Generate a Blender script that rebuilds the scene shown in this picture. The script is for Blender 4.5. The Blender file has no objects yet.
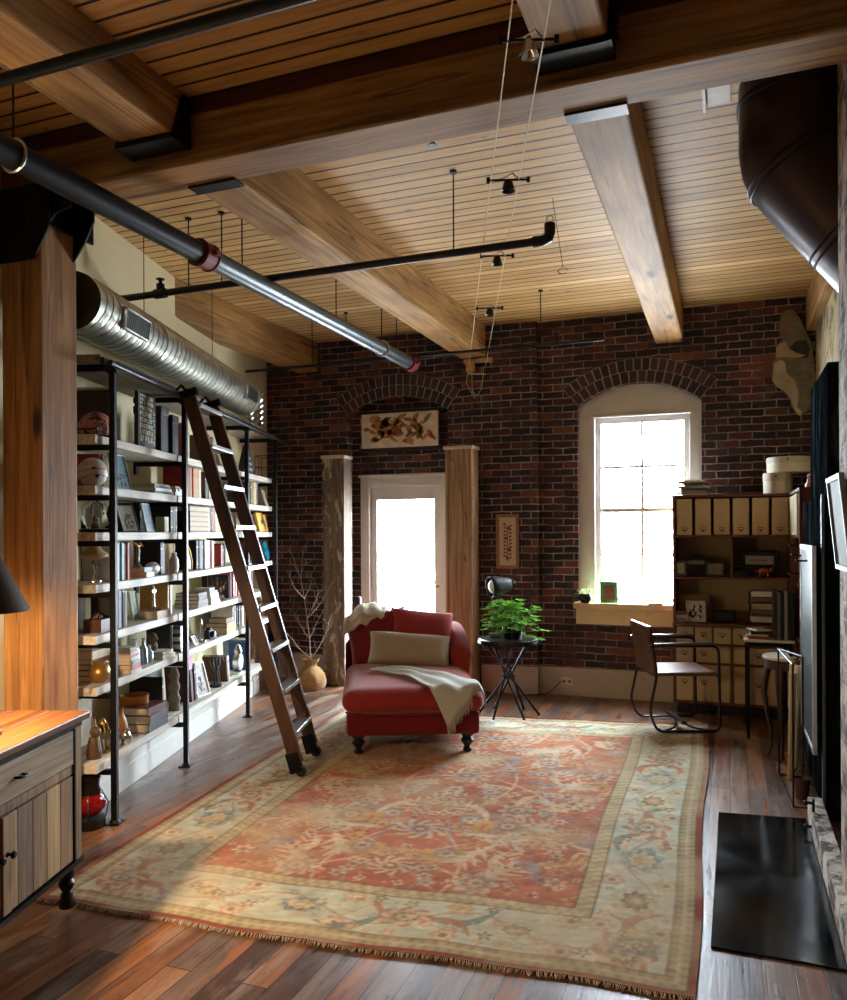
import bpy, bmesh, math, random
import numpy as np
from mathutils import Vector, Matrix
PI = math.pi
RD = math.radians
rng = random.Random(7)
scene = bpy.context.scene
COL = scene.collection

# ------------------------------------------------------------------ colour / materials
def lin(c):
    return tuple(((v / 255) / 12.92 if v / 255 <= 0.04045 else ((v / 255 + 0.055) / 1.055) ** 2.4) for v in c)

class NT:
    """tiny node-tree helper"""
    def __init__(s, name):
        s.m = bpy.data.materials.new(name); s.m.use_nodes = True
        s.t = s.m.node_tree; s.n = s.t.nodes; s.p = s.n['Principled BSDF']
    def node(s, typ, **kw):
        nd = s.n.new(typ)
        for k, v in kw.items():
            if k[0] == '_': setattr(nd, k[1:], v)
            else: nd.inputs[k.replace('__', ' ')].default_value = v
        return nd
    def link(s, a, b): s.t.links.new(a, b)
    def ramp(s, src, stops, interp='LINEAR'):
        r = s.n.new('ShaderNodeValToRGB'); r.color_ramp.interpolation = interp
        e = r.color_ramp.elements
        while len(e) < len(stops): e.new(0.5)
        for el, (p, c) in zip(e, stops):
            el.position = p; el.color = (*c, 1)
        s.link(src, r.inputs[0]); return r.outputs[0]
    def coords(s, scale=(1, 1, 1), rot=(0, 0, 0), loc=(0, 0, 0), kind='Object'):
        tc = s.n.new('ShaderNodeTexCoord'); mp = s.n.new('ShaderNodeMapping')
        mp.inputs['Scale'].default_value = scale; mp.inputs['Rotation'].default_value = rot; mp.inputs['Location'].default_value = loc
        s.link(tc.outputs[kind], mp.inputs[0]); return mp.outputs[0]
    def noise(s, vec, scale=5, detail=4, rough=.55, dist=0):
        n = s.n.new('ShaderNodeTexNoise'); n.inputs['Scale'].default_value = scale; n.inputs['Detail'].default_value = detail
        n.inputs['Roughness'].default_value = rough; n.inputs['Distortion'].default_value = dist
        if vec is not None: s.link(vec, n.inputs['Vector'])
        return n.outputs[0]
    def mix(s, fac, a, b, mode='MIX'):
        m = s.n.new('ShaderNodeMix'); m.data_type = 'RGBA'; m.blend_type = mode
        for i, v in ((0, fac), (6, a), (7, b)):
            if hasattr(v, 'is_output'): s.link(v, m.inputs[i])
            else: m.inputs[i].default_value = v if i == 0 else (*v, 1)
        return m.outputs[2]
    def math(s, op, a, b=0.0):
        m = s.n.new('ShaderNodeMath'); m.operation = op
        for i, v in ((0, a), (1, b)):
            if hasattr(v, 'is_output'): s.link(v, m.inputs[i])
            else: m.inputs[i].default_value = v
        return m.outputs[0]
    def color(s, c):
        if hasattr(c, 'is_output'): s.link(c, s.p.inputs['Base Color'])
        else: s.p.inputs['Base Color'].default_value = (*c, 1)
    def rough(s, r):
        if hasattr(r, 'is_output'): s.link(r, s.p.inputs['Roughness'])
        else: s.p.inputs['Roughness'].default_value = r
    def bump(s, h, strength=.3, dist=.01):
        b = s.n.new('ShaderNodeBump'); b.inputs['Strength'].default_value = strength; b.inputs['Distance'].default_value = dist
        s.link(h, b.inputs['Height']); s.link(b.outputs[0], s.p.inputs['Normal'])

_cache = {}
def flat(name, c, rough=.6, metal=0., var=.12, vs=18, bump=0., spec=None):
    """plain coloured surface with slight noise variation"""
    key = (name, c, rough, metal, var)
    if key in _cache: return _cache[key]
    t = NT(name); L = lin(c)
    if var > 0:
        n = t.noise(t.coords(), vs, 4)
        t.color(t.ramp(n, [(.3, tuple(v * (1 - var) for v in L)), (.7, tuple(min(1, v * (1 + var)) for v in L))]))
        if bump: t.bump(n, bump, .004)
    else: t.color(L)
    t.rough(rough); t.p.inputs['Metallic'].default_value = metal
    if spec is not None: t.p.inputs['Specular IOR Level'].default_value = spec
    _cache[key] = t.m; return t.m

def wood(name, dark, light, axis='x', rough=.6, grain=1.0, stain=None, bump=.25, knots=True):
    t = NT(name)
    sc = {'x': (1.2, 22, 22), 'y': (22, 1.2, 22), 'z': (22, 22, 1.2)}[axis]
    sc = tuple(v * grain for v in sc)
    v = t.coords(sc)
    g = t.noise(v, 1.6, 7, .6, .7)
    c = t.ramp(g, [(.28, lin(dark)), (.72, lin(light))])
    fs = {'x': (.7, 3, 3), 'y': (3, .7, 3), 'z': (3, 3, .7)}[axis]
    b = t.noise(t.coords(fs), 1.7, 3)
    c = t.mix(t.math('MULTIPLY', t.ramp(b, [(.4, (0, 0, 0)), (.65, (1, 1, 1))]), .55), c, lin(stain or tuple(x * .72 for x in dark)))
    if knots:
        ks = {'x': (1.1, 3.2, 3.2), 'y': (3.2, 1.1, 3.2), 'z': (3.2, 3.2, 1.1)}[axis]
        vo = t.n.new('ShaderNodeTexVoronoi'); vo.inputs['Scale'].default_value = 1.0
        t.link(t.coords(ks), vo.inputs['Vector'])
        c = t.mix(t.ramp(vo.outputs['Distance'], [(.05, (1, 1, 1)), (.12, (0, 0, 0))]), c, lin(tuple(x * .4 for x in dark)))
    # long drying cracks
    cs = {'x': (.35, 11, 11), 'y': (11, .35, 11), 'z': (11, 11, .35)}[axis]
    cr = t.noise(t.coords(cs, loc=(3, 5, 2)), 1.3, 2, .4, .4)
    crm = t.ramp(cr, [(.60, (0, 0, 0)), (.615, (1, 1, 1)), (.625, (1, 1, 1)), (.64, (0, 0, 0))])
    c = t.mix(t.math('MULTIPLY', crm, .6), c, lin(tuple(x * .3 for x in dark)))
    t.color(c); t.rough(rough)
    t.bump(g, bump, .006)
    return t.m

def brick_mat(name, plane='xz', paint=None, scale=1.0, cols=None, mortar=(166, 154, 154)):
    t = NT(name)
    tc = t.n.new('ShaderNodeTexCoord'); sp = t.n.new('ShaderNodeSeparateXYZ'); cb = t.n.new('ShaderNodeCombineXYZ')
    t.link(tc.outputs['Object'], sp.inputs[0])
    wob = t.noise(t.coords(), 2.2, 3); wf = t.noise(t.coords(loc=(9, 4, 2)), 14, 3, .6)
    t.link(t.math('ADD', sp.outputs[0 if plane == 'xz' else 1], t.math('MULTIPLY', t.math('SUBTRACT', wf, .5), .022)), cb.inputs[0])
    zz = t.math('ADD', sp.outputs[2], t.math('ADD', t.math('MULTIPLY', t.math('SUBTRACT', wob, .5), .03), t.math('MULTIPLY', t.math('SUBTRACT', wf, .5), .016)))
    t.link(zz, cb.inputs[1])
    b = t.n.new('ShaderNodeTexBrick'); b.offset = .5; b.squash = 1
    b.inputs['Color1'].default_value = (0, 0, 0, 1); b.inputs['Color2'].default_value = (1, 1, 1, 1)
    b.inputs['Mortar'].default_value = (0, 0, 0, 1)
    b.inputs['Scale'].default_value = 1; b.inputs['Brick Width'].default_value = .195; b.inputs['Row Height'].default_value = .067
    b.inputs['Mortar Size'].default_value = .0062; b.inputs['Mortar Smooth'].default_value = .35; b.inputs['Bias'].default_value = 0
    t.link(cb.outputs[0], b.inputs[0])
    cols = cols or [(0, (36, 32, 42)), (.2, (52, 37, 44)), (.36, (78, 44, 46)), (.48, (42, 34, 43)), (.62, (92, 50, 48)), (.74, (58, 41, 47)), (.86, (108, 58, 50)), (1, (136, 74, 58))]
    big = t.noise(t.coords(), .9, 2)
    sel = t.math('ADD', b.outputs['Color'], t.math('MULTIPLY', t.math('SUBTRACT', big, .5), .55))
    c = t.ramp(sel, [(p, lin(x)) for p, x in cols])
    fine = t.noise(t.coords(), 38, 5, .65)
    c = t.mix(.55, c, t.ramp(fine, [(.3, (.35, .33, .33)), (.7, (1, 1, 1))]), 'MULTIPLY')
    eff = t.ramp(t.noise(t.coords(), 6, 5, .7), [(.55, (0, 0, 0)), (.8, (1, 1, 1))])
    c = t.mix(t.math('MULTIPLY', eff, .35), c, lin((134, 122, 122)))
    mc = t.mix(t.ramp(t.noise(t.coords(), 5, 4), [(.35, (0, 0, 0)), (.65, (1, 1, 1))]), lin(mortar), lin(tuple(x * .55 for x in mortar)))
    c = t.mix(b.outputs['Fac'], c, mc)
    if paint:
        pm = t.ramp(t.noise(t.coords(), 7, 6, .7), [(.42, (0, 0, 0)), (.56, (1, 1, 1))])
        c = t.mix(t.math('MULTIPLY', pm, paint[1]), c, lin(paint[0]))
    t.color(c); t.rough(.82)
    h = t.math('SUBTRACT', t.math('MULTIPLY', fine, .35), b.outputs['Fac'])
    t.bump(h, .75, .012)
    return t.m

# ------------------------------------------------------------------ mesh builder
class B:
    def __init__(s): s.bm = bmesh.new(); s.mi = 0
    def m(s, i): s.mi = i; return s
    def _f(s, vs):
        try:
            f = s.bm.faces.new(vs); f.material_index = s.mi; return f
        except ValueError: return None
    def bx(s, x0, x1, y0, y1, z0, z1, M=None):
        v = [Vector((x, y, z)) for x in (x0, x1) for y in (y0, y1) for z in (z0, z1)]
        if M is not None: v = [M @ p for p in v]
        v = [s.bm.verts.new(p) for p in v]
        for q in ((0, 1, 3, 2), (4, 6, 7, 5), (0, 4, 5, 1), (2, 3, 7, 6), (0, 2, 6, 4), (1, 5, 7, 3)): s._f([v[i] for i in q])
        return s
    def ring(s, c, n, r, k=12, ref=None, ry=None):
        n = Vector(n).normalized()
        a = ref if ref is not None else (Vector((0, 0, 1)) if abs(n.z) < .9 else Vector((1, 0, 0)))
        x = a.cross(n)
        if x.length < 1e-6: x = Vector((0, 1, 0)).cross(n)
        x.normalize(); y = n.cross(x)
        ry = r if ry is None else ry
        return [s.bm.verts.new(Vector(c) + x * (r * math.cos(2 * PI * i / k)) + y * (ry * math.sin(2 * PI * i / k))) for i in range(k)]
    def skin(s, rings, cap=True, closed=False):
        k = len(rings[0])
        for a, b in zip(rings[:-1], rings[1:]):
            for i in range(k): s._f([a[i], a[(i + 1) % k], b[(i + 1) % k], b[i]])
        if closed:
            a, b = rings[-1], rings[0]
            for i in range(k): s._f([a[i], a[(i + 1) % k], b[(i + 1) % k], b[i]])
        elif cap:
            s._f(rings[0][::-1]); s._f(rings[-1])
        return s
    def cyl(s, p0, p1, r, r2=None, k=12):
        p0, p1 = Vector(p0), Vector(p1); d = p1 - p0
        return s.skin([s.ring(p0, d, r, k), s.ring(p1, d, r if r2 is None else r2, k)])
    def tube(s, pts, r, k=8, closed=False):
        pts = [Vector(p) for p in pts]; n = len(pts); rings = []
        up = Vector((.013, .02, 1)).normalized()
        for i, p in enumerate(pts):
            a = pts[(i - 1) % n] if (i or closed) else p; b = pts[(i + 1) % n] if (i < n - 1 or closed) else p
            d = (b - a).normalized()
            if abs(d.dot(up)) > .985: ref = Vector((0, 1, 0))
            else: ref = up
            rr = r[i] if isinstance(r, (list, tuple)) else r
            rings.append((p, d, rr, ref))
        # parallel transport
        out = []; x = None
        for p, d, rr, ref in rings:
            if x is None:
                x = ref.cross(d)
                if x.length < 1e-5: x = Vector((1, 0, 0)).cross(d)
            x = (x - d * x.dot(d))
            if x.length < 1e-6: x = Vector((1, .3, 0)).cross(d)
            x.normalize(); y = d.cross(x)
            out.append([s.bm.verts.new(p + x * (rr * math.cos(2 * PI * j / k)) + y * (rr * math.sin(2 * PI * j / k))) for j in range(k)])
        return s.skin(out, closed=closed)
    def lathe(s, prof, k=20, c=(0, 0, 0), cap=True):
        c = Vector(c); rings = []
        for r, z in prof:
            rings.append([s.bm.verts.new(c + Vector((r * math.cos(2 * PI * i / k), r * math.sin(2 * PI * i / k), z))) for i in range(k)])
        return s.skin(rings, cap=cap)
    def sph(s, c, r, k=16, j=10, sc=(1, 1, 1)):
        c = Vector(c); rings = []
        for a in range(1, j):
            th = PI * a / j
            rings.append([s.bm.verts.new(c + Vector((r * sc[0] * math.sin(th) * math.cos(2 * PI * i / k), r * sc[1] * math.sin(th) * math.sin(2 * PI * i / k), -r * sc[2] * math.cos(th)))) for i in range(k)])
        s.skin(rings, cap=False)
        lo = s.bm.verts.new(c - Vector((0, 0, r * sc[2]))); hi = s.bm.verts.new(c + Vector((0, 0, r * sc[2])))
        for i in range(k):
            s._f([rings[0][(i + 1) % k], rings[0][i], lo]); s._f([rings[-1][i], rings[-1][(i + 1) % k], hi])
        return s
    def prism(s, pts, a, b, axis='y', M=None):
        """polygon pts (2d) extruded along axis from a to b"""
        def P(u, v, w):
            p = {'y': Vector((u, w, v)), 'x': Vector((w, u, v)), 'z': Vector((u, v, w))}[axis]
            return M @ p if M is not None else p
        A = [s.bm.verts.new(P(u, v, a)) for u, v in pts]; Bv = [s.bm.verts.new(P(u, v, b)) for u, v in pts]
        s._f(A); s._f(Bv[::-1]); n = len(pts)
        for i in range(n): s._f([A[i], Bv[i], Bv[(i + 1) % n], A[(i + 1) % n]])
        return s
    def grid(s, f, nu, nv, thick=0.):
        P = [[Vector(f(i / nu, j / nv)) for j in range(nv + 1)] for i in range(nu + 1)]
        V = [[s.bm.verts.new(p) for p in r] for r in P]
        for i in range(nu):
            for j in range(nv): s._f([V[i][j], V[i + 1][j], V[i + 1][j + 1], V[i][j + 1]])
        return V
    def pillow(s, c, w, d, h, M=None, k=14, p=4, q=.55):
        """cushion: width w (x), depth d (y), thickness h (z), pinched seam"""
        c = Vector(c)
        def f(sgn):
            def g(u, v):
                x, y = 2 * u - 1, 2 * v - 1
                e = max(0, (1 - abs(x) ** p)) ** q * max(0, (1 - abs(y) ** p)) ** q
                pin = 1 - .035 * (1 - abs(y)) * 0 - .03 * (x * x) * (1 - y * y) * 0
                q3 = Vector((w / 2 * x * (1 - .05 * (1 - y * y) * abs(x)), d / 2 * y * (1 - .05 * (1 - x * x) * abs(y)), sgn * h / 2 * e))
                q3 = c + q3
                return M @ q3 if M is not None else q3
            return g
        a = s.grid(f(1), k, k); b = s.grid(f(-1), k, k)
        return s
    def out(s, name, mat, parent=None, loc=(0, 0, 0), rotz=0., smooth=False, bevel=0., seg=2, subd=0, merge=False, solid=0., auto=None):
        if merge: bmesh.ops.remove_doubles(s.bm, verts=s.bm.verts, dist=1e-5)
        bmesh.ops.recalc_face_normals(s.bm, faces=s.bm.faces)
        me = bpy.data.meshes.new(name); s.bm.to_mesh(me); s.bm.free()
        for mm in (mat if isinstance(mat, (list, tuple)) else [mat]): me.materials.append(mm)
        if smooth:
            me.polygons.foreach_set('use_smooth', [True] * len(me.polygons))
            if auto is None: auto = 40
            try: me.set_sharp_from_angle(angle=RD(auto))
            except Exception: pass
        o = bpy.data.objects.new(name, me); COL.objects.link(o)
        o.location = loc; o.rotation_euler = (0, 0, rotz)
        if parent is not None: o.parent = parent
        if bevel:
            md = o.modifiers.new('Bevel', 'BEVEL'); md.width = bevel; md.segments = seg; md.limit_method = 'ANGLE'; md.angle_limit = RD(40)
        if subd:
            md = o.modifiers.new('Subdivision', 'SUBSURF'); md.levels = subd; md.render_levels = subd
        if solid:
            md = o.modifiers.new('Solidify', 'SOLIDIFY'); md.thickness = solid; md.offset = 0
        return o

def T(name, label, cat, loc=(0, 0, 0), rotz=0., group=None):
    o = bpy.data.objects.new(name, None); COL.objects.link(o); o.empty_display_size = .05
    o.location = loc; o.rotation_euler = (0, 0, rotz); o['label'] = label; o['category'] = cat
    if group: o['group'] = group
    return o
def tag(o, label, cat, group=None, kind=None):
    o['label'] = label; o['category'] = cat
    if group: o['group'] = group
    if kind: o['kind'] = kind
    return o
def struct(o, label=None, cat=None):
    o['kind'] = 'structure'
    if label: o['label'] = label
    if cat: o['category'] = cat
    return o
def copy_tree(o, parent=None):
    c = o.copy(); COL.objects.link(c)
    if parent is not None: c.parent = parent
    for ch in list(o.children): copy_tree(ch, c)
    return c

# ------------------------------------------------------------------ common materials
M = {}
M['brick'] = brick_mat('old dark red brick')
M['brick_side'] = brick_mat('brick on side wall', 'yz', paint=((190, 178, 160), .8), mortar=(150, 142, 128))
M['brick_low'] = brick_mat('whitewashed brick', 'yz', paint=((205, 200, 190), 1.0), mortar=(150, 145, 138))
M['cream_wall'] = flat('cream painted wall', (230, 218, 178), .85, var=.05, vs=3)
M['white_trim'] = flat('off white painted trim', (200, 195, 190), .5, var=.06, vs=6)
M['base_trim'] = flat('cream baseboard paint', (188, 174, 156), .5, var=.08, vs=5)
M['beam_y'] = wood('sawn pine beam', (146, 102, 52), (214, 170, 106), 'y', .62, stain=(96, 60, 28))
M['beam_x'] = wood('sawn pine girder', (112, 74, 34), (188, 142, 80), 'x', .62, stain=(80, 48, 24))
M['redwood'] = wood('reddish filler board', (64, 24, 14), (96, 44, 26), 'x', .6)
M['column'] = wood('rough pine column', (118, 72, 34), (204, 152, 92), 'z', .6, stain=(104, 58, 24), grain=.8, bump=.5)
M['black_steel'] = flat('black painted steel', (17, 17, 19), .42, .6, var=.2)
M['dark_steel'] = flat('dark oiled steel', (42, 40, 40), .38, .8, var=.25)
M['silver'] = flat('brushed aluminium', (205, 205, 203), .3, 1., var=.08)
M['chrome'] = flat('chrome', (210, 210, 212), .12, 1., var=0)
M['black'] = flat('matt black', (14, 14, 15), .55, var=.15)
M['red_paint'] = flat('red painted coupling', (120, 26, 20), .5, var=.15)
M['brass'] = flat('aged brass', (150, 112, 52), .35, .9, var=.2)
M['white'] = flat('white paper', (232, 230, 222), .7, var=.04)
M['pages'] = flat('book pages', (214, 204, 182), .8, var=.08, vs=60)

# frame of the shelf wall: x runs away from the camera along the shelves, y towards the wall
SH0 = Vector((-3.075, 3.379, 0)); SHX = Vector((-.2924, .9563, 0)); SHY = Vector((-.9563, -.2924, 0))
SHR = math.atan2(.9563, -.2924)
def SP(s, d, z): return SH0 + SHX * s + SHY * d + Vector((0, 0, z))
def SU(u, d):
    k = (u - 423.5) / 795
    return (4.257 * k + 1.662 + .997 * d) / (.0693 - .998 * k)
SHM = Matrix.Translation(SH0) @ Matrix.Rotation(SHR, 4, 'Z')
# ================================================================== THE ROOM
ZC = 3.555                       # ceiling height
YB, YL, YR = 7.80, 7.44, 7.52    # outer face, wall plane left of the pilaster, right of it
XS = -1.70                       # where the wall steps back

# ---- floor
def floor_mat():
    t = NT('reclaimed plank floor')
    tc = t.n.new('ShaderNodeTexCoord'); mp = t.n.new('ShaderNodeMapping'); mp.inputs['Rotation'].default_value = (0, 0, RD(90))
    t.link(tc.outputs['Object'], mp.inputs[0])
    b = t.n.new('ShaderNodeTexBrick'); b.offset = .37; b.offset_frequency = 3
    b.inputs['Color1'].default_value = (0, 0, 0, 1); b.inputs['Color2'].default_value = (1, 1, 1, 1); b.inputs['Mortar'].default_value = (0, 0, 0, 1)
    b.inputs['Scale'].default_value = 1; b.inputs['Brick Width'].default_value = 1.7; b.inputs['Row Height'].default_value = .105
    b.inputs['Mortar Size'].default_value = .0022; b.inputs['Mortar Smooth'].default_value = .1
    t.link(mp.outputs[0], b.inputs[0])
    c = t.ramp(b.outputs['Color'], [(0, lin((66, 42, 32))), (.16, lin((108, 72, 52))), (.3, lin((144, 92, 56))), (.42, lin((86, 60, 48))), (.55, lin((134, 112, 98))), (.68, lin((104, 66, 48))), (.8, lin((170, 108, 56))), (.9, lin((126, 106, 94))), (1, lin((82, 52, 38)))])
    g = t.noise(t.coords((26, 1.6, 1)), 1.5, 7, .62, .6)
    c = t.mix(.8, c, t.ramp(g, [(.25, (.22, .2, .19)), (.5, (.8, .78, .76)), (.75, (1.4, 1.36, 1.3))]), 'MULTIPLY')
    worn = t.ramp(t.noise(t.coords((5, 1.1, 1)), 1.6, 6, .7, .3), [(.5, (0, 0, 0)), (.66, (1, 1, 1))])
    c = t.mix(t.math('MULTIPLY', worn, .65), c, lin((150, 134, 122)))
    org = t.ramp(t.noise(t.coords((8, .9, 1), loc=(1, 8, 0)), 1.4, 3, .5), [(.62, (0, 0, 0)), (.66, (1, 1, 1))])
    c = t.mix(t.math('MULTIPLY', org, .6), c, lin((176, 104, 44)))
    dk = t.ramp(t.noise(t.coords((9, 2.4, 1), loc=(7, 3, 0)), 2.2, 5, .7), [(.56, (0, 0, 0)), (.66, (1, 1, 1))])
    c = t.mix(t.math('MULTIPLY', dk, .7), c, lin((38, 22, 18)))
    c = t.mix(b.outputs['Fac'], c, lin((20, 12, 9)))
    t.color(c)
    t.rough(t.ramp(g, [(.3, (.26,) * 3), (.75, (.48,) * 3)]))
    t.bump(t.math('SUBTRACT', g, t.math('MULTIPLY', b.outputs['Fac'], 1.2)), .22, .005)
    return t.m
b = B(); b.bx(-5.6, 3.2, -3.6, YB, -.12, 0)
struct(b.out('floor', floor_mat()), 'reclaimed mixed brown plank floor', 'floor')

# ---- ceiling (boards run left to right)
def ceil_mat():
    t = NT('pine board ceiling')
    tc = t.n.new('ShaderNodeTexCoord'); mp = t.n.new('ShaderNodeMapping'); mp.inputs['Location'].default_value = (25, 0, 0)
    t.link(tc.outputs['Object'], mp.inputs[0])
    b = t.n.new('ShaderNodeTexBrick'); b.offset = 0; b.offset_frequency = 2
    b.inputs['Color1'].default_value = (0, 0, 0, 1); b.inputs['Color2'].default_value = (1, 1, 1, 1); b.inputs['Mortar'].default_value = (0, 0, 0, 1)
    b.inputs['Scale'].default_value = 1; b.inputs['Brick Width'].default_value = 60; b.inputs['Row Height'].default_value = .098
    b.inputs['Mortar Size'].default_value = .008; b.inputs['Mortar Smooth'].default_value = .2
    t.link(mp.outputs[0], b.inputs[0])
    c = t.ramp(b.outputs['Color'], [(0, lin((184, 140, 80))), (.35, lin((218, 176, 112))), (.7, lin((198, 154, 92))), (1, lin((232, 194, 132)))])
    g = t.noise(t.coords((1.5, 24, 1)), 1.6, 6, .6, .5)
    c = t.mix(.75, c, t.ramp(g, [(.28, (.5, .44, .38)), (.55, (1, 1, 1))]), 'MULTIPLY')
    kn = t.ramp(t.noise(t.coords((4, 9, 1)), 2.5, 3, .5), [(.68, (0, 0, 0)), (.74, (1, 1, 1))])
    c = t.mix(t.math('MULTIPLY', kn, .6), c, lin((92, 54, 28)))
    c = t.mix(b.outputs['Fac'], c, lin((34, 20, 10)))
    t.color(c); t.rough(.55)
    t.bump(t.math('SUBTRACT', t.math('MULTIPLY', g, .3), b.outputs['Fac']), .8, .012)
    return t.m
b = B(); b.bx(-5.6, 3.2, -3.6, YB, ZC, ZC + .15)
struct(b.out('ceiling', ceil_mat()), 'honey coloured narrow board ceiling', 'ceiling')

# ---- back wall built in two planes with arched openings
def strip_wall(x0, x1, z0, z1, yf, yb, holes, n=26):
    """wall slab facing -Y; each hole (hx0, hx1, zbottom, topfunc)"""
    xs = {x0, x1}
    for h in holes:
        for i in range(n + 1): xs.add(h[0] + (h[1] - h[0]) * i / n)
    xs = sorted(xs); b = B()
    q = lambda pts: b._f([b.bm.verts.new(p) for p in pts])
    for a, c in zip(xs[:-1], xs[1:]):
        mid = (a + c) / 2; h = next((h for h in holes if h[0] < mid < h[1]), None)
        segs = [(z0, z0, z1, z1)]
        if h:
            ta, tc_ = h[3](a), h[3](c)
            segs = [(ta, tc_, z1, z1)]
            if h[2] > z0: segs.append((z0, z0, h[2], h[2]))
            q([(a, yf, ta), (c, yf, tc_), (c, yb, tc_), (a, yb, ta)])
            if h[2] > z0: q([(a, yf, h[2]), (c, yf, h[2]), (c, yb, h[2]), (a, yb, h[2])])
        for la, lc, ua, uc in segs:
            q([(a, yf, la), (c, yf, lc), (c, yf, uc), (a, yf, ua)]); q([(a, yb, la), (c, yb, lc), (c, yb, uc), (a, yb, ua)])
    for h in holes:
        for x in (h[0], h[1]): q([(x, yf, h[2]), (x, yb, h[2]), (x, yb, h[3](x)), (x, yf, h[3](x))])
    for x in (x0, x1): q([(x, yf, z0), (x, yb, z0), (x, yb, z1), (x, yf, z1)])
    q([(x0, yf, z1), (x1, yf, z1), (x1, yb, z1), (x0, yb, z1)])
    return b
def arc(xa, xb, zs, rise):
    w = (xb - xa) / 2; R = (w * w + rise * rise) / (2 * rise); xc = (xa + xb) / 2
    return lambda x: zs + rise - R + math.sqrt(max(0, R * R - (x - xc) ** 2))
WX0, WX1, WZ0 = -1.325, -.222, .86
warc = arc(WX0, WX1, 2.72, .19)
darc = arc(-3.70, -2.585, 2.76, .17)
o = strip_wall(XS, 1.0, 0, ZC, YR, YB, [(WX0, WX1, WZ0, warc)]).out('wall_back', M['brick'])
struct(o, 'dark red brick wall around the tall arched window', 'wall')
o = strip_wall(-5.6, XS, 0, ZC, YL, YL + .13, [(-3.70, -2.585, 0, darc)]).out('wall_back', M['brick'])
struct(o, 'dark red brick wall around the recessed glazed door', 'wall')
o = strip_wall(-5.6, XS, 0, ZC, YL + .13, YB, [(-3.59, -2.62, 0, lambda x: 2.12)]).out('wall_back', M['brick'])
struct(o, 'brick back of the shallow door recess', 'wall')

# voussoir arches
def arch_bricks(xa, xb, zs, rise, yf, rows, name, lab):
    w = (xb - xa) / 2; R = (w * w + rise * rise) / (2 * rise); xc = (xa + xb) / 2; zc = zs + rise - R
    amax = math.asin(w / R) ; b = B(); ms = B()
    for r in range(rows):
        r0 = R + .004 + r * .112; r1 = r0 + .106
        A = amax - .01 + r * .01
        n = int(2 * A * r0 / .07)
        ms.prism([(xc + (r0 - .002) * math.sin(-A + 2 * A * q / 24), zc + (r0 - .002) * math.cos(-A + 2 * A * q / 24)) for q in range(25)] + [(xc + (r1 + .004) * math.sin(A - 2 * A * q / 24), zc + (r1 + .004) * math.cos(A - 2 * A * q / 24)) for q in range(25)], yf - .006, yf + .02, 'y')
        for i in range(n):
            gp_ = .006 / r0; a0 = -A + 2 * A * i / n + gp_; a1 = -A + 2 * A * (i + 1) / n - gp_
            jig = rng.uniform(-.004, .004)
            pts = [(xc + q * math.sin(a), zc + q * math.cos(a)) for q, a in ((r0, a0), (r1, a0), (r1, a1), (r0, a1))]
            b.prism(pts, yf - .012 + jig, yf + .06, 'y')
    o = b.out(name, M['arch'], bevel=.004, seg=1); ms.out('mortar_bed', flat('pale mortar', (150, 140, 138), .9, var=.2), o)
    return struct(o, lab, 'brick arch')
def arch_mat():
    t = NT('arch bricks'); g = t.n.new('ShaderNodeNewGeometry')
    c = t.ramp(g.outputs['Random Per Island'], [(0, lin((44, 38, 46))), (.4, lin((66, 50, 54))), (.7, lin((88, 56, 54))), (1, lin((56, 46, 56)))])
    c = t.mix(.5, c, t.ramp(t.noise(t.coords(), 40, 4), [(.3, (.4,) * 3), (.7, (1,) * 3)]), 'MULTIPLY')
    t.color(c); t.rough(.8); t.bump(t.noise(t.coords(), 60, 4), .5, .004); return t.m
M['arch'] = arch_mat()
arch_bricks(WX0, WX1, 2.72, .19, YR, 2, 'trim_1', 'two course brick arch over the tall window')
arch_bricks(-3.70, -2.585, 2.76, .17, YL, 2, 'trim_2', 'two course brick arch over the recessed door')

# ---- left wall (runs at an angle), rear and right walls behind the camera
def wall_quad(name, p0, p1, z0, z1, th, mat, lab, z0b=None):
    p0 = Vector((*p0, 0)); p1 = Vector((*p1, 0)); d = (p1 - p0); L = d.length; a = math.atan2(d.y, d.x)
    b = B(); b.bx(0, L, 0, th, z0, z1)
    return struct(b.out(name, mat, loc=p0, rotz=a), lab, 'wall')
wl = lambda Y: -4.667 + .27 * (7.44 - Y)
wall_quad('wall_left', (wl(-3.6), -3.6), (wl(7.46), 7.46), 0, ZC, .15, M['cream_wall'], 'cream painted wall behind the bookshelves')
b = B(); b.bx(-2.2, 3.2, -3.75, -3.6, 0, ZC); struct(b.out('wall_rear', M['brick']), 'dark brick rear wall behind the camera', 'wall')  # unseen; dark brick chosen to cut bounce light on the girder
wall_quad('wall_rear', (3.2, 1.3), (.55, 1.3), 0, ZC, .2, M['brick'], 'brick return beside the chimney') if False else None
b = B(); b.bx(3.2, 3.35, -3.6, 1.6, 0, ZC); struct(b.out('wall_right', M['brick_side']), 'brick side wall behind the camera', 'wall')  # unseen as well; brick here also keeps the bounce light low
b = B(); b.bx(.42, 3.35, 1.6, 3.62, 0, ZC)
struct(b.out('wall_right', [M['brick_side']], bevel=.01), 'whitewashed brick chimney pier at the right edge', 'wall')
b = B(); b.bx(.385, .455, 3.05, 4.69, 0, .13); struct(b.out('wall_right', M['brick_low'], bevel=.006), 'low whitewashed brick ledge beside the black hearth slab', 'wall')
b = B(); b.bx(.98, 1.2, 3.6, 7.53, 0, ZC)
def peel():
    t = NT('peeling plaster'); n = t.noise(t.coords(), 3.5, 8, .72, .4)
    c = t.ramp(n, [(.36, lin((92, 92, 82))), (.44, lin((178, 166, 134))), (.56, lin((204, 190, 152))), (.62, lin((120, 100, 74))), (.68, lin((150, 140, 112)))])
    t.color(c); t.rough(.85); t.bump(n, .6, .01); return t.m
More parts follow.
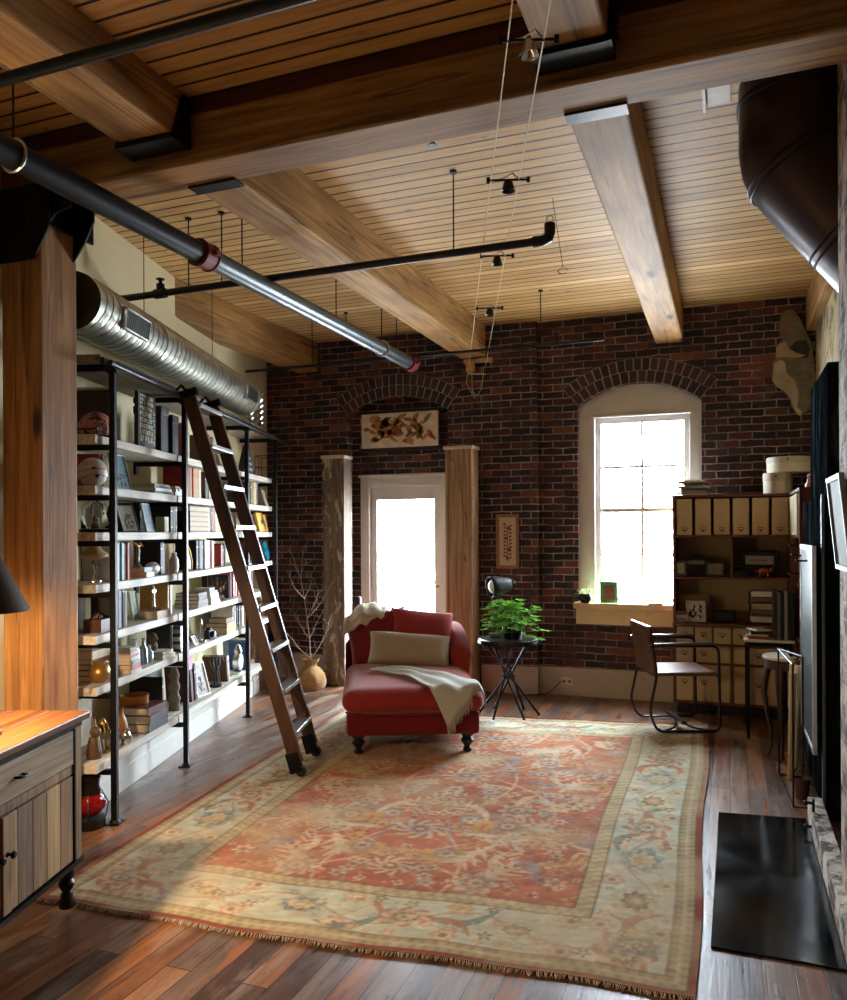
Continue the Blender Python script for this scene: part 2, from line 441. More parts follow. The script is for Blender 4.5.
M['peel'] = peel()
b.bx(.70, .98, 6.03, 7.53, 0, ZC)
struct(b.out('wall_right', M['peel']), 'peeling cream plaster side wall near the brick corner', 'wall')

# broken plaster patch
def px_to_wall(u, v, Y):
    k = (u - 423.5) / 795; h = (532 - v) / 795
    t = Y / (.934 + .358 * k); return ((-.358 + .934 * k) * t, 1.55 + h * t)
def plaster_mat(name, a, c2):
    t = NT(name); n = t.noise(t.coords(), 6, 7, .65)
    t.color(t.ramp(n, [(.35, lin(a)), (.65, lin(c2))])); t.rough(.9); t.bump(n, .5, .01); return t.m
outl = [(785, 313), (793, 312), (800, 320), (806, 333), (812, 345), (816, 380), (810, 412), (800, 418), (797, 416), (791, 407), (790, 400), (783, 393), (776, 388), (772, 382), (773, 365), (776, 362), (776, 355), (779, 345), (783, 343), (780, 335), (780, 325), (782, 316)]
pt = [px_to_wall(u, v, YR) for u, v in outl]
par = T('plaster_patch', 'broken grey-green plaster patch high in the right brick corner', 'plaster patch', (0, 0, 0))
par['kind'] = 'structure'
b = B(); b.prism(pt, YR - .03, YR + .01, 'y'); b.out('plaster', plaster_mat('grey plaster', (104, 100, 84), (150, 142, 118)), par, bevel=.008)
o2 = [(774, 366), (781, 362), (786, 366), (787, 376), (796, 384), (799, 396), (797, 410), (802, 414), (800, 419), (796, 416), (790, 401), (783, 393), (776, 388), (772, 383)]
b = B(); b.prism([px_to_wall(u, v, YR) for u, v in o2], YR - .055, YR - .03, 'y'); b.out('loose_layer', plaster_mat('pale plaster', (160, 140, 120), (196, 184, 160)), par, bevel=.01)
o3 = [(776, 350), (786, 344), (790, 352), (797, 356), (806, 358), (800, 361), (784, 360), (777, 361)]
b = B(); b.prism([px_to_wall(u, v, YR) for u, v in o3], YR - .045, YR - .03, 'y'); b.out('loose_layer', plaster_mat('pale plaster edge', (168, 150, 126), (190, 172, 140)), par, bevel=.006)
o5 = [(789, 352), (796, 344), (806, 343), (810, 352), (808, 360), (798, 362), (789, 358)]
b = B(); b.prism([px_to_wall(u, v, YR) for u, v in o5], YR - .036, YR - .03, 'y'); b.out('loose_layer', plaster_mat('dark green plaster', (46, 52, 46), (70, 76, 66)), par, bevel=.004)
o4 = [(783, 318), (792, 317), (797, 326), (794, 334), (786, 338), (782, 330)]
b = B(); b.prism([px_to_wall(u, v, YR) for u, v in o4], YR - .042, YR - .03, 'y'); b.out('loose_layer', plaster_mat('tan plaster', (120, 98, 78), (172, 140, 108)), par, bevel=.006)

# ---- beams, girder
def beam(name, x0, x1, y0, y1, z0, z1, mat, lab, par=None):
    b = B(); b.bx(x0, x1, y0, y1, z0, z1); o = b.out(name, mat, bevel=.012, seg=2); return struct(o, lab, 'beam')
ZB = 3.25
beam('ceiling_beam', -.612, -.372, 3.262, YR + .02, ZB, ZC + .01, M['beam_y'], 'cracked pine beam running to the wall above the window')
beam('ceiling_beam', -2.46, -2.20, 3.262, YL + .02, ZB, ZC + .01, M['beam_y'], 'long pine beam running to the wall right of the door')
beam('ceiling_beam', -4.30, -4.04, 5.0, YL + .02, ZB, ZC + .01, M['beam_y'], 'knotty pine beam emerging from the cream wall')
beam('ceiling_beam', .625, .87, 5.0, YR + .02, ZB, ZC + .01, M['beam_y'], 'short pine beam above the peeling corner plaster')
beam('ceiling_beam', -2.60, -2.31, -3.6, 3.03, 3.335, ZC + .01, M['beam_y'], 'near pine beam above the timber column side')
beam('ceiling_beam', -.66, -.40, -3.6, 3.03, 3.33, ZC + .01, M['beam_y'], 'near pine beam above the hanging cables')
beam('ceiling_beam', 1.23, 1.47, -3.6, 3.03, 3.33, ZC + .01, M['beam_y'], 'near pine beam behind the chimney pier')
beam('girder', -4.6, .47, 3.03, 3.262, ZB, 3.475, M['beam_x'], 'heavy pine girder crossing the room')
b = B(); b.bx(-4.6, .47, 3.045, 3.25, 3.475, ZC + .01); struct(b.out('trim_3', M['redwood'], bevel=.004), 'reddish filler board on top of the girder', 'beam filler')

# steel hangers at beam ends
def hanger(x0, x1, zb, lab):
    p = T('beam_hanger', lab, 'beam hanger', ((x0 + x1) / 2, 3.02, zb))
    w = (x1 - x0) / 2 + .012; b = B()
    b.bx(-w, w, -.13, .0, -.028, -.004); b.out('saddle', M['black_steel'], p, bevel=.003)
    for sx in (-1, 1):
        b = B(); b.prism([(-.13, -.028), (0, -.028), (0, .2), (-.05, .2)], sx * w - .006, sx * w + .006, 'x'); b.out('side_plate', M['black_steel'], p)
    b = B()
    for sx in (-1, 1):
        for z in (.04, .1, .16): b.cyl((sx * (w + .004), -.03, z), (sx * (w + .02), -.03, z), .011, k=6)
    b.out('bolt', M['dark_steel'], p)
hanger(-2.60, -2.31, 3.335, 'black steel saddle carrying the left near beam')
hanger(-.66, -.40, 3.33, 'black steel saddle carrying the right near beam')
for x0, x1, lb in ((-.612, -.372, 'flat steel plate under the window beam end'), (-2.46, -2.20, 'flat steel plate under the middle beam end')):
    b = B(); b.bx(x0 - .005, x1 + .005, 3.225, 3.31, ZB - .012, ZB - .001); tag(b.out('beam_plate', M['dark_steel'], bevel=.002), lb, 'steel plate', 'steel plates under beam ends')

# ---- timber column with steel capital
col = T('timber_column', 'rough pine column with black steel capital by the cabinet', 'column', (-3.235, 3.05, 0)); col['kind'] = 'structure'
b = B(); b.bx(-.125, .125, -.12, .12, 0, 3.21); b.out('shaft', M['column'], col, bevel=.014, seg=2)
b = B()
b.prism([(-.14, 2.885), (.10, 2.885), (.20, 3.03), (.20, 3.225), (-.2, 3.225), (-.2, 2.95)], -.135, -.121, 'y')
b.prism([(-.135, 3.06), (.22, 3.06), (.22, 3.225), (-.135, 3.225)], .126, .14, 'x')
b.prism([(.126, 3.02), (.2, 3.1), (.3, 3.12), (.3, 3.24), (.126, 3.24)], -.1, -.088, 'y')
b.prism([(.126, 2.93), (.2, 3.02), (.26, 3.12), (.26, 3.24), (.126, 3.24)], .09, .102, 'y')
b.bx(-.22, .30, -.135, .20, 3.222, 3.248)
b.out('capital', M['black_steel'], col, bevel=.003)
b = B()
for x in (-.13, 0, .09):
    for z in (2.96, 3.07, 3.16): b.cyl((x if z > 2.95 else x * .5, -.135, z), (x if z > 2.95 else x * .5, -.15, z), .012, k=6)
for y in (-.06, .06, .15): b.cyl((.14, y, 3.15), (.155, y, 3.15), .012, k=6)
b.out('bolt', M['dark_steel'], col)

# ---- baseboards
b = B(); b.bx(XS + .0, -.30, YR - .03, YR, 0, .26); b.bx(XS, -.3, YR - .036, YR, .225, .24)
struct(b.out('baseboard_back', M['base_trim'], bevel=.004), 'tall cream baseboard under the window', 'baseboard')
b = B(); b.bx(-2.25, XS + .01, YL - .03, YL, 0, .26); b.bx(-2.25, XS + .016, YL - .036, YL, .225, .24)
struct(b.out('baseboard_back', M['base_trim'], bevel=.004), 'tall cream baseboard behind the folding table', 'baseboard')
b = B(); b.bx(-4.55, -3.9, YL - .03, YL, 0, .26)
struct(b.out('baseboard_back', M['base_trim'], bevel=.004), 'cream baseboard behind the twig pot', 'baseboard')

# ---- window
def glass_mat():
    t = NT('window glass'); t.n.remove(t.p)
    tr = t.n.new('ShaderNodeBsdfTransparent'); gl = t.n.new('ShaderNodeBsdfGlossy'); gl.inputs['Roughness'].default_value = .02
    mx = t.n.new('ShaderNodeMixShader'); mx.inputs[0].default_value = .06
    t.link(tr.outputs[0], mx.inputs[1]); t.link(gl.outputs[0], mx.inputs[2]); t.link(mx.outputs[0], t.n['Material Output'].inputs[0]); return t.m
M['glass'] = glass_mat()
win = T('window_1', 'tall arched sash window with eight panes and white casing', 'window', (0, 0, 0)); win['kind'] = 'structure'
b = B(); YF = YR + .055
GX0, GX1, GZ0, GZ1 = -1.13, -.37, .90, 2.66
b.bx(WX0, GX0 - .045, YF, YF + .12, WZ0, 2.62); b.bx(GX1 + .045, WX1, YF, YF + .12, WZ0, 2.62)
n = 20; pts = [(WX0, 2.62), (WX1, 2.62)] + [(WX1 + (WX0 - WX1) * i / n, warc(WX1 + (WX0 - WX1) * i / n)) for i in range(n + 1)]
b2 = B(); b2.prism(pts, YF, YF + .12, 'y'); b2.out('arched_head', M['white_trim'], win)
b.out('casing', M['white_trim'], win, bevel=.004)
b = B(); YG = YF + .05
gx0, gx1 = GX0 - .045, GX1 + .045
b.bx(gx0 + .001, gx0 + .05, YG, YG + .05, WZ0 + .03, 2.618); b.bx(gx1 - .05, gx1 - .001, YG, YG + .05, WZ0 + .03, 2.618)
b.bx(gx0 + .05, gx1 - .05, YG + .002, YG + .048, 2.56, 2.617); b.bx(gx0 + .05, gx1 - .05, YG + .002, YG + .048, WZ0 + .03, WZ0 + .07)
b.bx(gx0 - .03, gx1 + .03, YF - .012, YF - .001, 2.615, 2.64)
b.out('window_frame', M['white_trim'], win, bevel=.004)
ya = YG + .015
b = B(); zr = [.915, 1.325, 1.745, 2.15, 2.56]; xm = (GX0 + GX1) / 2
b.bx(xm - .011, xm + .011, ya - .003, ya + .010, WZ0 + .07, 2.56); b.bx(xm - .011, xm + .011, ya + .018, ya + .028, WZ0 + .07, 2.56)
for i, z in enumerate(zr[1:4]):
    w = .02 if i == 1 else .011
    b.bx(gx0 + .05, gx1 - .05, ya, ya + .0105, z - w, z + w); b.bx(gx0 + .05, gx1 - .05, ya + .0175, ya + .025, z - w, z + w)
b.out('glazing_bars', M['white_trim'], win)
b = B(); b.bx(gx0 + .02, gx1 - .02, ya + .012, ya + .016, WZ0, 2.6); b.out('window_pane', M['glass'], win)
b = B(); b.bx(WX0 - .03, -.40, YR - .12, YR + .14, .83, .885); b.bx(WX0 - .01, -.42, YR - .085, YR - .002, .685, .83)
b.out('window_sill', flat('warm cream sill paint', (226, 202, 150), .5, var=.05), win, bevel=.006)

# ---- glazed door
dr = T('door_1', 'white glazed balcony door in the brick recess', 'door', (0, 0, 0)); dr['kind'] = 'structure'
y0 = YL + .10
b = B(); b.bx(-3.60, -3.50, y0, y0 + .12, 0, 2.14); b.bx(-2.71, -2.61, y0, y0 + .12, 0, 2.14); b.bx(-3.50, -2.71, y0+.001, y0 + .12, 2.02, 2.139)
b.bx(-3.62, -2.59, y0 - .015, y0 + .02, 2.12, 2.15)
b.out('door_frame', M['white_trim'], dr, bevel=.005)
b = B(); yd = y0 + .03
b.bx(-3.50, -3.425, yd, yd + .045, .02, 2.02); b.bx(-2.79, -2.71, yd, yd + .045, .02, 2.02); b.bx(-3.43, -2.79, yd, yd + .045, 1.885, 2.02); b.bx(-3.43, -2.79, yd, yd + .045, .02, .3)
b.out('door_leaf', M['white_trim'], dr, bevel=.006)
b = B(); b.bx(-3.43, -2.79, yd + .02, yd + .026, .29, 1.89); b.out('door_pane', M['glass'], dr)
b = B(); b.cyl((-2.75, yd - .03, 1.0), (-2.75, yd + .01, 1.0), .012); b.tube([(-2.75, yd - .04, 1.0), (-2.80, yd - .045, 1.0), (-2.86, yd - .04, .995)], .009); b.out('door_handle', M['brass'], dr, smooth=True)
# balcony outside
bal = T('balcony_railing', 'metal balcony railing tinted pale for glare beyond the glazed door', 'railing', (-3.1, 8.9, 0))
rm = flat('glare washed railing', (150, 160, 168), .5, .3, var=.1)  # light grey stands in for the overexposed daylight on the rails
b = B(); b.bx(-1.5, 1.5, -.02, .02, .93, .97); b.bx(-1.5, 1.5, -.015, .015, .1, .13); b.out('rail', rm, bal)
b = B()
for i in range(25): b.cyl((-1.45 + i * .12, 0, .1), (-1.45 + i * .12, 0, .95), .007, k=6)
b.out('balusters', rm, bal)
b = B(); b.bx(-4.9, -1.4, YB, 9.1, -.15, -.02); struct(b.out('balcony_floor', flat('pale concrete', (150, 150, 148), .8)), 'concrete balcony slab outside', 'balcony')

# ================================================================== CAMERA, SKY, LIGHT
cam = bpy.data.cameras.new('camera'); co = bpy.data.objects.new('camera', cam); COL.objects.link(co)
cam.sensor_fit = 'HORIZONTAL'; cam.sensor_width = 36; cam.lens = 795 / 847 * 36; cam.shift_y = 32 / 847; cam.clip_start = .05
ROLL = RD(-.3)
co.matrix_world = Matrix.Translation((0, 0, 1.55)) @ Matrix.Rotation(RD(21), 4, 'Z') @ Matrix.Rotation(RD(90), 4, 'X') @ Matrix.Rotation(ROLL, 4, 'Z')
scene.camera = co

w = bpy.data.worlds.new('bright overcast sky'); scene.world = w; w.use_nodes = True
wn = w.node_tree; bg = wn.nodes['Background']
tc = wn.nodes.new('ShaderNodeTexCoord'); sp = wn.nodes.new('ShaderNodeSeparateXYZ'); rp = wn.nodes.new('ShaderNodeValToRGB')
wn.links.new(tc.outputs['Generated'], sp.inputs[0]); ma = wn.nodes.new('ShaderNodeMath'); ma.operation = 'MULTIPLY_ADD'; ma.inputs[1].default_value = .5; ma.inputs[2].default_value = .5
wn.links.new(sp.outputs[2], ma.inputs[0]); wn.links.new(ma.outputs[0], rp.inputs[0])
e = rp.color_ramp.elements; e[0].position = .3; e[0].color = (.38, .41, .43, 1); e[1].position = .55; e[1].color = (.76, .89, 1.0, 1)
wn.links.new(rp.outputs[0], bg.inputs[0]); bg.inputs[1].default_value = 13.0
def portal(name, loc, rot, sx, sy):
    l = bpy.data.lights.new(name, 'AREA'); l.shape = 'RECTANGLE'; l.size = sx; l.size_y = sy; l.cycles.is_portal = True
    o = bpy.data.objects.new(name, l); COL.objects.link(o); o.location = loc; o.rotation_euler = rot
portal('window_portal', (xm, YB + .02, 1.8), (RD(-90), 0, 0), 1.15, 2.1)
portal('door_portal', (-3.1, YB + .02, 1.05), (RD(-90), 0, 0), 1.0, 2.15)
vs = scene.view_settings; vs.view_transform = 'Standard'; vs.look = 'None'; vs.gamma = 1; vs.use_curve_mapping = False; vs.exposure = 2.6
scene.cycles.use_denoising = True
scene.cycles.max_bounces = 10; scene.cycles.diffuse_bounces = 6; scene.cycles.transparent_max_bounces = 16
scene.cycles.sample_clamp_indirect = 8
# ================================================================== RUG (woven pattern as colour attribute on a fine mesh)
def make_rug():
    NU, NV = 380, 520
    W, Lr = 2.85, 3.9
    u = np.linspace(0, 1, NU + 1); v = np.linspace(0, 1, NV + 1)
    U, V = np.meshgrid(u, v, indexing='ij')
    r = np.random.RandomState(5)
    NL, NR_, FR, FL = [np.array(p) for p in ((-2.74, 2.54), (-.11, 2.77), (-.15, 6.66), (-3.10, 6.20))]
    P = (NL[None, None] * ((1 - U) * (1 - V))[..., None] + NR_[None, None] * (U * (1 - V))[..., None] + FR[None, None] * (U * V)[..., None] + FL[None, None] * ((1 - U) * V)[..., None])
    # slight waviness of the edges
    P[..., 1] += .012 * np.sin(U * 9 + 1) * (1 - V) + .006 * np.sin(U * 31)
    P[..., 0] += .010 * np.sin(V * 11) * (U) + .02 * np.sin(V * 3.1) * -(1 - U)
    X = U * W; Y = V * Lr
    def S(c): return np.array(lin(c))
    def vnoise(sx, sy, seed, oct=4):
        """smooth value noise"""
        out = np.zeros_like(X); amp = 1.; tot = 0
        rr = np.random.RandomState(seed)
        for o in range(oct):
            gx, gy = max(2, int(sx * 2 ** o)), max(2, int(sy * 2 ** o))
            G = rr.rand(gx + 2, gy + 2)
            fx, fy = U * gx, V * gy; ix, iy = fx.astype(int), fy.astype(int); fx = fx - ix; fy = fy - iy
            fx = fx * fx * (3 - 2 * fx); fy = fy * fy * (3 - 2 * fy)
            a = G[ix, iy] * (1 - fx) + G[np.minimum(ix + 1, gx + 1), iy] * fx
            b_ = G[ix, np.minimum(iy + 1, gy + 1)] * (1 - fx) + G[np.minimum(ix + 1, gx + 1), np.minimum(iy + 1, gy + 1)] * fx
            out += amp * (a * (1 - fy) + b_ * fy); tot += amp; amp *= .5
        return out / tot
    rust = S((178, 108, 82)); rust2 = S((158, 88, 68)); cream = S((210, 194, 162)); sage = S((194, 194, 172)); blue = S((142, 152, 152)); deep = S((104, 110, 108)); gold = S((196, 160, 104)); brown = S((122, 84, 62)); teal = S((104, 120, 106)); pink = S((204, 140, 112))
    n1 = vnoise(5, 7, 1); n2 = vnoise(30, 160, 2, 3); n3 = vnoise(60, 60, 3, 2)
    C = np.empty(X.shape + (3,)); C[:] = rust
    def put(mask, c, a=1.0):
        mk = (np.clip(mask, 0, 1) * a)[..., None]
        C[:] = C * (1 - mk) + c * mk
    soft = lambda d, w=.006: np.clip(.5 - d / w, 0, 1)
    # distances to the edge
    D = np.minimum(np.minimum(X, W - X), np.minimum(Y, Lr - Y))
    FB = .52                                # border total
    put(np.clip((n1 - .42) * 5, 0, 1), S((188, 120, 90)), .6)
    put(np.clip((.45 - n1) * 5, 0, 1), rust2, .5)
    # ---- field motifs
    def flower(cx, cy, R, cols, petals=8, ax=1., rot=0., wob=.16):
        e = R * 1.45; ey = e / ax
        i0, i1 = int(np.clip((cx - e) / W * NU, 0, NU)), int(np.clip((cx + e) / W * NU + 2, 0, NU + 1)); j0, j1 = int(np.clip((cy - ey) / Lr * NV, 0, NV)), int(np.clip((cy + ey) / Lr * NV + 2, 0, NV + 1))
        if i1 <= i0 or j1 <= j0: return
        dx = X[i0:i1, j0:j1] - cx; dy = (Y[i0:i1, j0:j1] - cy) * ax
        rr = np.hypot(dx, dy); th = np.arctan2(dy, dx) + rot
        for i, c in enumerate(cols):
            rad = R * (1 - i / len(cols)) * (1 + wob * np.cos(petals * th + i * 1.6))
            mk = soft(rr - rad)[..., None] * .8
            C[i0:i1, j0:j1] = C[i0:i1, j0:j1] * (1 - mk) + c * mk
    def seg(x0, y0, x1, y1, w, c, bend=0., taper=True):
        """curved leaf / stem"""
        N = 10; d = np.full(X.shape, 9.)
        L_ = math.hypot(x1 - x0, y1 - y0); nx, ny = -(y1 - y0) / L_, (x1 - x0) / L_
        xa, xb = min(x0, x1) - abs(bend) - w * 2, max(x0, x1) + abs(bend) + w * 2; ya, yb = min(y0, y1) - abs(bend) - w * 2, max(y0, y1) + abs(bend) + w * 2
        i0, i1 = int(np.clip(xa / W * NU, 0, NU)), int(np.clip(xb / W * NU + 2, 0, NU + 1)); j0, j1 = int(np.clip(ya / Lr * NV, 0, NV)), int(np.clip(yb / Lr * NV + 2, 0, NV + 1))
        if i1 <= i0 or j1 <= j0: return
        xs, ys = X[i0:i1, j0:j1], Y[i0:i1, j0:j1]; dd = np.full(xs.shape, 9.)
        for q in range(N + 1):
            t_ = q / N; bx_ = x0 + (x1 - x0) * t_ + nx * bend * math.sin(PI * t_); by_ = y0 + (y1 - y0) * t_ + ny * bend * math.sin(PI * t_)
            ww = w * (math.sin(PI * min(1, max(0, .12 + .8 * t_))) if taper else 1)
            if q:
                px, py, pw = prev
                vx, vy = bx_ - px, by_ - py; h = np.clip(((xs - px) * vx + (ys - py) * vy) / (vx * vx + vy * vy + 1e-9), 0, 1)
                dd = np.minimum(dd, np.hypot(xs - px - vx * h, ys - py - vy * h) - (pw + (ww - pw) * h))
            prev = (bx_, by_, ww)
        mk = soft(dd)[..., None] * .85
        C[i0:i1, j0:j1] = C[i0:i1, j0:j1] * (1 - mk) + c * mk
    fx0, fx1, fy0, fy1 = FB, W - FB, FB, Lr - FB; xc = W / 2
    tx = abs(X - xc)                         # mirrored layout
    # thin vines
    for ph, amp, c in ((0, .28, cream), (1.4, .45, gold), (2.7, .16, blue), (4.2, .6, cream)):
        dv = abs(tx - (.05 + amp * abs(np.sin(Y * 2.3 + ph)))) / (1 + amp * 1.6)
        put(soft(dv - .006, .008), c, .75)
    for ph in (0.3, 1.9, 3.3):
        dv = abs((Y % .62) - (.31 + .2 * np.sin(tx * 6 + ph + (Y // .62)))) * .8
        put(soft(dv - .005, .008), S((214, 170, 128)), .55)
    for k in range(210):
        x = r.uniform(0, (fx1 - fx0) / 2); y = r.uniform(fy0, fy1); R = r.uniform(.018, .05)
        cc = [cream, blue, gold, pink, cream, sage][r.randint(6)]; p = r.randint(4, 7); rt = r.rand() * 6
        for sgn in (-1, 1): flower(xc + sgn * x, y, R, [cc, rust2 if k % 3 else brown], p, 1, rt * sgn, .3)
    for k in range(46):
        x = r.uniform(.08, (fx1 - fx0) / 2 - .05); y = r.uniform(fy0 + .05, fy1 - .05); a = r.uniform(0, 6.28); L_ = r.uniform(.16, .34)
        cc = [cream, cream, gold, sage, blue, S((206, 176, 134))][r.randint(6)]; bd = r.uniform(-.07, .07)
        for sgn in (-1, 1):
            x0 = xc + sgn * x; dx, dy = sgn * L_ * math.cos(a), L_ * math.sin(a)
            seg(x0, y, x0 + dx, y + dy, r.uniform(.018, .034) if False else .024, cc, bd * sgn)
            for t_ in (.35, .6, .8):
                for q in (-1, 1):
                    seg(x0 + dx * t_, y + dy * t_, x0 + dx * t_ + (dx * .25 - q * dy * .25), y + dy * t_ + (dy * .25 + q * dx * .25), .012, cc, 0)
    # large palmettes
    for i, y in enumerate(np.linspace(fy0 + .22, fy1 - .22, 6)):
        flower(xc, y, .14 if i % 2 else .11, [cream, rust2, sage, blue if i % 2 else gold, brown, cream], 10, 1.15, i)
        for sgn in (-1, 1):
            flower(xc + sgn * .44, y + (.13 if i % 2 else -.1), .095, [gold if i % 2 else cream, blue, rust, cream, deep], 8, .9, i * .7)
            flower(xc + sgn * .22, y + .2, .06, [blue, cream, rust2], 6)
    for k in range(420):
        x = r.uniform(fx0, fx1); y = r.uniform(fy0, fy1)
        flower(x, y, r.uniform(.006, .013), [[cream, blue, gold, brown][r.randint(4)]], 4)
    fieldmask = (D > FB)[..., None] * (.12 + .25 * vnoise(14, 20, 17, 3))[..., None]; C[:] = C * (1 - fieldmask) + S((184, 122, 94)) * fieldmask
    # ---- border
    Bm = D < FB
    def bput(mask, c, a=1.): put(np.where(Bm, mask, 0), c, a)
    keep = C.copy()
    main = (D < .44) & (D > .11)
    C[Bm] = sage
    bput(np.clip((n1 - .4) * 4, 0, 1), S((208, 202, 180)), .7)
    # running coordinate along the border
    side = np.argmin(np.stack([X, W - X, Y, Lr - Y]), 0)
    Srun = np.where(side < 2, Y, X)
    mid = D - .275
    keepm = ~main
    sv = C.copy()
    bput(soft(abs(mid - .085 * np.sin(Srun * 2 * PI / .86)) - .006, .008), S((168, 112, 84)), .75)
    bput(soft(abs(mid + .10 * np.sin(Srun * 2 * PI / .43 + 1)) - .004, .007), S((148, 138, 108)), .6)
    def border_flowers(side_id):
        Ls = Lr if side_id < 2 else W; n = 9 if side_id < 2 else 6
        for k in range(n):
            s_ = (k + .5) * Ls / n; d = .275
            cx, cy = {0: (d, s_), 1: (W - d, s_), 2: (s_, d), 3: (s_, Lr - d)}[side_id]
            ax = 1.5 if side_id >= 2 else .72
            if k % 3 == 0: cols = [rust, cream, pink, teal, cream, rust2]; R = .115
            elif k % 3 == 1: cols = [S((190, 176, 140)), S((206, 198, 170)), brown, gold, cream]; R = .10
            else: cols = [blue, deep, cream, gold, cream]; R = .10
            if k % 3 == 0: 
                for q in (-1, 1):
                    if side_id < 2: seg(cx, cy + q * .1, cx + q * .12, cy + q * .34, .026, teal if k % 2 else rust, .07 * q); seg(cx, cy + q * .1, cx - q * .1, cy + q * .28, .02, rust, -.05 * q)
                    else: seg(cx + q * .1, cy, cx + q * .36, cy + q * .12, .026, teal if k % 2 else rust, -.07 * q); seg(cx + q * .1, cy, cx + q * .3, cy - q * .1, .02, rust, .05 * q)
            flower(cx, cy, R, cols, 8, ax if side_id >= 2 else ax, k, .14)
            for q in (-1, 1):
                ox, oy = (.12 * q, Ls / n * .42) if side_id < 2 else (Ls / n * .42, .12 * q)
                flower(cx + ox, cy + oy, .055, [gold if q > 0 else pink, cream, brown], 6)
    for s_ in (0, 1, 2, 3): border_flowers(s_)
    for k in range(420):
        a = r.randint(4); d = r.uniform(.13, .42); s_ = r.uniform(.2, (Lr if a < 2 else W) - .2)
        cx, cy = {0: (d, s_), 1: (W - d, s_), 2: (s_, d), 3: (s_, Lr - d)}[a]
        flower(cx, cy, r.uniform(.008, .03), [[pink, brown, blue, gold, cream, S((160, 140, 108))][r.randint(6)], cream], 5, 1, r.rand() * 6, .35)
    bm2 = main[..., None] * .12; C[:] = C * (1 - bm2) + S((202, 196, 166)) * bm2
    # guards
    g1 = (D < .11) & (D > .03); C[g1] = S((176, 160, 122))
    ph = np.sin(Srun * 2 * PI / .05 + np.sign(D - .07) * 1.3)
    put(np.where(g1, np.clip(ph * 3, 0, 1), 0), S((148, 112, 84)), .45)
    put(np.where(g1, soft(abs(D - .07) - .01, .01), 0), cream, .5)
    g2 = (D < FB) & (D > .44); C[g2] = S((192, 176, 138))
    ph = np.sin(Srun * 2 * PI / .055 + np.sign(D - .48) * 1.3)
    put(np.where(g2, np.clip(ph * 3, 0, 1), 0), S((164, 124, 92)), .4)
    for d in (.03, .11, .44, FB): put(soft(abs(D - d) - .004, .006), S((92, 68, 54)), .75)
    C[D < .03] = S((142, 70, 52))
    # abrash and wear
    C *= (.78 + .44 * n2)[..., None]; C *= (.80 + .40 * n3)[..., None]
    wear = np.clip((vnoise(9, 12, 9, 5) - .47) * 5, 0, 1)[..., None] * .42
    C[:] = C * (1 - wear) + S((196, 176, 142)) * wear
    h = .010 + .002 * n3 + .004 * vnoise(4, 5, 12, 2)
    co_ = np.concatenate([P, h[..., None]], -1).reshape(-1, 3)
    idx = np.arange((NU + 1) * (NV + 1)).reshape(NU + 1, NV + 1)
    F = np.stack([idx[:-1, :-1], idx[1:, :-1], idx[1:, 1:], idx[:-1, 1:]], -1).reshape(-1, 4)
    me = bpy.data.meshes.new('patterned_rug'); me.vertices.add(len(co_)); me.vertices.foreach_set('co', co_.ravel())
    me.loops.add(F.size); me.loops.foreach_set('vertex_index', F.ravel().astype(np.int32)); me.polygons.add(len(F))
    me.polygons.foreach_set('loop_start', np.arange(0, F.size, 4, dtype=np.int32)); me.polygons.foreach_set('loop_total', np.full(len(F), 4, dtype=np.int32))
    me.update(calc_edges=True)
    ca = me.color_attributes.new('weave', 'FLOAT_COLOR', 'POINT')
    ca.data.foreach_set('color', np.concatenate([np.clip(C, 0, 1), np.ones(C.shape[:2] + (1,))], -1).reshape(-1).astype(np.float32))
    me.polygons.foreach_set('use_smooth', [True] * len(F))
    t = NT('woven rug'); at = t.n.new('ShaderNodeAttribute'); at.attribute_name = 'weave'
    n = t.noise(t.coords((90, 260, 1)), 1.2, 3)
    t.color(t.mix(.5, at.outputs['Color'], t.ramp(n, [(.3, (.72,) * 3), (.6, (1, 1, 1))]), 'MULTIPLY')); t.rough(.95)
    t.p.inputs['Specular IOR Level'].default_value = .15
    t.bump(n, .5, .003)
    me.materials.append(t.m)
    top = bpy.data.objects.new('woven_pile', me); COL.objects.link(top)
    root = T('patterned_rug', 'large faded rust and sage oriental rug on the plank floor', 'rug', (-1.5, 4.5, 0))
    top.parent = root; top.location = (1.5, -4.5, 0)
    # edge skirt gives it thickness
    b = B(); loop = [P[i, 0] for i in range(0, NU + 1, 10)] + [P[NU, j] for j in range(0, NV + 1, 10)] + [P[i, NV] for i in range(NU, -1, -10)] + [P[0, j] for j in range(NV, -1, -10)]
    for a, c in zip(loop, loop[1:] + loop[:1]):
        if np.hypot(*(a - c)) < 1e-6: continue
        b._f([b.bm.verts.new((a[0], a[1], .001)), b.bm.verts.new((c[0], c[1], .001)), b.bm.verts.new((c[0], c[1], .014)), b.bm.verts.new((a[0], a[1], .014))])
    e = b.out('bound_edge', flat('rug binding', (112, 52, 40), .9), root, loc=(1.5, -4.5, 0))
    b = B()
    for i in range(0, NU + 1):
        p = P[i, 0]; q = r.uniform(.008, .022); dx = r.uniform(-.012, .012)
        b.tube([(p[0], p[1] + .004, .012), (p[0] + dx * .5, p[1] - q * .5, .008), (p[0] + dx, p[1] - q, .003)], [.0022, .0018, .001], 4)
    fr = b.out('fringe', flat('rug fringe', (236, 230, 212), .9), root, loc=(1.5, -4.5, 0)); fr['kind'] = 'stuff'
make_rug()
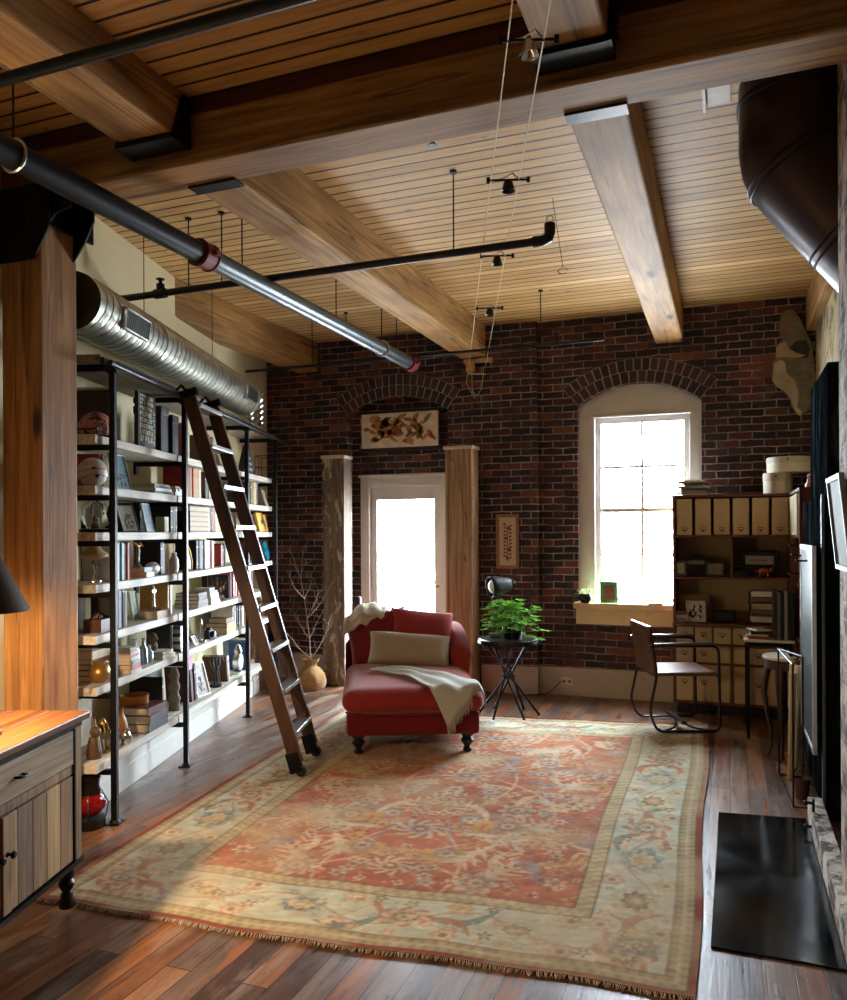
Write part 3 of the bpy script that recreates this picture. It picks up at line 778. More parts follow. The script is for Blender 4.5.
# ================================================================== CHAISE
def fabric(name, c, rough=.95, sheen=.3, sc=120, var=.14):
    t = NT(name); L = lin(c)
    n = t.noise(t.coords((sc, sc, sc)), 1.5, 3); big = t.noise(t.coords(), 3.5, 4)
    cc = t.ramp(n, [(.3, tuple(v * (1 - var) for v in L)), (.7, tuple(v * (1 + var) for v in L))])
    cc = t.mix(.35, cc, t.ramp(big, [(.3, (.7,) * 3), (.7, (1, 1, 1))]), 'MULTIPLY')
    t.color(cc); t.rough(rough); t.p.inputs['Sheen Weight'].default_value = sheen; t.p.inputs['Sheen Roughness'].default_value = .4
    t.p.inputs['Specular IOR Level'].default_value = .2
    t.bump(n, .25, .002); return t.m
M['red_fab'] = fabric('brick red linen', (140, 46, 42))
M['dark_red_fab'] = fabric('dark red linen', (112, 30, 30))
M['pil_fab'] = fabric('grey beige linen', (158, 142, 120), var=.08)
M['throw_fab'] = fabric('pale grey wool', (178, 178, 168), var=.1, sc=70)
M['cream_fab'] = fabric('cream knitted wool', (196, 184, 160), var=.14, sc=60)
CH0 = Vector((-2.02, 5.06, .0145)); CHR = RD(25)
ch = T('chaise_longue', 'brick red upholstered chaise longue with turned black legs on the rug', 'chaise longue', CH0, CHR)
def softbox(b, x0, x1, y0, y1, z0, z1, e=.09, k=12, bulge=.0, top=.0):
    """rounded cushion block as a dense rounded box"""
    cx, cy, cz = (x0 + x1) / 2, (y0 + y1) / 2, (z0 + z1) / 2; hx, hy, hz = (x1 - x0) / 2, (y1 - y0) / 2, (z1 - z0) / 2
    def m(a, c2, n):
        # inner clamp + radius
        p = Vector((a, c2, n))
        q = Vector((max(-1, min(1, a)) * hx, max(-1, min(1, c2)) * hy, max(-1, min(1, n)) * hz))
        e2 = min(e, hx, hy, hz)
        inner = Vector((max(-(hx - e2), min(hx - e2, q.x)), max(-(hy - e2), min(hy - e2, q.y)), max(-(hz - e2), min(hz - e2, q.z))))
        d = q - inner
        if d.length > 1e-9: d = d.normalized() * e2
        q = inner + d
        f = (1 - (q.x / hx) ** 2) * (1 - (q.y / hy) ** 2)
        if q.z > 0: q.z += top * max(0, f)
        g = (1 - (q.z / hz) ** 2)
        q.x += bulge * g * (1 if q.x > 0 else -1) * (abs(q.x) / hx) ** 4; q.y += bulge * g * (1 if q.y > 0 else -1) * (abs(q.y) / hy) ** 4
        return Vector((cx, cy, cz)) + q
    import itertools
    cv = [-1 + 2 * i / k for i in range(k + 1)]
    # warp parameter so that more samples fall on the rounded edge
    wq = lambda t_: math.copysign(abs(t_) ** .6, t_)
    for ax in range(3):
        for sg in (-1, 1):
            def f(u, v):
                a, c2 = wq(2 * u - 1), wq(2 * v - 1)
                l = [a, c2]; l.insert(ax, sg); return m(*l)
            b.grid(f, k, k)
    return b
b = softbox(B(), -.465, .465, .03, 1.44, .125, .30, .035, 14)
b.out('upholstered_base', M['dark_red_fab'], ch, smooth=True, merge=True)
b = softbox(B(), -.475, .475, -.01, 1.22, .28, .455, .08, 18, bulge=.018, top=.03)
b.out('seat_cushion', M['red_fab'], ch, smooth=True, merge=True)
# back: slightly raked shell, higher at the middle, wrapping to the left and rolling into an arm on the right
def backf(sgn):
    def g(u, v):
        x = -.50 + 1.0 * u
        topz = .79 - (.20 if u < .5 else .12) * (max(0, abs(2 * u - 1) - .45) / .55) ** 1.6
        z = .2 + (topz - .2) * v
        curve = -.16 * abs(2 * u - 1) ** 3
        yc = 1.38 + .12 * v + curve * (1 - .0)
        th = .075 * (1 - .65 * abs(2 * v - 1) ** 6)
        return Vector((x, yc + sgn * th, z))
    return g
b = B(); b.grid(backf(1), 24, 14); b.grid(backf(-1), 24, 14)
for vv in (0, 1): b.grid(lambda a, c, vv=vv: backf(1)(a, vv).lerp(backf(-1)(a, vv), c), 24, 4)
for uu in (0, 1): b.grid(lambda a, c, uu=uu: backf(1)(uu, a).lerp(backf(-1)(uu, a), c), 14, 4)
b.out('backrest', M['dark_red_fab'], ch, smooth=True, merge=True)
def arm(x, y0, y1, z0, z1, name, wd=.075, drop=.0):
    # rolled arm: loft of keyhole sections along y
    b = B(); rings = []; n = 14
    for i in range(n + 1):
        t_ = i / n; y = y0 + (y1 - y0) * t_; h = z0 + (z1 - z0) * (1 - (1 - t_) ** 1.6)
        r_ = wd * (1.05 + .1 * math.sin(PI * t_)); e = 1.
        if i == 0: e = .7
        pts = []
        for k in range(20):
            a = 2 * PI * k / 20
            px_, pz_ = math.cos(a) * r_ * e, math.sin(a)
            zz = (h - r_) + pz_ * r_ * e if pz_ > 0 else (h - r_) + pz_ * (h - r_ - .17)
            if pz_ < -.2: px_ = math.copysign(min(abs(px_) + .02, r_ * .72), px_)
            pts.append(b.bm.verts.new((x + px_, y + (.03 * (1 - e)), zz)))
        rings.append(pts)
    b.skin(rings); return b.out(name, M['red_fab'], ch, smooth=True, auto=70)
arm(.43, .86, 1.42, .60, .76, 'rolled_arm', .08)
# back cushions
def cush(name, w_, d_, h_, c, rx, ry=0, rz=0, mat=None, par=ch, q=.5):
    Mx = Matrix.Translation(c) @ Matrix.Rotation(rz, 4, 'Z') @ Matrix.Rotation(ry, 4, 'Y') @ Matrix.Rotation(rx, 4, 'X')
    b = B(); b.pillow((0, 0, 0), w_, d_, h_, Mx, 18, 4, q); return b.out(name, mat or M['red_fab'], par, smooth=True, merge=True, auto=80)
cush('back_cushion', .52, .46, .22, (-.22, 1.20, .645), RD(70), RD(-13), RD(-8), M['dark_red_fab'])
cush('back_cushion', .54, .47, .23, (.13, 1.15, .665), RD(66), RD(7), RD(8))
# piping along the cushion front edge
b = B(); b.tube([(-.47, 0.04, .30), (-.3, -.012, .292), (0, -.022, .288), (.3, -.012, .292), (.47, .04, .30)], .006, 6); b.out('piping', M['dark_red_fab'], ch, smooth=True)
legm = flat('black turned wood', (20, 16, 15), .35, var=.1)
for x, y in ((-.38, .10), (.38, .10), (-.38, 1.34), (.38, 1.34)):
    b = B(); b.lathe([(.022, 0), (.03, .006), (.032, .02), (.02, .035), (.024, .045), (.045, .07), (.047, .085), (.03, .105), (.045, .115), (.045, .13)], 16, (x, y, 0)); b.out('leg', legm, ch, smooth=True)
# lumbar pillow
MC = Matrix.Translation(CH0) @ Matrix.Rotation(CHR, 4, 'Z')
lp = T('lumbar_pillow', 'long grey-beige lumbar pillow resting against the red back cushions', 'pillow', MC @ Vector((.02, .90, .50)), CHR)
cush('pillow_cover', .66, .28, .17, (0, 0, .095), RD(62), RD(5), RD(0), M['pil_fab'], lp, q=.42)
# throw over the foot
def seat_z(x, y):
    hx, hy = .475, .615; q = max(0, (1 - (x / hx) ** 2)) * max(0, 1 - ((y - .605) / hy) ** 2)
    return .455 + .03 * q
def throw_pt(u, v):
    # u along the length from the seat middle to the right front edge, v across
    base = Vector((-.24 + .61 * u + .05 * math.sin(u * 3), .64 - .68 * u + .06 * math.sin(u * 3), 0)); wdt = .16 + .26 * min(1, u * 1.4)
    x = base.x + (v - .5) * wdt * .72; y = base.y + (v - .5) * wdt * .70
    z = seat_z(min(x, .44), max(.02, y)) + .008 + .010 * math.sin(v * 15 + u * 4) + .006 * math.sin(u * 17 + v * 5) + .006
    over = x - .455
    if over > 0: x = .455 + .06 * (1 - math.exp(-over * 20)) + .004 * math.sin(v * 14); z -= over * 1.15
    ov2 = .03 - y
    if ov2 > 0: y = .03 - .088 * (1 - math.exp(-ov2 * 22)); z -= ov2 * 1.2
    return x, y, z
th = T('throw_blanket', 'pale grey fringed throw draped over the foot of the red chaise', 'throw blanket', CH0, CHR)
b = B()
b.grid(lambda u, v: Vector(throw_pt(u, v)), 46, 26)
b.out('woven_cloth', M['throw_fab'], th, smooth=True, solid=.008)
b = B()
for i in range(44):
    p = Vector(throw_pt(1, i / 43)); L_ = rng.uniform(.06, .10)
    b.tube([p, p + Vector((.004, rng.uniform(-.008, .008), -L_ * .5)), p + Vector((.006 + rng.uniform(-.006, .01), rng.uniform(-.015, .015), -L_))], [.0035, .003, .0015], 5)
for i in range(20):
    p = Vector(throw_pt(0, i / 19)); L_ = rng.uniform(.03, .05)
    b.tube([p, p + Vector((-L_, .01, -.004))], [.003, .0015], 5)
o = b.out('fringe', M['throw_fab'], th, smooth=True); o['kind'] = 'stuff'
# folded throw over the back
t2 = T('folded_throw', 'folded cream knitted throw lying over the left top of the chaise back', 'throw blanket', MC @ Vector((-.30, 1.29, .765)), CHR)
def tb(u, v):
    x = -.20 + .40 * u + .04 * (v - .5); f = v * 2 - 1
    sag = .06 * max(0, (.35 - u)) * 3
    y = .14 * math.sin(f * 1.35) ; z = .115 + .03 * math.sin(u * 4) - .14 * abs(f) ** 2.2 - sag * 1.2 + .010 * math.sin(u * 21 + v * 4)
    return Vector((x, y + .01 * math.sin(u * 13), z))
b = B(); b.grid(tb, 26, 18); b.grid(lambda u, v: tb(.12 + u * .7, .1 + v * .75) + Vector((.01, -.01, .020 + .006 * math.sin(v * 12))), 20, 14)
b.out('knitted_cloth', M['cream_fab'], t2, smooth=True, solid=.014)

# ================================================================== FOLDING TABLE, LAMP, PLANT
tt = T('folding_table', 'round dark folding side table with crossed legs right of the chaise', 'side table', (-1.74, 6.52, .001), RD(21))
b = B(); b.lathe([(.0, .615), (.235, .615), (.25, .622), (.25, .645), (.243, .650), (.0, .650)], 32); b.out('table_top', flat('dark lacquered top', (38, 32, 30), .35, .2), tt, smooth=True, auto=30)
b = B(); b.lathe([(.246, .612), (.256, .612), (.256, .63), (.246, .63)], 32, cap=False); b.out('rim', M['dark_steel'], tt)
for a in (10, 70, 130, 190, 250, 310):
    a = RD(a); c, s_ = math.cos(a), math.sin(a)
    # each leg leans through the middle ring
    top = Vector((c * .2, s_ * .2, .615)); bot = Vector((-c * .24 - s_ * .07, -s_ * .24 + c * .07, .013))
    b = B(); b.cyl(top, bot, .0095, k=8); b.sph(bot, .013, 8, 6); b.out('leg', M['black_steel'], tt, smooth=True)
b = B(); b.lathe([(.05, .325), (.056, .325), (.056, .337), (.05, .337)], 16, (-.0, .0, 0), cap=False); b.out('centre_ring', M['dark_steel'], tt)
sl = T('spot_lamp', 'black adjustable spot lamp standing behind the potted plant', 'lamp', (-1.85, 6.53, .652))
b = B(); b.lathe([(.0, 0), (.06, 0), (.06, .012), (.02, .02), (.0, .02)], 20); b.tube([(0, 0, .01), (-.0, .0, .2), (.02, .02, .34), (.045, .02, .40)], .007, 8); b.out('stand', M['black_steel'], sl, smooth=True)
b = B()
axis = Vector((-.75, -.60, -.12)).normalized(); c0 = Vector((.10, .06, .45))
ax0 = c0 - axis * .0
rp = [(.03, -.04), (.04, -.02), (.056, .01), (.068, .06), (.082, .11), (.09, .15), (.09, .18)]
b.skin([b.ring(ax0 + axis * z, axis, r_, 20) for r_, z in rp], cap=False)
b._f(b.ring(ax0 + axis * -.04, axis, .03, 20))
for z in (.0, .012, .024, .036): b.skin([b.ring(ax0 + axis * (z - .03), axis, .046, 20), b.ring(ax0 + axis * (z - .025), axis, .046, 20)])
b.out('lamp_head', M['black'], sl, smooth=True, solid=.003)
b = B(); b.sph(ax0 + axis * .115, .074, 20, 12, (1, 1, 1)); b.out('white_reflector', flat('frosted white reflector', (225, 225, 220), .4, var=.03), sl, smooth=True)
b = B(); b.tube([(.045, .02, .39), (.07, .11, .43), (.085, .10, .45)], .006); b.tube([(.045, .02, .39), (.08, -.03, .43), (.10, -.0, .45)], .006); b.out('yoke', M['black_steel'], sl, smooth=True)
pp = T('potted_plant', 'bright green leafy plant in a dark pot on the folding table', 'potted plant', (-1.69, 6.48, .652))
b = B(); b.lathe([(.0, 0), (.07, 0), (.078, .01), (.095, .10), (.098, .12), (.088, .12), (.084, .105), (.0, .10)], 24); b.out('pot', flat('dark glazed pot', (22, 24, 32), .25, var=.1), pp, smooth=True)
def leaf(b, p, d, L_, w_, droop=.3, up=Vector((0, 0, 1))):
    d = d.normalized(); sd = d.cross(up)
    if sd.length < 1e-4: sd = Vector((1, 0, 0))
    sd.normalize(); nrm = sd.cross(d); vs_ = []
    for t_, ww in ((0, .15), (.3, .85), (.6, 1), (.85, .55), (1, .04)):
        c = p + d * (L_ * t_) - nrm * 0 - Vector((0, 0, droop * L_ * t_ * t_))
        vs_.append((b.bm.verts.new(c - sd * (w_ * ww / 2) + nrm * w_ * .12), b.bm.verts.new(c), b.bm.verts.new(c + sd * (w_ * ww / 2) + nrm * w_ * .12)))
    for a, c in zip(vs_[:-1], vs_[1:]):
        b._f([a[0], c[0], c[1], a[1]]); b._f([a[1], c[1], c[2], a[2]])
def leaf_mat(name, c1, c2):
    t = NT(name); g = t.n.new('ShaderNodeNewGeometry')
    t.color(t.ramp(g.outputs['Random Per Island'], [(0, lin(c1)), (1, lin(c2))])); t.rough(.45)
    t.p.inputs['Transmission Weight'].default_value = 0
    tl = t.n.new('ShaderNodeBsdfTranslucent'); tl.inputs[0].default_value = (*lin(c2), 1); mx = t.n.new('ShaderNodeMixShader'); mx.inputs[0].default_value = .35
    t.link(t.p.outputs[0], mx.inputs[1]); t.link(tl.outputs[0], mx.inputs[2]); t.link(mx.outputs[0], t.n['Material Output'].inputs[0]); return t.m
M['leaf'] = leaf_mat('bright green leaves', (52, 104, 28), (128, 190, 60))
b = B(); st = B(); r2 = random.Random(3)
for i in range(95):
    a = r2.uniform(0, 2 * PI); el = r2.uniform(.05, 1.45); R_ = r2.uniform(.14, .24)
    d = Vector((math.cos(a) * math.cos(el) * 1.1, math.sin(a) * math.cos(el), math.sin(el)))
    tip = Vector((0, 0, .10)) + d * R_
    if r2.random() < .25: tip.z -= .12
    st.tube([(0.02 * math.cos(a), .02 * math.sin(a), .10), Vector((0, 0, .12)) + d * R_ * .6 + Vector((0, 0, .02)), tip], .0018, 4)
    for j in range(r2.randint(5, 7)):
        aa = j * 2 * PI / 6 + a; dd = (Vector((math.cos(aa), math.sin(aa), .15)) + d * .6)
        leaf(b, tip, dd, r2.uniform(.055, .085), r2.uniform(.026, .038), .3)
b.out('foliage', M['leaf'], pp, smooth=True); st.out('stems', flat('green stems', (70, 110, 40), .6), pp)

# ================================================================== TWIG IN A SACK, PILASTERS, BAT, PICTURES
tw = T('twig_arrangement', 'bare white twig tree standing in a tied burlap sack by the door', 'twig tree', (-3.87, 6.95, 0))
burl = fabric('burlap', (150, 118, 72), var=.3, sc=40)
b = B(); b.lathe([(.0, 0), (.10, 0), (.135, .03), (.15, .09), (.135, .15), (.09, .205), (.045, .235), (.05, .25), (.075, .28), (.085, .30), (.06, .29), (.03, .25)], 22, cap=False)
for v_ in b.bm.verts:
    a = math.atan2(v_.co.y, v_.co.x); f = 1 + .07 * math.sin(a * 7 + v_.co.z * 9); v_.co.x *= f; v_.co.y *= f * (1 + .05 * math.sin(3 * a))
b.out('burlap_sack', burl, tw, smooth=True, solid=.004)
b = B(); b.tube([(.052 * math.cos(i * .6), .052 * math.sin(i * .6), .237 + .004 * math.sin(i)) for i in range(11)], .006, 6); b.out('twine', flat('twine', (170, 140, 90), .9), tw, smooth=True)
b = B(); r3 = random.Random(11)
def branch(p, d, L_, r_, dep):
    pts = [p]; q = p.copy(); dd = d.copy(); n = 5
    for i in range(n):
        dd = (dd + Vector((r3.uniform(-.22, .22), r3.uniform(-.22, .22), r3.uniform(-.06, .16)))).normalized(); q = q + dd * (L_ / n)
        q.y = min(q.y, .20); pts.append(q.copy())
    b.tube(pts, [r_ * (1 - .7 * i / n) for i in range(n + 1)], 5)
    if dep > 0:
        for i in range(1, n + 1):
            for _ in range(2 if dep > 1 else 1):
                a = r3.uniform(0, 2 * PI); nd = (dd * .5 + Vector((math.cos(a), math.sin(a) * .7, r3.uniform(.1, .8)))).normalized()
                branch(pts[i], nd, L_ * r3.uniform(.3, .5), r_ * .5, dep - 1)
branch(Vector((0, 0, .1)), Vector((-.02, 0, 1)), 1.0, .008, 2)
b.out('twigs', flat('whitened bark', (168, 156, 142), .8), tw)

def weathered(name, base, chips, thr=.52):
    t = NT(name)
    g = t.noise(t.coords((26, 26, 1.4)), 1.4, 6, .6, .4)
    c = t.ramp(g, [(.3, lin(tuple(x * .62 for x in base))), (.7, lin(base))])
    pm = t.ramp(t.noise(t.coords((7, 7, 2.2)), 1.9, 7, .72), [(thr, (0, 0, 0)), (thr + .05, (1, 1, 1))])
    c = t.mix(t.math('MULTIPLY', pm, .85), c, lin(chips)); t.color(c); t.rough(.8); t.bump(g, .5, .008); return t.m
def pilaster(name, x, y, w_, d_, h, mat, lab, rz=0.):
    p = T(name, lab, 'wooden pilaster', (x, y, 0), rz, 'weathered pilasters beside the door')
    b = B(); b.bx(-w_ / 2, w_ / 2, -d_ / 2, d_ / 2, 0, h - .03)
    b.bx(-w_ / 2 - .006, -w_ / 2 + .03, -d_ / 2 - .008, d_ / 2, 0, h - .03); b.bx(w_ / 2 - .03, w_ / 2 + .006, -d_ / 2 - .008, d_ / 2, 0, h - .03)
    b.out('shaft', mat, p, bevel=.008)
    b = B(); b.bx(-w_ / 2 - .02, w_ / 2 + .02, -d_ / 2 - .02, d_ / 2, h - .032, h); b.out('cap', flat('flaking white cap', (206, 200, 186), .7, var=.15), p, bevel=.005)
pilaster('door_pilaster', -3.735, 7.28, .225, .2, 2.33, weathered('grey weathered timber', (128, 108, 90), (184, 174, 158), .56), 'grey weathered wooden pilaster left of the glazed door', RD(3))
pilaster('door_pilaster', -2.40, 7.30, .26, .2, 2.37, weathered('tan weathered timber', (186, 148, 110), (112, 80, 56), .6), 'tan weathered wooden pilaster right of the glazed door', RD(-2))
bt = T('wooden_bat', 'wooden bat with dark blue tip leaning on the left pilaster', 'bat', (-3.42, 7.06, 0))
b = B(); b.skin([b.ring(Vector((.0, .0, 0)) + Vector((-.04, .12, 1)) * z, (-.04, .12, 1), r_, 14) for r_, z in ((.018, 0), (.014, .02), (.014, .3), (.022, .5), (.034, .68), (.036, .80))]); b.out('barrel', flat('pale ash wood', (206, 170, 112), .4, var=.1), bt, smooth=True)
b = B(); b.skin([b.ring(Vector((.0, .0, 0)) + Vector((-.04, .12, 1)) * z, (-.04, .12, 1), r_, 14) for r_, z in ((.037, .80), (.037, .88), (.03, .905), (.012, .915))]); b.out('painted_tip', flat('dark blue paint', (28, 36, 56), .4), bt, smooth=True)

# floral panel over the door
fp = T('floral_panel', 'long pale wooden panel painted with rust and olive leaves above the door', 'wall panel', (-3.12, YL + .02, 2.59))
b = B(); b.bx(-.42, .42, -.012, .012, -.175, .175); b.out('backing', flat('pale weathered board', (214, 200, 178), .7, var=.15, vs=9), fp, bevel=.004)
lm = [flat('rust paint', (162, 88, 54), .7), flat('olive paint', (124, 108, 66), .7), flat('orange brown paint', (190, 128, 78), .7)]
for ci in range(3):
    b = B(); r4 = random.Random(40 + ci)
    for i in range(32):
        cx, cz = r4.uniform(-.36, .34), r4.uniform(-.13, .13); a = r4.choice((.6, 2.4, 1.1, -.5, 2.9)) + r4.uniform(-.4, .4); L_ = r4.uniform(.09, .16); w_ = r4.uniform(.018, .032)
        pts = []
        for k in range(9): t_ = k / 8; pts.append((t_, w_ * math.sin(PI * t_) ** .8))
        for k in range(7, 0, -1): t_ = k / 8; pts.append((t_, -w_ * .6 * math.sin(PI * t_)))
        P2 = [(cx + math.cos(a) * L_ * t_ - math.sin(a) * o_, cz + math.sin(a) * L_ * t_ + math.cos(a) * o_) for t_, o_ in pts]
        if max(abs(p[0]) for p in P2) < .412 and max(abs(p[1]) for p in P2) < .168: b.prism(P2, -.0125 - .0008 * (ci + 1), -.0118, 'y')
    b.out('painted_leaves', lm[ci], fp)
b = B(); b.bx(-.46, .46, .012, .05, -.21, -.18); b.bx(-.46, .46, .012, .05, .18, .205); b.out('transom_frame', flat('dark stained frame', (40, 26, 22), .6), fp)
fa = T('framed_art', 'narrow tan-framed floral drawing hung on the brick wall', 'picture', (-1.985, YL - .002, 1.455), 0)
b = B(); w_, h_ = .112, .262
for x0, x1, z0, z1 in ((-w_, w_, -h_, -h_ + .03), (-w_, w_, h_ - .03, h_), (-w_, -w_ + .03, -h_ + .03, h_ - .03), (w_ - .03, w_, -h_ + .03, h_ - .03)): b.bx(x0, x1, -.024, 0, z0, z1)
b.out('frame', flat('tan wooden frame', (146, 106, 78), .5, var=.15), fa, bevel=.003)
b = B(); b.bx(-w_ + .02, w_ - .02, -.012, -.004, -h_ + .02, h_ - .02); b.out('paper', flat('aged cream paper', (206, 188, 158), .8, var=.06), fa)
b = B(); r5 = random.Random(8)
b.bx(-.004, .004, -.0135, -.012, -.19, .15)
for i in range(20):
    z = -.17 + i * .017; sgn = (-1) ** i; x0 = sgn * .005
    b.prism([(x0, z), (x0 + sgn * .028, z + .006), (x0 + sgn * r5.uniform(.035, .05), z + .024), (x0 + sgn * .018, z + .022)], -.0135, -.012, 'y')
b.out('drawing', flat('brown ink', (104, 60, 48), .8), fa)
b = B()
for z, x in ((.13, .01), (.03, -.02), (-.08, .02), (-.16, -.005)): b.prism([(x + .018 * math.cos(i * .785), z + .018 * math.sin(i * .785)) for i in range(8)], -.0142, -.0134, 'y')
b.out('drawing', flat('dull red ink', (150, 70, 60), .8), fa)
# wall outlet
ol = T('wall_outlet', 'white power outlet on the cream baseboard under the window', 'outlet', (-1.43, YR - .036, .135))
b = B(); b.bx(-.055, .055, -.007, 0, -.035, .035); b.out('cover_plate', flat('white plastic', (214, 206, 190), .4, var=.02), ol, bevel=.003)
b = B()
for x in (-.025, .025): b.bx(x - .014, x + .014, -.0095, -.007, -.014, .014)
b.out('socket', flat('grey plastic', (120, 114, 104), .5), ol)
pc = T('power_cord', 'black cord running from the baseboard outlet towards the table', 'cord', (-1.43, YR - .05, 0))
b = B(); b.tube([(-.03, .0, .135), (-.06, -.03, .13), (-.12, -.05, .06), (-.2, -.04, .008), (-.34, -.10, .007), (-.45, -.3, .007)], .004, 6); b.out('cable', M['black'], pc, smooth=True)
# ================================================================== OVERHEAD PIPES, DUCT, CABLES
pm = flat('black iron pipe', (34, 36, 40), .38, .55, var=.15)
def hang(parent, x, y, z0, z1=ZC):
    b = B(); b.cyl((x, y, z0), (x, y, z1), .004, k=6); b.cyl((x, y, z1 - .012), (x, y, z1), .02, k=10); return b.out('hanger_rod', M['dark_steel'], parent)
mp_ = T('main_water_pipe', 'thick dark iron pipe with red couplings running under the girder', 'pipe', (-2.62, 3.2, 3.04))
R_ = .057
b = B(); b.cyl((0, -5.5, 0), (0, .33, 0), R_, k=24); b.out('pipe_length', pm, mp_, smooth=True, auto=30)
b = B(); b.cyl((0, .39, 0), (0, 3.28, 0), R_ * .98, k=24); b.out('pipe_length', flat('grey galvanised pipe', (96, 102, 106), .34, .7, var=.12), mp_, smooth=True, auto=30)
for y in (.36, 3.31):
    b = B(); b.cyl((0, y - .045, 0), (0, y + .045, 0), R_ + .012, k=24); b.cyl((0, y - .055, 0), (0, y - .045, 0), R_ + .018, k=24); b.cyl((0, y + .045, 0), (0, y + .055, 0), R_ + .018, k=24); b.bx(-R_ - .04, R_ + .04, y - .018, y + .018, -.014, .014)
    b.out('coupling', M['red_paint'], mp_, bevel=.003)
for y in (-.855, 2.7): 
    b = B(); b.tube([((R_ + .006) * math.cos(a), y, (R_ + .006) * math.sin(a)) for a in [i * 2 * PI / 20 for i in range(20)]], .007, 6, closed=True); b.out('clevis_ring', M['silver'], mp_)
    hang(mp_, 0, y, R_, .51)
for y in (.72, 1.9): hang(mp_, 0, y, R_, .51)
def branch_pipe(name, lab, x0, x1, y, z, r_, hangs, elbow=None, tee=None):
    p = T(name, lab, 'pipe', ((x0 + x1) / 2, y, z)); c = (x0 + x1) / 2
    pts = [(x0 - c, 0, 0), (x1 - c, 0, 0)]
    b = B(); b.cyl(pts[0], pts[1], r_, k=16); b.out('pipe_length', pm, p, smooth=True, auto=30)
    if elbow:
        b = B(); e = x1 - c; b.tube([(e - .07, 0, 0), (e - .02, 0, 0), (e + .012, 0, .012), (e + .02, 0, .04), (e + .02, 0, .085)], r_ * 1.35, 14); b.out('elbow', pm, p, smooth=True)
        b = B(); b.tube([(e + .02 + .018 * math.cos(a), 0, .11 + .02 * math.sin(a)) for a in [i * PI / 6 for i in range(12)]], .004, 6, closed=True); b.cyl((e + .02, 0, .085), (e + .02, 0, .1), .008); b.out('sprinkler_head', M['chrome'], p)
    if tee is not None:
        b = B(); e = tee - c; b.cyl((e - .04, 0, 0), (e + .04, 0, 0), r_ * 1.45, k=14); b.cyl((e, 0, 0), (e, 0, .06), r_ * 1.2, k=14); b.cyl((e, 0, .06), (e, 0, .09), .012); b.cyl((e, 0, .09), (e, 0, .095), .028); b.out('tee', pm, p, smooth=True, auto=30)
    for hx in hangs: hang(p, hx - c, 0, r_, ZC - z)
    return p
branch_pipe('sprinkler_pipe', 'black sprinkler pipe with an upturned elbow under the middle beam', -3.74, -.90, 4.19, 3.10, .022, (-3.2, -2.95, -1.42), elbow=True, tee=-3.42)
branch_pipe('sprinkler_pipe', 'thin sprinkler pipe close to the back brick wall', -4.32, -.93, 6.52, 3.10, .013, (-3.6, -3.25, -2.75, -1.45), tee=-1.32)
branch_pipe('sprinkler_pipe', 'black pipe crossing under the near beams at the top left', -3.2, 2.6, 2.02, 3.10, .021, (-1.2,))
sp_ = T('sprinkler_drop', 'chrome sprinkler drop under the boards between two long beams', 'sprinkler', (-1.38, 3.75, ZC))
b = B(); b.cyl((0, 0, 0), (0, 0, -.02), .045, k=18); b.cyl((0, 0, -.02), (0, 0, -.06), .012); b.cyl((0, 0, -.06), (0, 0, -.065), .024); b.out('escutcheon', M['dark_steel'], sp_, smooth=True, auto=30)
# spiral duct along the shelf wall
dm = NT('spiral galvanised duct'); tcd = dm.coords((1, 1, 1)); wv = dm.n.new('ShaderNodeTexWave')
nz = dm.noise(dm.coords(), 9, 4); dm.color(dm.ramp(nz, [(.3, lin((168, 170, 158))), (.7, lin((216, 216, 202)))])); dm.rough(.34); dm.p.inputs['Metallic'].default_value = .9
s0, s1 = -.10, 2.95
dc = SP(s0, .17, 2.775); du = T('spiral_duct', 'silver spiral ventilation duct running above the bookshelves', 'duct', SP(s0, .17, 2.775), SHR)
Ld = s1 - s0; rd = .156
b = B()
prof = []; n = 40
for i in range(n):
    a = i / n * Ld; st_ = Ld / n
    prof += [(a, rd), (a + st_ * .86, rd), (a + st_ * .90, rd + .004), (a + st_ * .96, rd + .004)]
rings = [b.ring((x + .0, 0, 0), (1, -.0, 0), r_, 32) for x, r_ in prof] + [b.ring((Ld, 0, 0), (1, 0, 0), rd, 32)]
# seams run as a slight spiral: shear ring positions
for rg in rings:
    for v_ in rg: v_.co.x += .035 * v_.co.z / rd * (1 if .05 < v_.co.x < Ld - .05 else 0)
b.skin(rings, cap=False); b.out('duct_shell', dm.m, du, smooth=True, auto=50)
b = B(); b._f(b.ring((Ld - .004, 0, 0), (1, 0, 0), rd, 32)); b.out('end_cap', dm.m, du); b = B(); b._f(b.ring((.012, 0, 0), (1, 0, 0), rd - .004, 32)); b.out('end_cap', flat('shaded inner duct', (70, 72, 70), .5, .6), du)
for xs in (.28, 2.6):
    reg = B(); a = RD(8); Mx = Matrix.Translation((xs, 0, 0)) @ Matrix.Rotation(a, 4, 'X')
    reg.bx(-.02, .30, -rd - .022, -rd + .05, -.06, -.05, Mx); reg.bx(-.02, .30, -rd - .022, -rd + .05, .05, .06, Mx); reg.bx(-.02, -.01, -rd - .022, -rd + .05, -.05, .05, Mx); reg.bx(.29, .30, -rd - .022, -rd + .05, -.05, .05, Mx)
    o = reg.out('register_frame', M['silver'], du, bevel=.002)
    reg = B(); reg.bx(-.01, .29, -rd - .004, -rd + .02, -.05, .05, Mx); reg.out('register_back', M['black'], du)
    reg = B()
    for i in range(11): reg.bx(.01 + i * .026, .014 + i * .026, -rd - .018, -rd, -.048, .048, Mx)
    g_ = reg.out('register_grille', M['silver'], du)
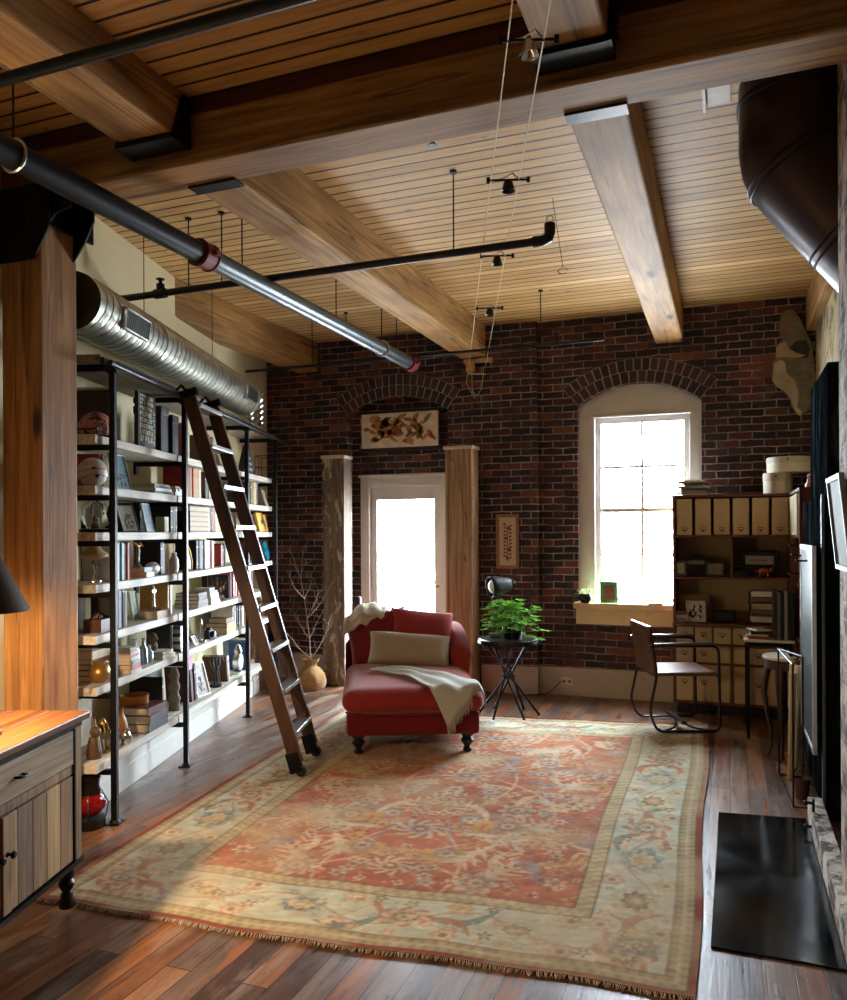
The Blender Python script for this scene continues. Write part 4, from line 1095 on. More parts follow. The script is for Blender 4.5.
for xs in (.9, 2.2): 
    b = B(); b.cyl((xs, 0, rd), (xs, 0, ZC - 2.775), .003, k=6); b.out('hanger_wire', M['dark_steel'], du)
    b = B(); b.skin([b.ring((xs - .012, 0, 0), (1, 0, 0), rd + .007, 32), b.ring((xs + .012, 0, 0), (1, 0, 0), rd + .007, 32)], cap=False); b.out('strap', M['silver'], du, smooth=True)

# dark flue near the chimney
fl = T('black_flue', 'large dark elbowed metal flue beside the brick pier under the ceiling', 'flue', (.325, 3.91, ZC))
fm = flat('dark brown sheet metal', (52, 36, 38), .35, .55, var=.15, vs=4)
r_ = .275; d2 = Vector((.62, .0, -.80)).normalized()
b = B()
cen = [Vector((0, 0, 0)), Vector((0, 0, -.30))]; dirs = [Vector((0, 0, -1))] * 2
k = 3
for i in range(1, k + 1):
    a = i / k; dv = (Vector((0, 0, -1)).lerp(d2, a)).normalized(); cen.append(cen[-1] + dv * .035); dirs.append(dv)
cen.append(cen[-1] + d2 * .33); dirs.append(d2); cen.append(cen[-1] + d2 * .9); dirs.append(d2)
rr = []
for c, d in zip(cen, dirs):
    x = Vector((0, 1, 0)); x = (x - d * x.dot(d)).normalized(); y = d.cross(x)
    rr.append([b.bm.verts.new(c + x * (r_ * math.cos(2 * PI * j / 40)) + y * (r_ * math.sin(2 * PI * j / 40))) for j in range(40)])
b.skin(rr, cap=False); b.out('flue_pipe', fm, fl, smooth=True, auto=60)
def seam(c, d):
    for q in (-.016, .016):
        b = B(); x = Vector((0, 1, 0)); x = (x - d * x.dot(d)).normalized(); y = d.cross(x); c2 = c + d * q
        b.tube([c2 + x * ((r_ + .003) * math.cos(2 * PI * j / 40)) + y * ((r_ + .003) * math.sin(2 * PI * j / 40)) for j in range(40)], .005, 6, closed=True)
        b.out('seam_bead', M['dark_steel'], fl, smooth=True)
seam(Vector((0, 0, -.10)), Vector((0, 0, -1))); seam(cen[3], dirs[3]); seam(cen[-2], d2); seam(cen[-2] + d2 * .55, d2)
bxp = T('ceiling_box', 'small white metal box on the ceiling beside the dark flue', 'junction box', (-.03, 3.62, ZC - .001))
b = B(); b.bx(-.05, .05, -.12, .12, -.13, 0); b.out('housing', flat('white painted metal', (210, 206, 196), .45), bxp, bevel=.004)
b = B(); b.bx(-.068, -.052, -.14, .14, -.145, 0); b.out('flange', flat('white painted metal', (210, 206, 196), .45), bxp, bevel=.003)

# cable lighting: two taut wires with lamp heads
A0, A1 = Vector((-.085, 1.0, 3.132)), Vector((-2.25, YL, 3.132)); dcb = (A1 - A0).normalized(); sd = Vector((0, 0, 1)).cross(dcb).normalized() * .07
wire = flat('pale tension wire', (206, 196, 160), .4, .3, var=0)
cl = T('cable_light_wire', 'pair of pale taut low-voltage wires strung under the beams', 'cable light', (A0 + A1) / 2); cm = (A0 + A1) / 2
for sg in (-1, 1):
    b = B(); b.cyl(A0 + sd * sg * .72 - cm, A1 - Vector((0, .12, 0)) + sd * sg * 1.15 - cm, .0028, k=6); b.out('wire', wire, cl)
b = B(); e = A1 - cm
b.bx(e.x - .16, e.x + .13, e.y - .05, e.y, .06, .10); b.bx(e.x - .12, e.x - .04, e.y - .1, e.y - .05, -.03, .06); b.out('wall_bracket', flat('pale bracket wood', (190, 156, 104), .6), cl, bevel=.004)
b = B(); b.tube([(e.x - .09, e.y - .1, 0), (e.x - .11, e.y - .12, -.14), (e.x - .06, e.y - .12, -.24), (e.x + .01, e.y - .12, -.27), (e.x + .05, e.y - .12, -.18), (e.x + .06, e.y - .1, 0)], .003, 6)
b.tube([(e.x - .06, e.y - .1, .0), (e.x - .05, e.y - .12, -.2), (e.x - .02, e.y - .12, -.30)], .003, 6); b.tube([(e.x - .1, e.y - .1, -.05), (e.x + .08, e.y - .1, -.07)], .006, 6); b.out('cable_loop', wire, cl, smooth=True)
for t_, lab in ((.235, 'chrome cable lamp nearest the girder, hanging between the two wires'), (.385, 'dark cable lamp just beyond the girder between the two wires'), (.53, 'dark cable lamp above the sprinkler elbow on the two wires'), (.687, 'small dark cable lamp on the wires closest to the brick wall')):
    c = A0 + (A1 - A0) * t_; q = T('cable_lamp', lab, 'cable lamp', c, math.atan2(sd.y, sd.x))
    b = B(); b.cyl((-.09, 0, 0), (.09, 0, 0), .005); b.cyl((-.09, -.006, -.01), (-.09, .006, .012), .008); b.cyl((.09, -.006, -.01), (.09, .006, .012), .008); b.out('crossbar', M['dark_steel'], q)
    b = B(); b.lathe([(.012, .0), (.02, -.01), (.03, -.045), (.033, -.05), (.024, -.045), (.0, -.012)], 16, cap=False); b.out('lamp_cup', M['chrome'] if t_ < .3 else M['dark_steel'], q, smooth=True)
    b = B(); b.tube([(-.05, 0, 0), (-.02, .02, .02), (.02, -.01, .012), (.05, 0, 0)], .004, 6); b.sph((0, 0, -.02), .012, 8, 6); b.out('clip', M['silver'], q)
hw = T('hanger_hook', 'thin wire hook dangling from the boards near the right beam', 'wire', (-.98, 4.75, ZC))
b = B(); b.cyl((0, 0, 0), (.06, 0, -.42), .002, k=6); b.tube([(.06 + .03 * math.cos(a), 0, -.445 + .018 * math.sin(a)) for a in [i * .6 for i in range(10)]], .002, 5); b.out('wire', M['dark_steel'], hw)

# ================================================================== LIBRARY LADDER
fl0 = Vector((-2.53, 4.395, .0)); fr0 = Vector((-2.655, 4.835, .0))
ctr = (fl0 + fr0) / 2
ld = T('library_ladder', 'dark wooden rolling library ladder leaning on the bookcase rail', 'ladder', (ctr.x, ctr.y, .0135), SHR)
# ladder frame: x along shelf, y towards the wall (leans towards +y)
Hh, Ly = 2.42, .71; wl2 = .225
lw = wood('dark stained ladder', (56, 30, 20), (104, 60, 38), 'z', .45, knots=False)
dirv = Vector((0, Ly, Hh)); Ln = dirv.length; dirv.normalize()
Mt = Matrix.Rotation(math.atan2(-Ly, Hh), 4, 'X')
for sg in (-1, 1):
    b = B(); b.bx(sg * wl2 - .016, sg * wl2 + .016, -.043, .043, .09, Ln, Mt); b.out('rail', lw, ld, bevel=.004)
    b = B(); b.bx(sg * wl2 - .02, sg * wl2 + .02, -.03, .055, .03, .16, Mt); o = b.out('foot_bracket', M['black_steel'], ld, bevel=.003)
    b = B(); b.cyl((sg * wl2 - .017, -.005, .034), (sg * wl2 + .017, -.005, .034), .033, k=18); b.out('wheel', M['black'], ld, smooth=True, auto=40)
    b = B(); b.bx(sg * wl2 - .02, sg * wl2 + .02, -.06, .05, Ln - .02, Ln + .03, Mt); b.tube([Mt @ Vector((sg * wl2, -.0, Ln)), Mt @ Vector((sg * wl2, .03, Ln + .07)), Mt @ Vector((sg * wl2, .09, Ln + .04))], .011, 8); b.out('rail_hook', M['black_steel'], ld)
nr = 9
for i in range(nr):
    z = .275 + i * .2725
    zc_ = z * dirv.z; yc = z * dirv.y
    b = B(); b.bx(-wl2 + .015, wl2 - .015, yc - .045, yc + .052, zc_ - .010, zc_ + .010); b.out('rung', lw, ld, bevel=.003)
    b = B(); b.bx(-wl2 + .014, wl2 - .014, yc - .055, yc - .040, zc_ - .012, zc_ + .013); b.bx(-wl2 + .014, wl2 - .014, yc - .05, yc + .03, zc_ + .0105, zc_ + .0135); b.out('rung_nosing', M['silver'], ld, bevel=.002)

# ================================================================== CABINET AND TABLE LAMP (left foreground)
CBP = Vector((-2.492, 2.62, 0)) + SHX * -.05 + SHY * .03
cb = T('reclaimed_wood_cabinet', 'reclaimed wood sideboard with black knobs and turned legs at left', 'sideboard', CBP + Vector((0, 0, .0145)), SHR)
gw = wood('grey brown reclaimed board', (128, 104, 78), (204, 180, 146), 'x', .7, grain=1.1)
gv = wood('mixed reclaimed board', (110, 80, 52), (184, 148, 106), 'z', .7, grain=1.1)
gv2 = wood('tan reclaimed board', (160, 122, 80), (214, 178, 128), 'z', .7, grain=1.1)
gv3 = wood('dark reclaimed board', (108, 84, 64), (172, 142, 110), 'z', .7, grain=1.1)
ow = wood('honey cabinet top', (96, 58, 32), (144, 94, 54), 'x', .35)
b = B(); b.bx(-1.12, -.0, .02, .46, .20, .768); b.out('carcass', gv3, cb, bevel=.004)
for i in range(3):
    b = B(); b.bx(-1.16, .02, -.03 + i * .172, .139 + i * .172, .77, .80); b.out('top_board', ow, cb, bevel=.006)
b = B()
for x0, x1 in ((-.05, -.0), (-1.12, -1.07)): b.bx(x0, x1, .0, .02, .20, .768)
b.bx(-1.07, -.05, .004, .02, .56, .595); b.out('face_frame', gv, cb, bevel=.003)
b = B(); b.bx(-1.12, .0, -.003, .0165, .745, .769); b.bx(-1.12, .0, -.008, .02, .185, .204); b.bx(-.062, -.05, -.003, .018, .204, .745); b.bx(0, .004, .0, .46, .185, .205); b.out('metal_strip', M['black_steel'], cb)
knob = lambda x, z, par: B().lathe([(.0, 0)], 3) if False else None
def mk_knob(x, z, par):
    b = B(); ax = Vector((0, -1, 0)); c = Vector((x, 0, z))
    b.skin([b.ring(c + ax * d, ax, r_, 14) for d, r_ in ((0, .011), (.004, .011), (.006, .005), (.018, .005), (.022, .013), (.028, .014), (.033, .009))]); return b.out('knob', M['black_steel'], par, smooth=True)
b = B(); b.bx(-1.06, -.066, -.001, .016, .60, .738); dd = b.out('drawer', gw, cb, bevel=.003)
b = B(); b.tube([(-.475, -.0, .672), (-.472, -.024, .672), (-.452, -.03, .672), (-.432, -.024, .672), (-.429, 0, .672)], .005, 8)
b.out('handle', M['black_steel'], dd, smooth=True)
def door(x0, x1, kx, n, mats):
    b0 = B(); 
    w_ = (x1 - x0) / n
    for i in range(n): b0.m(i % len(mats)).bx(x0 + i * w_ + .0012, x0 + (i + 1) * w_ - .0012, .001, .015, .212, .555)
    d = b0.out('door', mats, cb, bevel=.002)
    b1 = B(); b1.bx(x0, x0 + .05, -.004, .001, .212, .555); b1.out('door_stile', gv2, d, bevel=.002)
    mk_knob(kx, .42, d)
door(-.55, -.07, -.525, 5, [gv2, gv3, gv, gv2, gv])
door(-1.06, -.56, -.585, 5, [gv, gv2, gv3, gv])
for x, y in ((-.04, .045), (-.04, .42), (-1.08, .045), (-1.08, .42)):
    b = B(); b.lathe([(.018, .003), (.03, .01), (.034, .03), (.024, .05), (.026, .06), (.018, .075), (.03, .095), (.034, .11), (.024, .125), (.032, .14), (.032, .185)], 16, (x, y, 0)); b.out('leg', legm, cb, smooth=True)
lc = Vector((-2.492, 2.62, 0)) + SHX * -.44 + SHY * .20
tl = T('table_lamp', 'table lamp with a wide dark bronze cone shade on the sideboard', 'lamp', (lc.x, lc.y, .816))
b = B(); b.lathe([(.155, .455), (.157, .452), (.052, .665), (.048, .665)], 32, cap=False); b.out('lamp_shade', flat('dark bronze shade', (58, 46, 38), .35, .6, var=.2, vs=6), tl, smooth=True, solid=.003)
b = B(); b.lathe([(.0, .012), (.055, .012), (.06, .02), (.05, .03), (.03, .04), (.018, .07), (.024, .09), (.014, .12), (.011, .25), (.016, .27), (.010, .30), (.010, .44), (.0, .44)], 20)
for a in (0, 90, 180, 270):
    a = RD(a + 20); b.sph((.055 * math.cos(a), .055 * math.sin(a), .012), .012, 8, 6); b.sph((.048 * math.cos(a), .048 * math.sin(a), .035), .014, 8, 6); b.cyl((.048 * math.cos(a), .048 * math.sin(a), .04), (.02 * math.cos(a), .02 * math.sin(a), .085), .006)
b.out('lamp_base', flat('tarnished silver', (128, 122, 108), .35, .85, var=.3), tl, smooth=True, auto=50)
bm_ = NT('lit lamp bulb'); bm_.p.inputs['Emission Color'].default_value = (1, .62, .28, 1); bm_.p.inputs['Emission Strength'].default_value = 30
b = B(); b.sph((0, 0, .505), .028, 14, 10, (1, 1, 1.25)); b.cyl((0, 0, .44), (0, 0, .475), .012); b.out('bulb', bm_.m, tl, smooth=True)
l = bpy.data.lights.new('lamp_glow', 'POINT'); l.energy = 24; l.color = (1, .68, .38); l.shadow_soft_size = .035; lo = bpy.data.objects.new('lamp_glow', l); COL.objects.link(lo); lo.parent = tl; lo.location = (0, 0, .465)
# ================================================================== BOOKCASE AT THE BACK WALL
red_w = wood('reddish brown stained wood', (84, 42, 30), (140, 78, 54), 'z', .5, knots=False)
tan_f = flat('tan card and drawer fronts', (198, 172, 130), .6, var=.06)
back_f = flat('tan hardboard back', (200, 174, 130), .7, var=.06)
hold = flat('bronze label holder', (58, 44, 32), .4, .7)
BX0, BX1, BY0, BY1 = -.446, .489, 7.07, 7.485
bc = T('bookcase', 'tall brown bookcase with tan drawers and cubbies right of the window', 'bookcase', ((BX0 + BX1) / 2, BY0, 0))
bw = (BX1 - BX0) / 2; D_ = BY1 - BY0
b = B()
b.bx(-bw, -bw + .022, 0, D_, .09, 1.85); b.bx(bw - .022, bw, 0, D_, .09, 1.85); b.bx(-bw - .006, bw + .006, -.006, D_, 1.828, 1.85)
for z in (1.492, 1.140, .092): b.bx(-bw + .022, bw - .022, .001, D_ - .01, z, z + .02)
b.bx(-bw - .004, bw + .004, -.02, D_, .745, .77)
b.bx(-.01, .01, .002, D_ - .01, 1.16, 1.492)
b.out('frame', red_w, bc, bevel=.002)
b = B(); b.bx(-bw + .01, bw - .01, D_ - .01, D_, .1, 1.84); b.out('back_panel', back_f, bc)
b = B(); b.bx(-bw + .03, bw - .03, .05, D_ - .02, .0, .09); b.out('plinth', M['black'], bc)  # black base in place of legs stands for the shadow underneath
b = B(); b.bx(-.011, .011, .001, .03, .11, .745); b.bx(-bw + .022, bw - .022, .002, .03, .585, .60); b.bx(-bw + .022, bw - .022, .002, .03, .425, .44); 
for i in range(1, 6): b.bx(-bw + .022 + i * .1485 - .005, -bw + .022 + i * .1485 + .005, .002, .03, .6, .745)
b.bx(-.305, -.293, .002, .03, .11, .585); b.out('drawer_rails', red_w, bc)
def holder(x, y, z, par, M4=None):
    b = B()
    for q in ((-.022, .022, z + .008, z + .012), (-.022, .022, z - .012, z - .008), (-.022, -.018, z - .012, z + .012), (.018, .022, z - .012, z + .012)): b.bx(x + q[0], x + q[1], y - .004, y, q[2], q[3])
    b.prism([(x - .01, z - .012), (x + .01, z - .012), (x + .004, z - .024), (x - .004, z - .024)], y - .007, y, 'y')
    return b.out('label_holder', hold, par)
def drawer(x0, x1, z0, z1, hx=None):
    b = B(); b.bx(x0, x1, -.004, .02, z0, z1); d = b.out('drawer', tan_f, bc, bevel=.003); holder((x0 + x1) / 2 if hx is None else hx, -.004, (z0 + z1) / 2 + .01, d)
for i in range(6): x0 = -bw + .022 + i * .1485; drawer(x0 + .008, x0 + .1405, .606, .738)
for z0, z1 in ((.445, .58), (.117, .42)):
    drawer(-bw + .027, -.308, z0, z1); drawer(-.29, -.015, z0, z1, -.22); drawer(.016, bw - .027, z0, z1, .2)
ORD = ['first', 'second', 'third', 'fourth', 'fifth', 'sixth', 'seventh', 'eighth', 'ninth', 'tenth', 'eleventh', 'twelfth', 'thirteenth', 'fourteenth', 'fifteenth', 'sixteenth']
for i in range(6):
    x0 = (BX0 + BX1) / 2 - bw + .022 + i * .1485
    q = T('magazine_file', f'tan magazine file in the bookcase top row, {ORD[i]} of six from the left', 'magazine file', (x0 + .074, BY0 + .012, 1.513), 0, 'tan magazine files in the bookcase top row')
    b = B(); b.bx(-.062, .062, 0, .26, 0, .305); b.out('file_box', tan_f, q, bevel=.003); holder(0, 0, .05, q)
# small objects in the cubbies
cX = (BX0 + BX1) / 2
def simple(name, lab, cat, loc, build, mat, rz=0., group=None, **kw):
    b = B(); build(b); o = b.out(name, mat, loc=loc, rotz=rz, **kw); return tag(o, lab, cat, group)
def frame_thing(name, lab, cat, loc, w_, h_, fw, fcol, pcol, rz=0., tilt=12, draw=None, group=None, depth=.014):
    """picture frame standing upright, leaning back; parts frame and picture"""
    q = T(name, lab, cat, loc, rz, group); Mx = Matrix.Rotation(-RD(tilt), 4, 'X')
    b = B()
    for x0, x1, z0, z1 in ((-w_ / 2, w_ / 2, 0, fw), (-w_ / 2, w_ / 2, h_ - fw, h_), (-w_ / 2, -w_ / 2 + fw, fw, h_ - fw), (w_ / 2 - fw, w_ / 2, fw, h_ - fw)): b.bx(x0, x1, -depth, 0, z0, z1, Mx)
    b.out('frame', flat('frame ' + name + str(fcol), fcol, .45, var=.1), q, bevel=.0015)
    b = B(); b.bx(-w_ / 2 + fw * .8, w_ / 2 - fw * .8, -depth * .55, -depth * .2, fw * .8, h_ - fw * .8, Mx); b.out('picture', flat('print ' + str(pcol), pcol, .5, var=.3, vs=28), q)
    if draw:
        b = B(); draw(b, Mx, depth); b.out('picture_detail', draw.mat, q)
    return q
z2 = 1.162
frame_thing('desk_clock', 'small silver framed clock in the left bookcase cubby', 'clock', (-.385, 7.16, z2), .095, .13, .02, (120, 116, 108), (214, 206, 176), RD(15))
cam_ = T('vintage_camera', 'black box camera with grey top plate in the left bookcase cubby', 'camera', (-.255, 7.26, z2))
b = B(); b.bx(-.11, .11, -.06, .06, 0, .15); b.bx(-.05, .05, -.05, .05, .15, .18); b.out('body', M['black'], cam_, bevel=.008)
b = B(); b.bx(-.08, .06, -.066, -.06, .10, .13); b.out('name_plate', flat('grey plate', (120, 120, 118), .4, .3), cam_)
b = B(); b.cyl((0, -.06, .06), (0, -.10, .06), .035, k=20); b.out('lens', M['dark_steel'], cam_, smooth=True, auto=40)
frame_thing('photo_frame', 'small dark framed photo at the right of the left cubby', 'photo frame', (-.11, 7.15, z2), .15, .12, .014, (38, 26, 24), (128, 110, 96), RD(-8))
rad = T('black_radio', 'black box with a silver label panel in the right bookcase cubby', 'radio', (.24, 7.30, z2))
b = B(); b.bx(-.15, .15, -.09, .09, 0, .21); b.out('body', M['black'], rad, bevel=.01)
b = B(); b.bx(-.11, .11, -.096, -.09, .10, .175); b.out('label_panel', flat('silver grey panel', (168, 162, 148), .4, .2), rad, bevel=.003)
b = B()
for i in range(9): b.bx(-.085 + i * .016, -.076 + i * .016, -.098, -.096, .13, .142)
for i in range(6): b.bx(.0 + i * .016 + .03, .008 + i * .016 + .03, -.098, -.096, .132, .140) if i > 3 else None
b.out('panel_marks', flat('dark print', (60, 58, 56), .6), rad)
def bull(b):
    b.sph((0, 0, .05), .035, 14, 8, (1.5, .7, .85)); b.sph((.055, 0, .055), .022, 12, 8, (1.2, .8, 1))
    for x in (-.03, .03):
        for y in (-.012, .012): b.cyl((x, y, .04), (x, y, 0), .009, .007, k=8)
    b.tube([(.06, -.015, .07), (.07, -.035, .08), (.085, -.03, .10)], [.006, .005, .002], 6); b.tube([(.06, .015, .07), (.07, .035, .08), (.085, .03, .10)], [.006, .005, .002], 6)
    b.tube([(-.05, 0, .06), (-.07, 0, .04)], .004, 5)
simple('bull_figurine', 'small copper horned bull figurine before the black box', 'figurine', (.27, 7.13, z2), bull, flat('copper', (170, 92, 60), .35, .8, var=.15), smooth=True)
def telephone(b):
    b.prism([(-.07, 0), (.07, 0), (.05, .05), (-.05, .05)], -.06, .06, 'y'); b.tube([(-.08, 0, .075), (-.06, 0, .085), (.06, 0, .085), (.08, 0, .075)], [.02, .014, .014, .02], 10)
simple('old_telephone', 'dark old telephone shape at the left of the right cubby', 'telephone', (.09, 7.17, z2), telephone, flat('dark blue bakelite', (24, 30, 40), .3), smooth=True, bevel=.004)
z3 = .772
simple('kraft_folder', 'worn kraft folder standing behind the drawing, bookcase desk shelf', 'folder', (-.29, 7.30, z3), lambda b: (b.bx(-.12, .13, -.012, .012, 0, .225), b.bx(.03, .15, .014, .03, 0, .15), b.bx(-.11, .08, -.02, -.013, 0, .20)), flat('kraft card', (168, 132, 88), .8, var=.12), bevel=.004)
class Dw:
    def __init__(s, mat, seed, n, w_, h_): s.mat, s.seed, s.n, s.w, s.h = mat, seed, n, w_, h_
    def __call__(s, b, Mx, dp):
        r = random.Random(s.seed)
        for i in range(s.n):
            x, z = r.uniform(-s.w / 2, s.w / 2), r.uniform(.2, .8) * s.h; a = r.uniform(.004, .02); c = r.uniform(.006, .03)
            b.bx(x - a / 2, x + a / 2, -dp * .72, -dp * .56, z - c / 2, z + c / 2, Mx)
frame_thing('ink_drawing', 'white card with a black ink drawing on the bookcase desk shelf', 'drawing', (-.265, 7.15, z3), .16, .18, .008, (206, 200, 188), (204, 198, 184), RD(4), 10, Dw(flat('black ink', (40, 38, 40), .8), 4, 26, .10, .17))
for i, c in enumerate(((140, 120, 106), (176, 168, 156), (96, 60, 54))): simple('cd_case', f'thin plastic case in the little stack left of the ink drawing, {["bottom", "middle", "top"][i]}', 'cd case', (-.385, 7.15, z3 + i * .032), lambda b: b.bx(-.045, .045, -.06, .06, .001, .030), flat('case %d' % i, c, .4), RD(3 * i), 'plastic cases stacked beside the ink drawing', bevel=.002)
tr = T('letter_tray', 'dark three-tier letter tray full of papers at the right of the desk shelf', 'letter tray', (.31, 7.25, z3))
for i in range(3):
    z = .012 + i * .105
    b = B(); b.bx(-.155, .155, -.13, .13, z, z + .006); b.bx(-.155, -.149, -.13, .13, z, z + .035); b.bx(.149, .155, -.13, .13, z, z + .035); b.out('tray', M['dark_steel'], tr)
    b = B()
    for j in range(5): o_ = rng.uniform(-.01, .01); b.bx(-.14 + o_, .13 + o_, -.135, .11, z + .007 + j * .009, z + .014 + j * .009)
    b.out('papers', [M['white'], flat('cream paper', (206, 190, 150), .8)][i == 1], tr)
b = B()
for x in (-.15, .15):
    for y in (-.12, .12): b.cyl((x, y, 0), (x, y, .26), .004, k=6)
b.out('uprights', M['dark_steel'], tr)
simple('dark_camera_bag', 'low dark bag between the folder and the letter tray', 'bag', (-.03, 7.22, z3), lambda b: softbox(b, -.09, .09, -.07, .07, 0, .10, .03, 8), flat('dark blue grey cloth', (30, 32, 38), .8), smooth=True, merge=True)
# on top
pr = random.Random(21)
for i in range(9):
    w_, d_ = pr.uniform(.18, .30), pr.uniform(.16, .24); h_ = pr.uniform(.006, .018)
    c = pr.choice([(196, 188, 172), (150, 146, 136), (110, 100, 90), (214, 208, 194), (86, 74, 66)])
    if i == 0: ztop = 1.8505
    simple('magazine', f'magazine in the loose pile on the bookcase top, {ORD[i]} from the bottom', 'magazine', (-.30 + pr.uniform(-.04, .04), 7.27 + pr.uniform(-.02, .03), ztop), lambda b: b.bx(-w_ / 2, w_ / 2, -d_ / 2, d_ / 2, 0, h_), flat('magazine %d' % i, c, .5, var=.2, vs=30), pr.uniform(-.35, .35), 'magazines piled on the bookcase top')
    ztop += h_ + .0005
def hatbox(name, lab, loc, r_, h_):
    q = T(name, lab, 'hat box', loc); cm2 = flat('cream hat box', (206, 196, 172), .6, var=.06)
    b = B(); b.lathe([(0, 0), (r_, 0), (r_, h_ * .62), (0, h_ * .62)], 36); b.out('box_body', cm2, q, smooth=True, auto=30)
    b = B(); b.lathe([(0, h_ * .6), (r_ + .004, h_ * .6), (r_ + .004, h_ - .004), (r_, h_), (0, h_)], 36); b.out('lid', flat('pale hat box lid', (190, 180, 156), .6, var=.06), q, smooth=True, auto=30)
    b = B(); b.sph((-.02, -r_ - .003, h_ * .82), .008, 8, 6); b.out('stud', hold, q)
hatbox('hat_box', 'small round cream hat box under the wider one on the bookcase', (.385, 7.27, 1.8505), .112, .175)
hatbox('hat_box', 'wide shallow cream hat box stacked on the smaller one', (.47, 7.26, 2.027), .17, .125)
# second bookcase along the side wall
b2 = T('side_bookcase', 'narrow brown bookcase turned along the plaster side wall', 'bookcase', (.46, 6.12, 0))
b = B(); L2 = .90
b.bx(0, .23, 0, .02, .09, 1.85); b.bx(0, .23, L2 - .02, L2, .09, 1.85)
for z in (.09, .42, .75, 1.14, 1.49, 1.83): b.bx(0, .23, .02, L2 - .02, z, z + .02)
b.bx(.0, .23, L2 / 2 - .01, L2 / 2 + .01, .11, 1.83)
b.out('frame', red_w, b2, bevel=.002)
b = B(); b.bx(.22, .23, .02, L2 - .02, .1, 1.84); b.out('back_panel', back_f, b2)
for i in range(5):
    q = T('magazine_file', f'pale magazine file in the side bookcase top row, {ORD[i]} from the brick wall', 'magazine file', (.455, 6.12 + (.805, .667, .53, .37, .232)[i], 1.512), 0, 'pale magazine files in the side bookcase')
    b = B(); b.bx(0, .2, -.066, .066, 0, .30); b.out('file_box', flat('pale card', (214, 200, 164), .6, var=.05), q, bevel=.003)
simple('porcelain_figurine', 'tiny pink and white porcelain figurine on the side bookcase top', 'figurine', (.55, 6.35, 1.852), lambda b: (b.lathe([(0, 0), (.03, 0), (.035, .02), (.02, .05), (.022, .07), (.0, .075)], 14), b.sph((0, 0, .088), .018, 10, 8), b.sph((.02, .02, .05), .018, 10, 8)), flat('pink white glaze', (214, 150, 150), .3, var=.3, vs=50), smooth=True)

# ---- desk return with clutter, binders
dk = T('desk', 'thin white-topped writing desk in front of the side bookcase', 'desk', (.10, 6.36, 0))
b = B(); b.bx(0, .345, 0, .66, .722, .742); b.out('desk_top', flat('white desk top', (222, 218, 206), .35, var=.04), dk, bevel=.004)
for x, y in ((.03, .04), (.03, .62), (.32, .04), (.32, .62)):
    b = B(); b.bx(x - .012, x + .012, y - .012, y + .012, 0, .722); b.out('leg', M['black_steel'], dk)
b = B(); b.bx(.02, .33, .03, .05, .69, .722); b.bx(.02, .33, .6, .62, .69, .722); b.out('apron', M['black_steel'], dk)
zd = .7425
for i, (w_, d_, h_, c, rz, nm) in enumerate(((.17, .22, .02, (150, 60, 50), .1, 'red'), (.16, .2, .012, (196, 190, 176), -.2, 'white'), (.15, .19, .022, (44, 38, 38), .15, 'black'), (.13, .18, .01, (210, 206, 196), .4, 'small white'))):
    simple('notebook', f'{nm} notebook in the low pile on the white desk', 'notebook', (.21, 6.50, zd), lambda b: b.bx(-w_ / 2, w_ / 2, -d_ / 2, d_ / 2, 0, h_), flat('notebook %d' % i, c, .5), rz, 'notebooks piled on the desk', bevel=.002); zd += h_ + .0005
for i, c in enumerate(((40, 36, 36), (96, 94, 96), (22, 22, 26), (150, 148, 146), (30, 30, 34), (18, 18, 20))):
    simple('ring_binder', f'{["charcoal","grey","black","silver","dark","jet black"][i]} tall binder on the desk corner, {ORD[i]} from the left', 'binder', (.318 + i * .0235, 6.50, .7425), lambda b: b.bx(-.0105, .0105, -.12, .14, 0, .36 - .008 * (i % 3)), flat('binder %d' % i, c, .4, var=.1), 0, 'binders standing on the desk corner', bevel=.002)
# small console with curved legs
cs = T('demilune_table', 'small white-topped demilune table with dark curved legs by the black chimney', 'side table', (.34, 5.90, 0))
b = B(); b.prism([(.13 * math.cos(a), .16 * math.sin(a)) for a in [PI / 2 + PI * i / 16 for i in range(17)]] + [(.04, -.16), (.04, .16)], .682, .70, 'z'); b.out('table_top', flat('white marble top', (214, 206, 188), .3, var=.06), cs, bevel=.003)
dkw = flat('dark mahogany', (52, 24, 18), .35, var=.15)
b = B(); b.prism([(.115 * math.cos(a), .145 * math.sin(a)) for a in [PI / 2 + PI * i / 16 for i in range(17)]] + [(.03, -.145), (.03, .145)], .62, .682, 'z'); b.out('apron', dkw, cs)
for a in (100, 180, 260):
    a = RD(a); c, s_ = math.cos(a), math.sin(a); b = B()
    b.tube([(c * q * .9, s_ * q, z) for q, z in ((.10, .64), (.125, .55), (.135, .45), (.11, .3), (.085, .18), (.085, .08), (.11, .012))], [.024, .024, .019, .014, .011, .010, .013], 8); b.out('leg', dkw, cs, smooth=True)
for i, (x, y, h_, c, nm) in enumerate(((.36, 5.56, .74, (196, 172, 130), 'tan'), (.385, 5.48, .70, (214, 198, 164), 'cream'), (.35, 5.42, .66, (170, 150, 120), 'brown'))):
    simple('rolled_poster', f'{nm} rolled poster standing beside the dark curved table leg', 'rolled paper', (x, y, 0), lambda b: b.skin([b.ring((0, 0, 0.001), (.02, .02, 1), .019, 14), b.ring((.02, .02, h_), (.02, .02, 1), .021, 14)]), flat('poster %s' % nm, c, .7), 0, 'rolled papers leaning by the chimney', smooth=True, auto=40)
ws = T('wire_stand', 'thin black metal log stand frame on the floor by the chimney', 'stand', (.33, 5.2, 0))
b = B()
b.tube([(-.04, .30, .006), (.02, .30, .006), (.075, .02, .006), (.075, -.32, .006), (.0, -.32, .006), (-.04, .30, .006)], .006, 6)
for p0 in ((-.04, .30), (.0, -.32), (.075, -.0)): b.cyl((*p0, 0.006), (*p0, .80), .006, k=6)
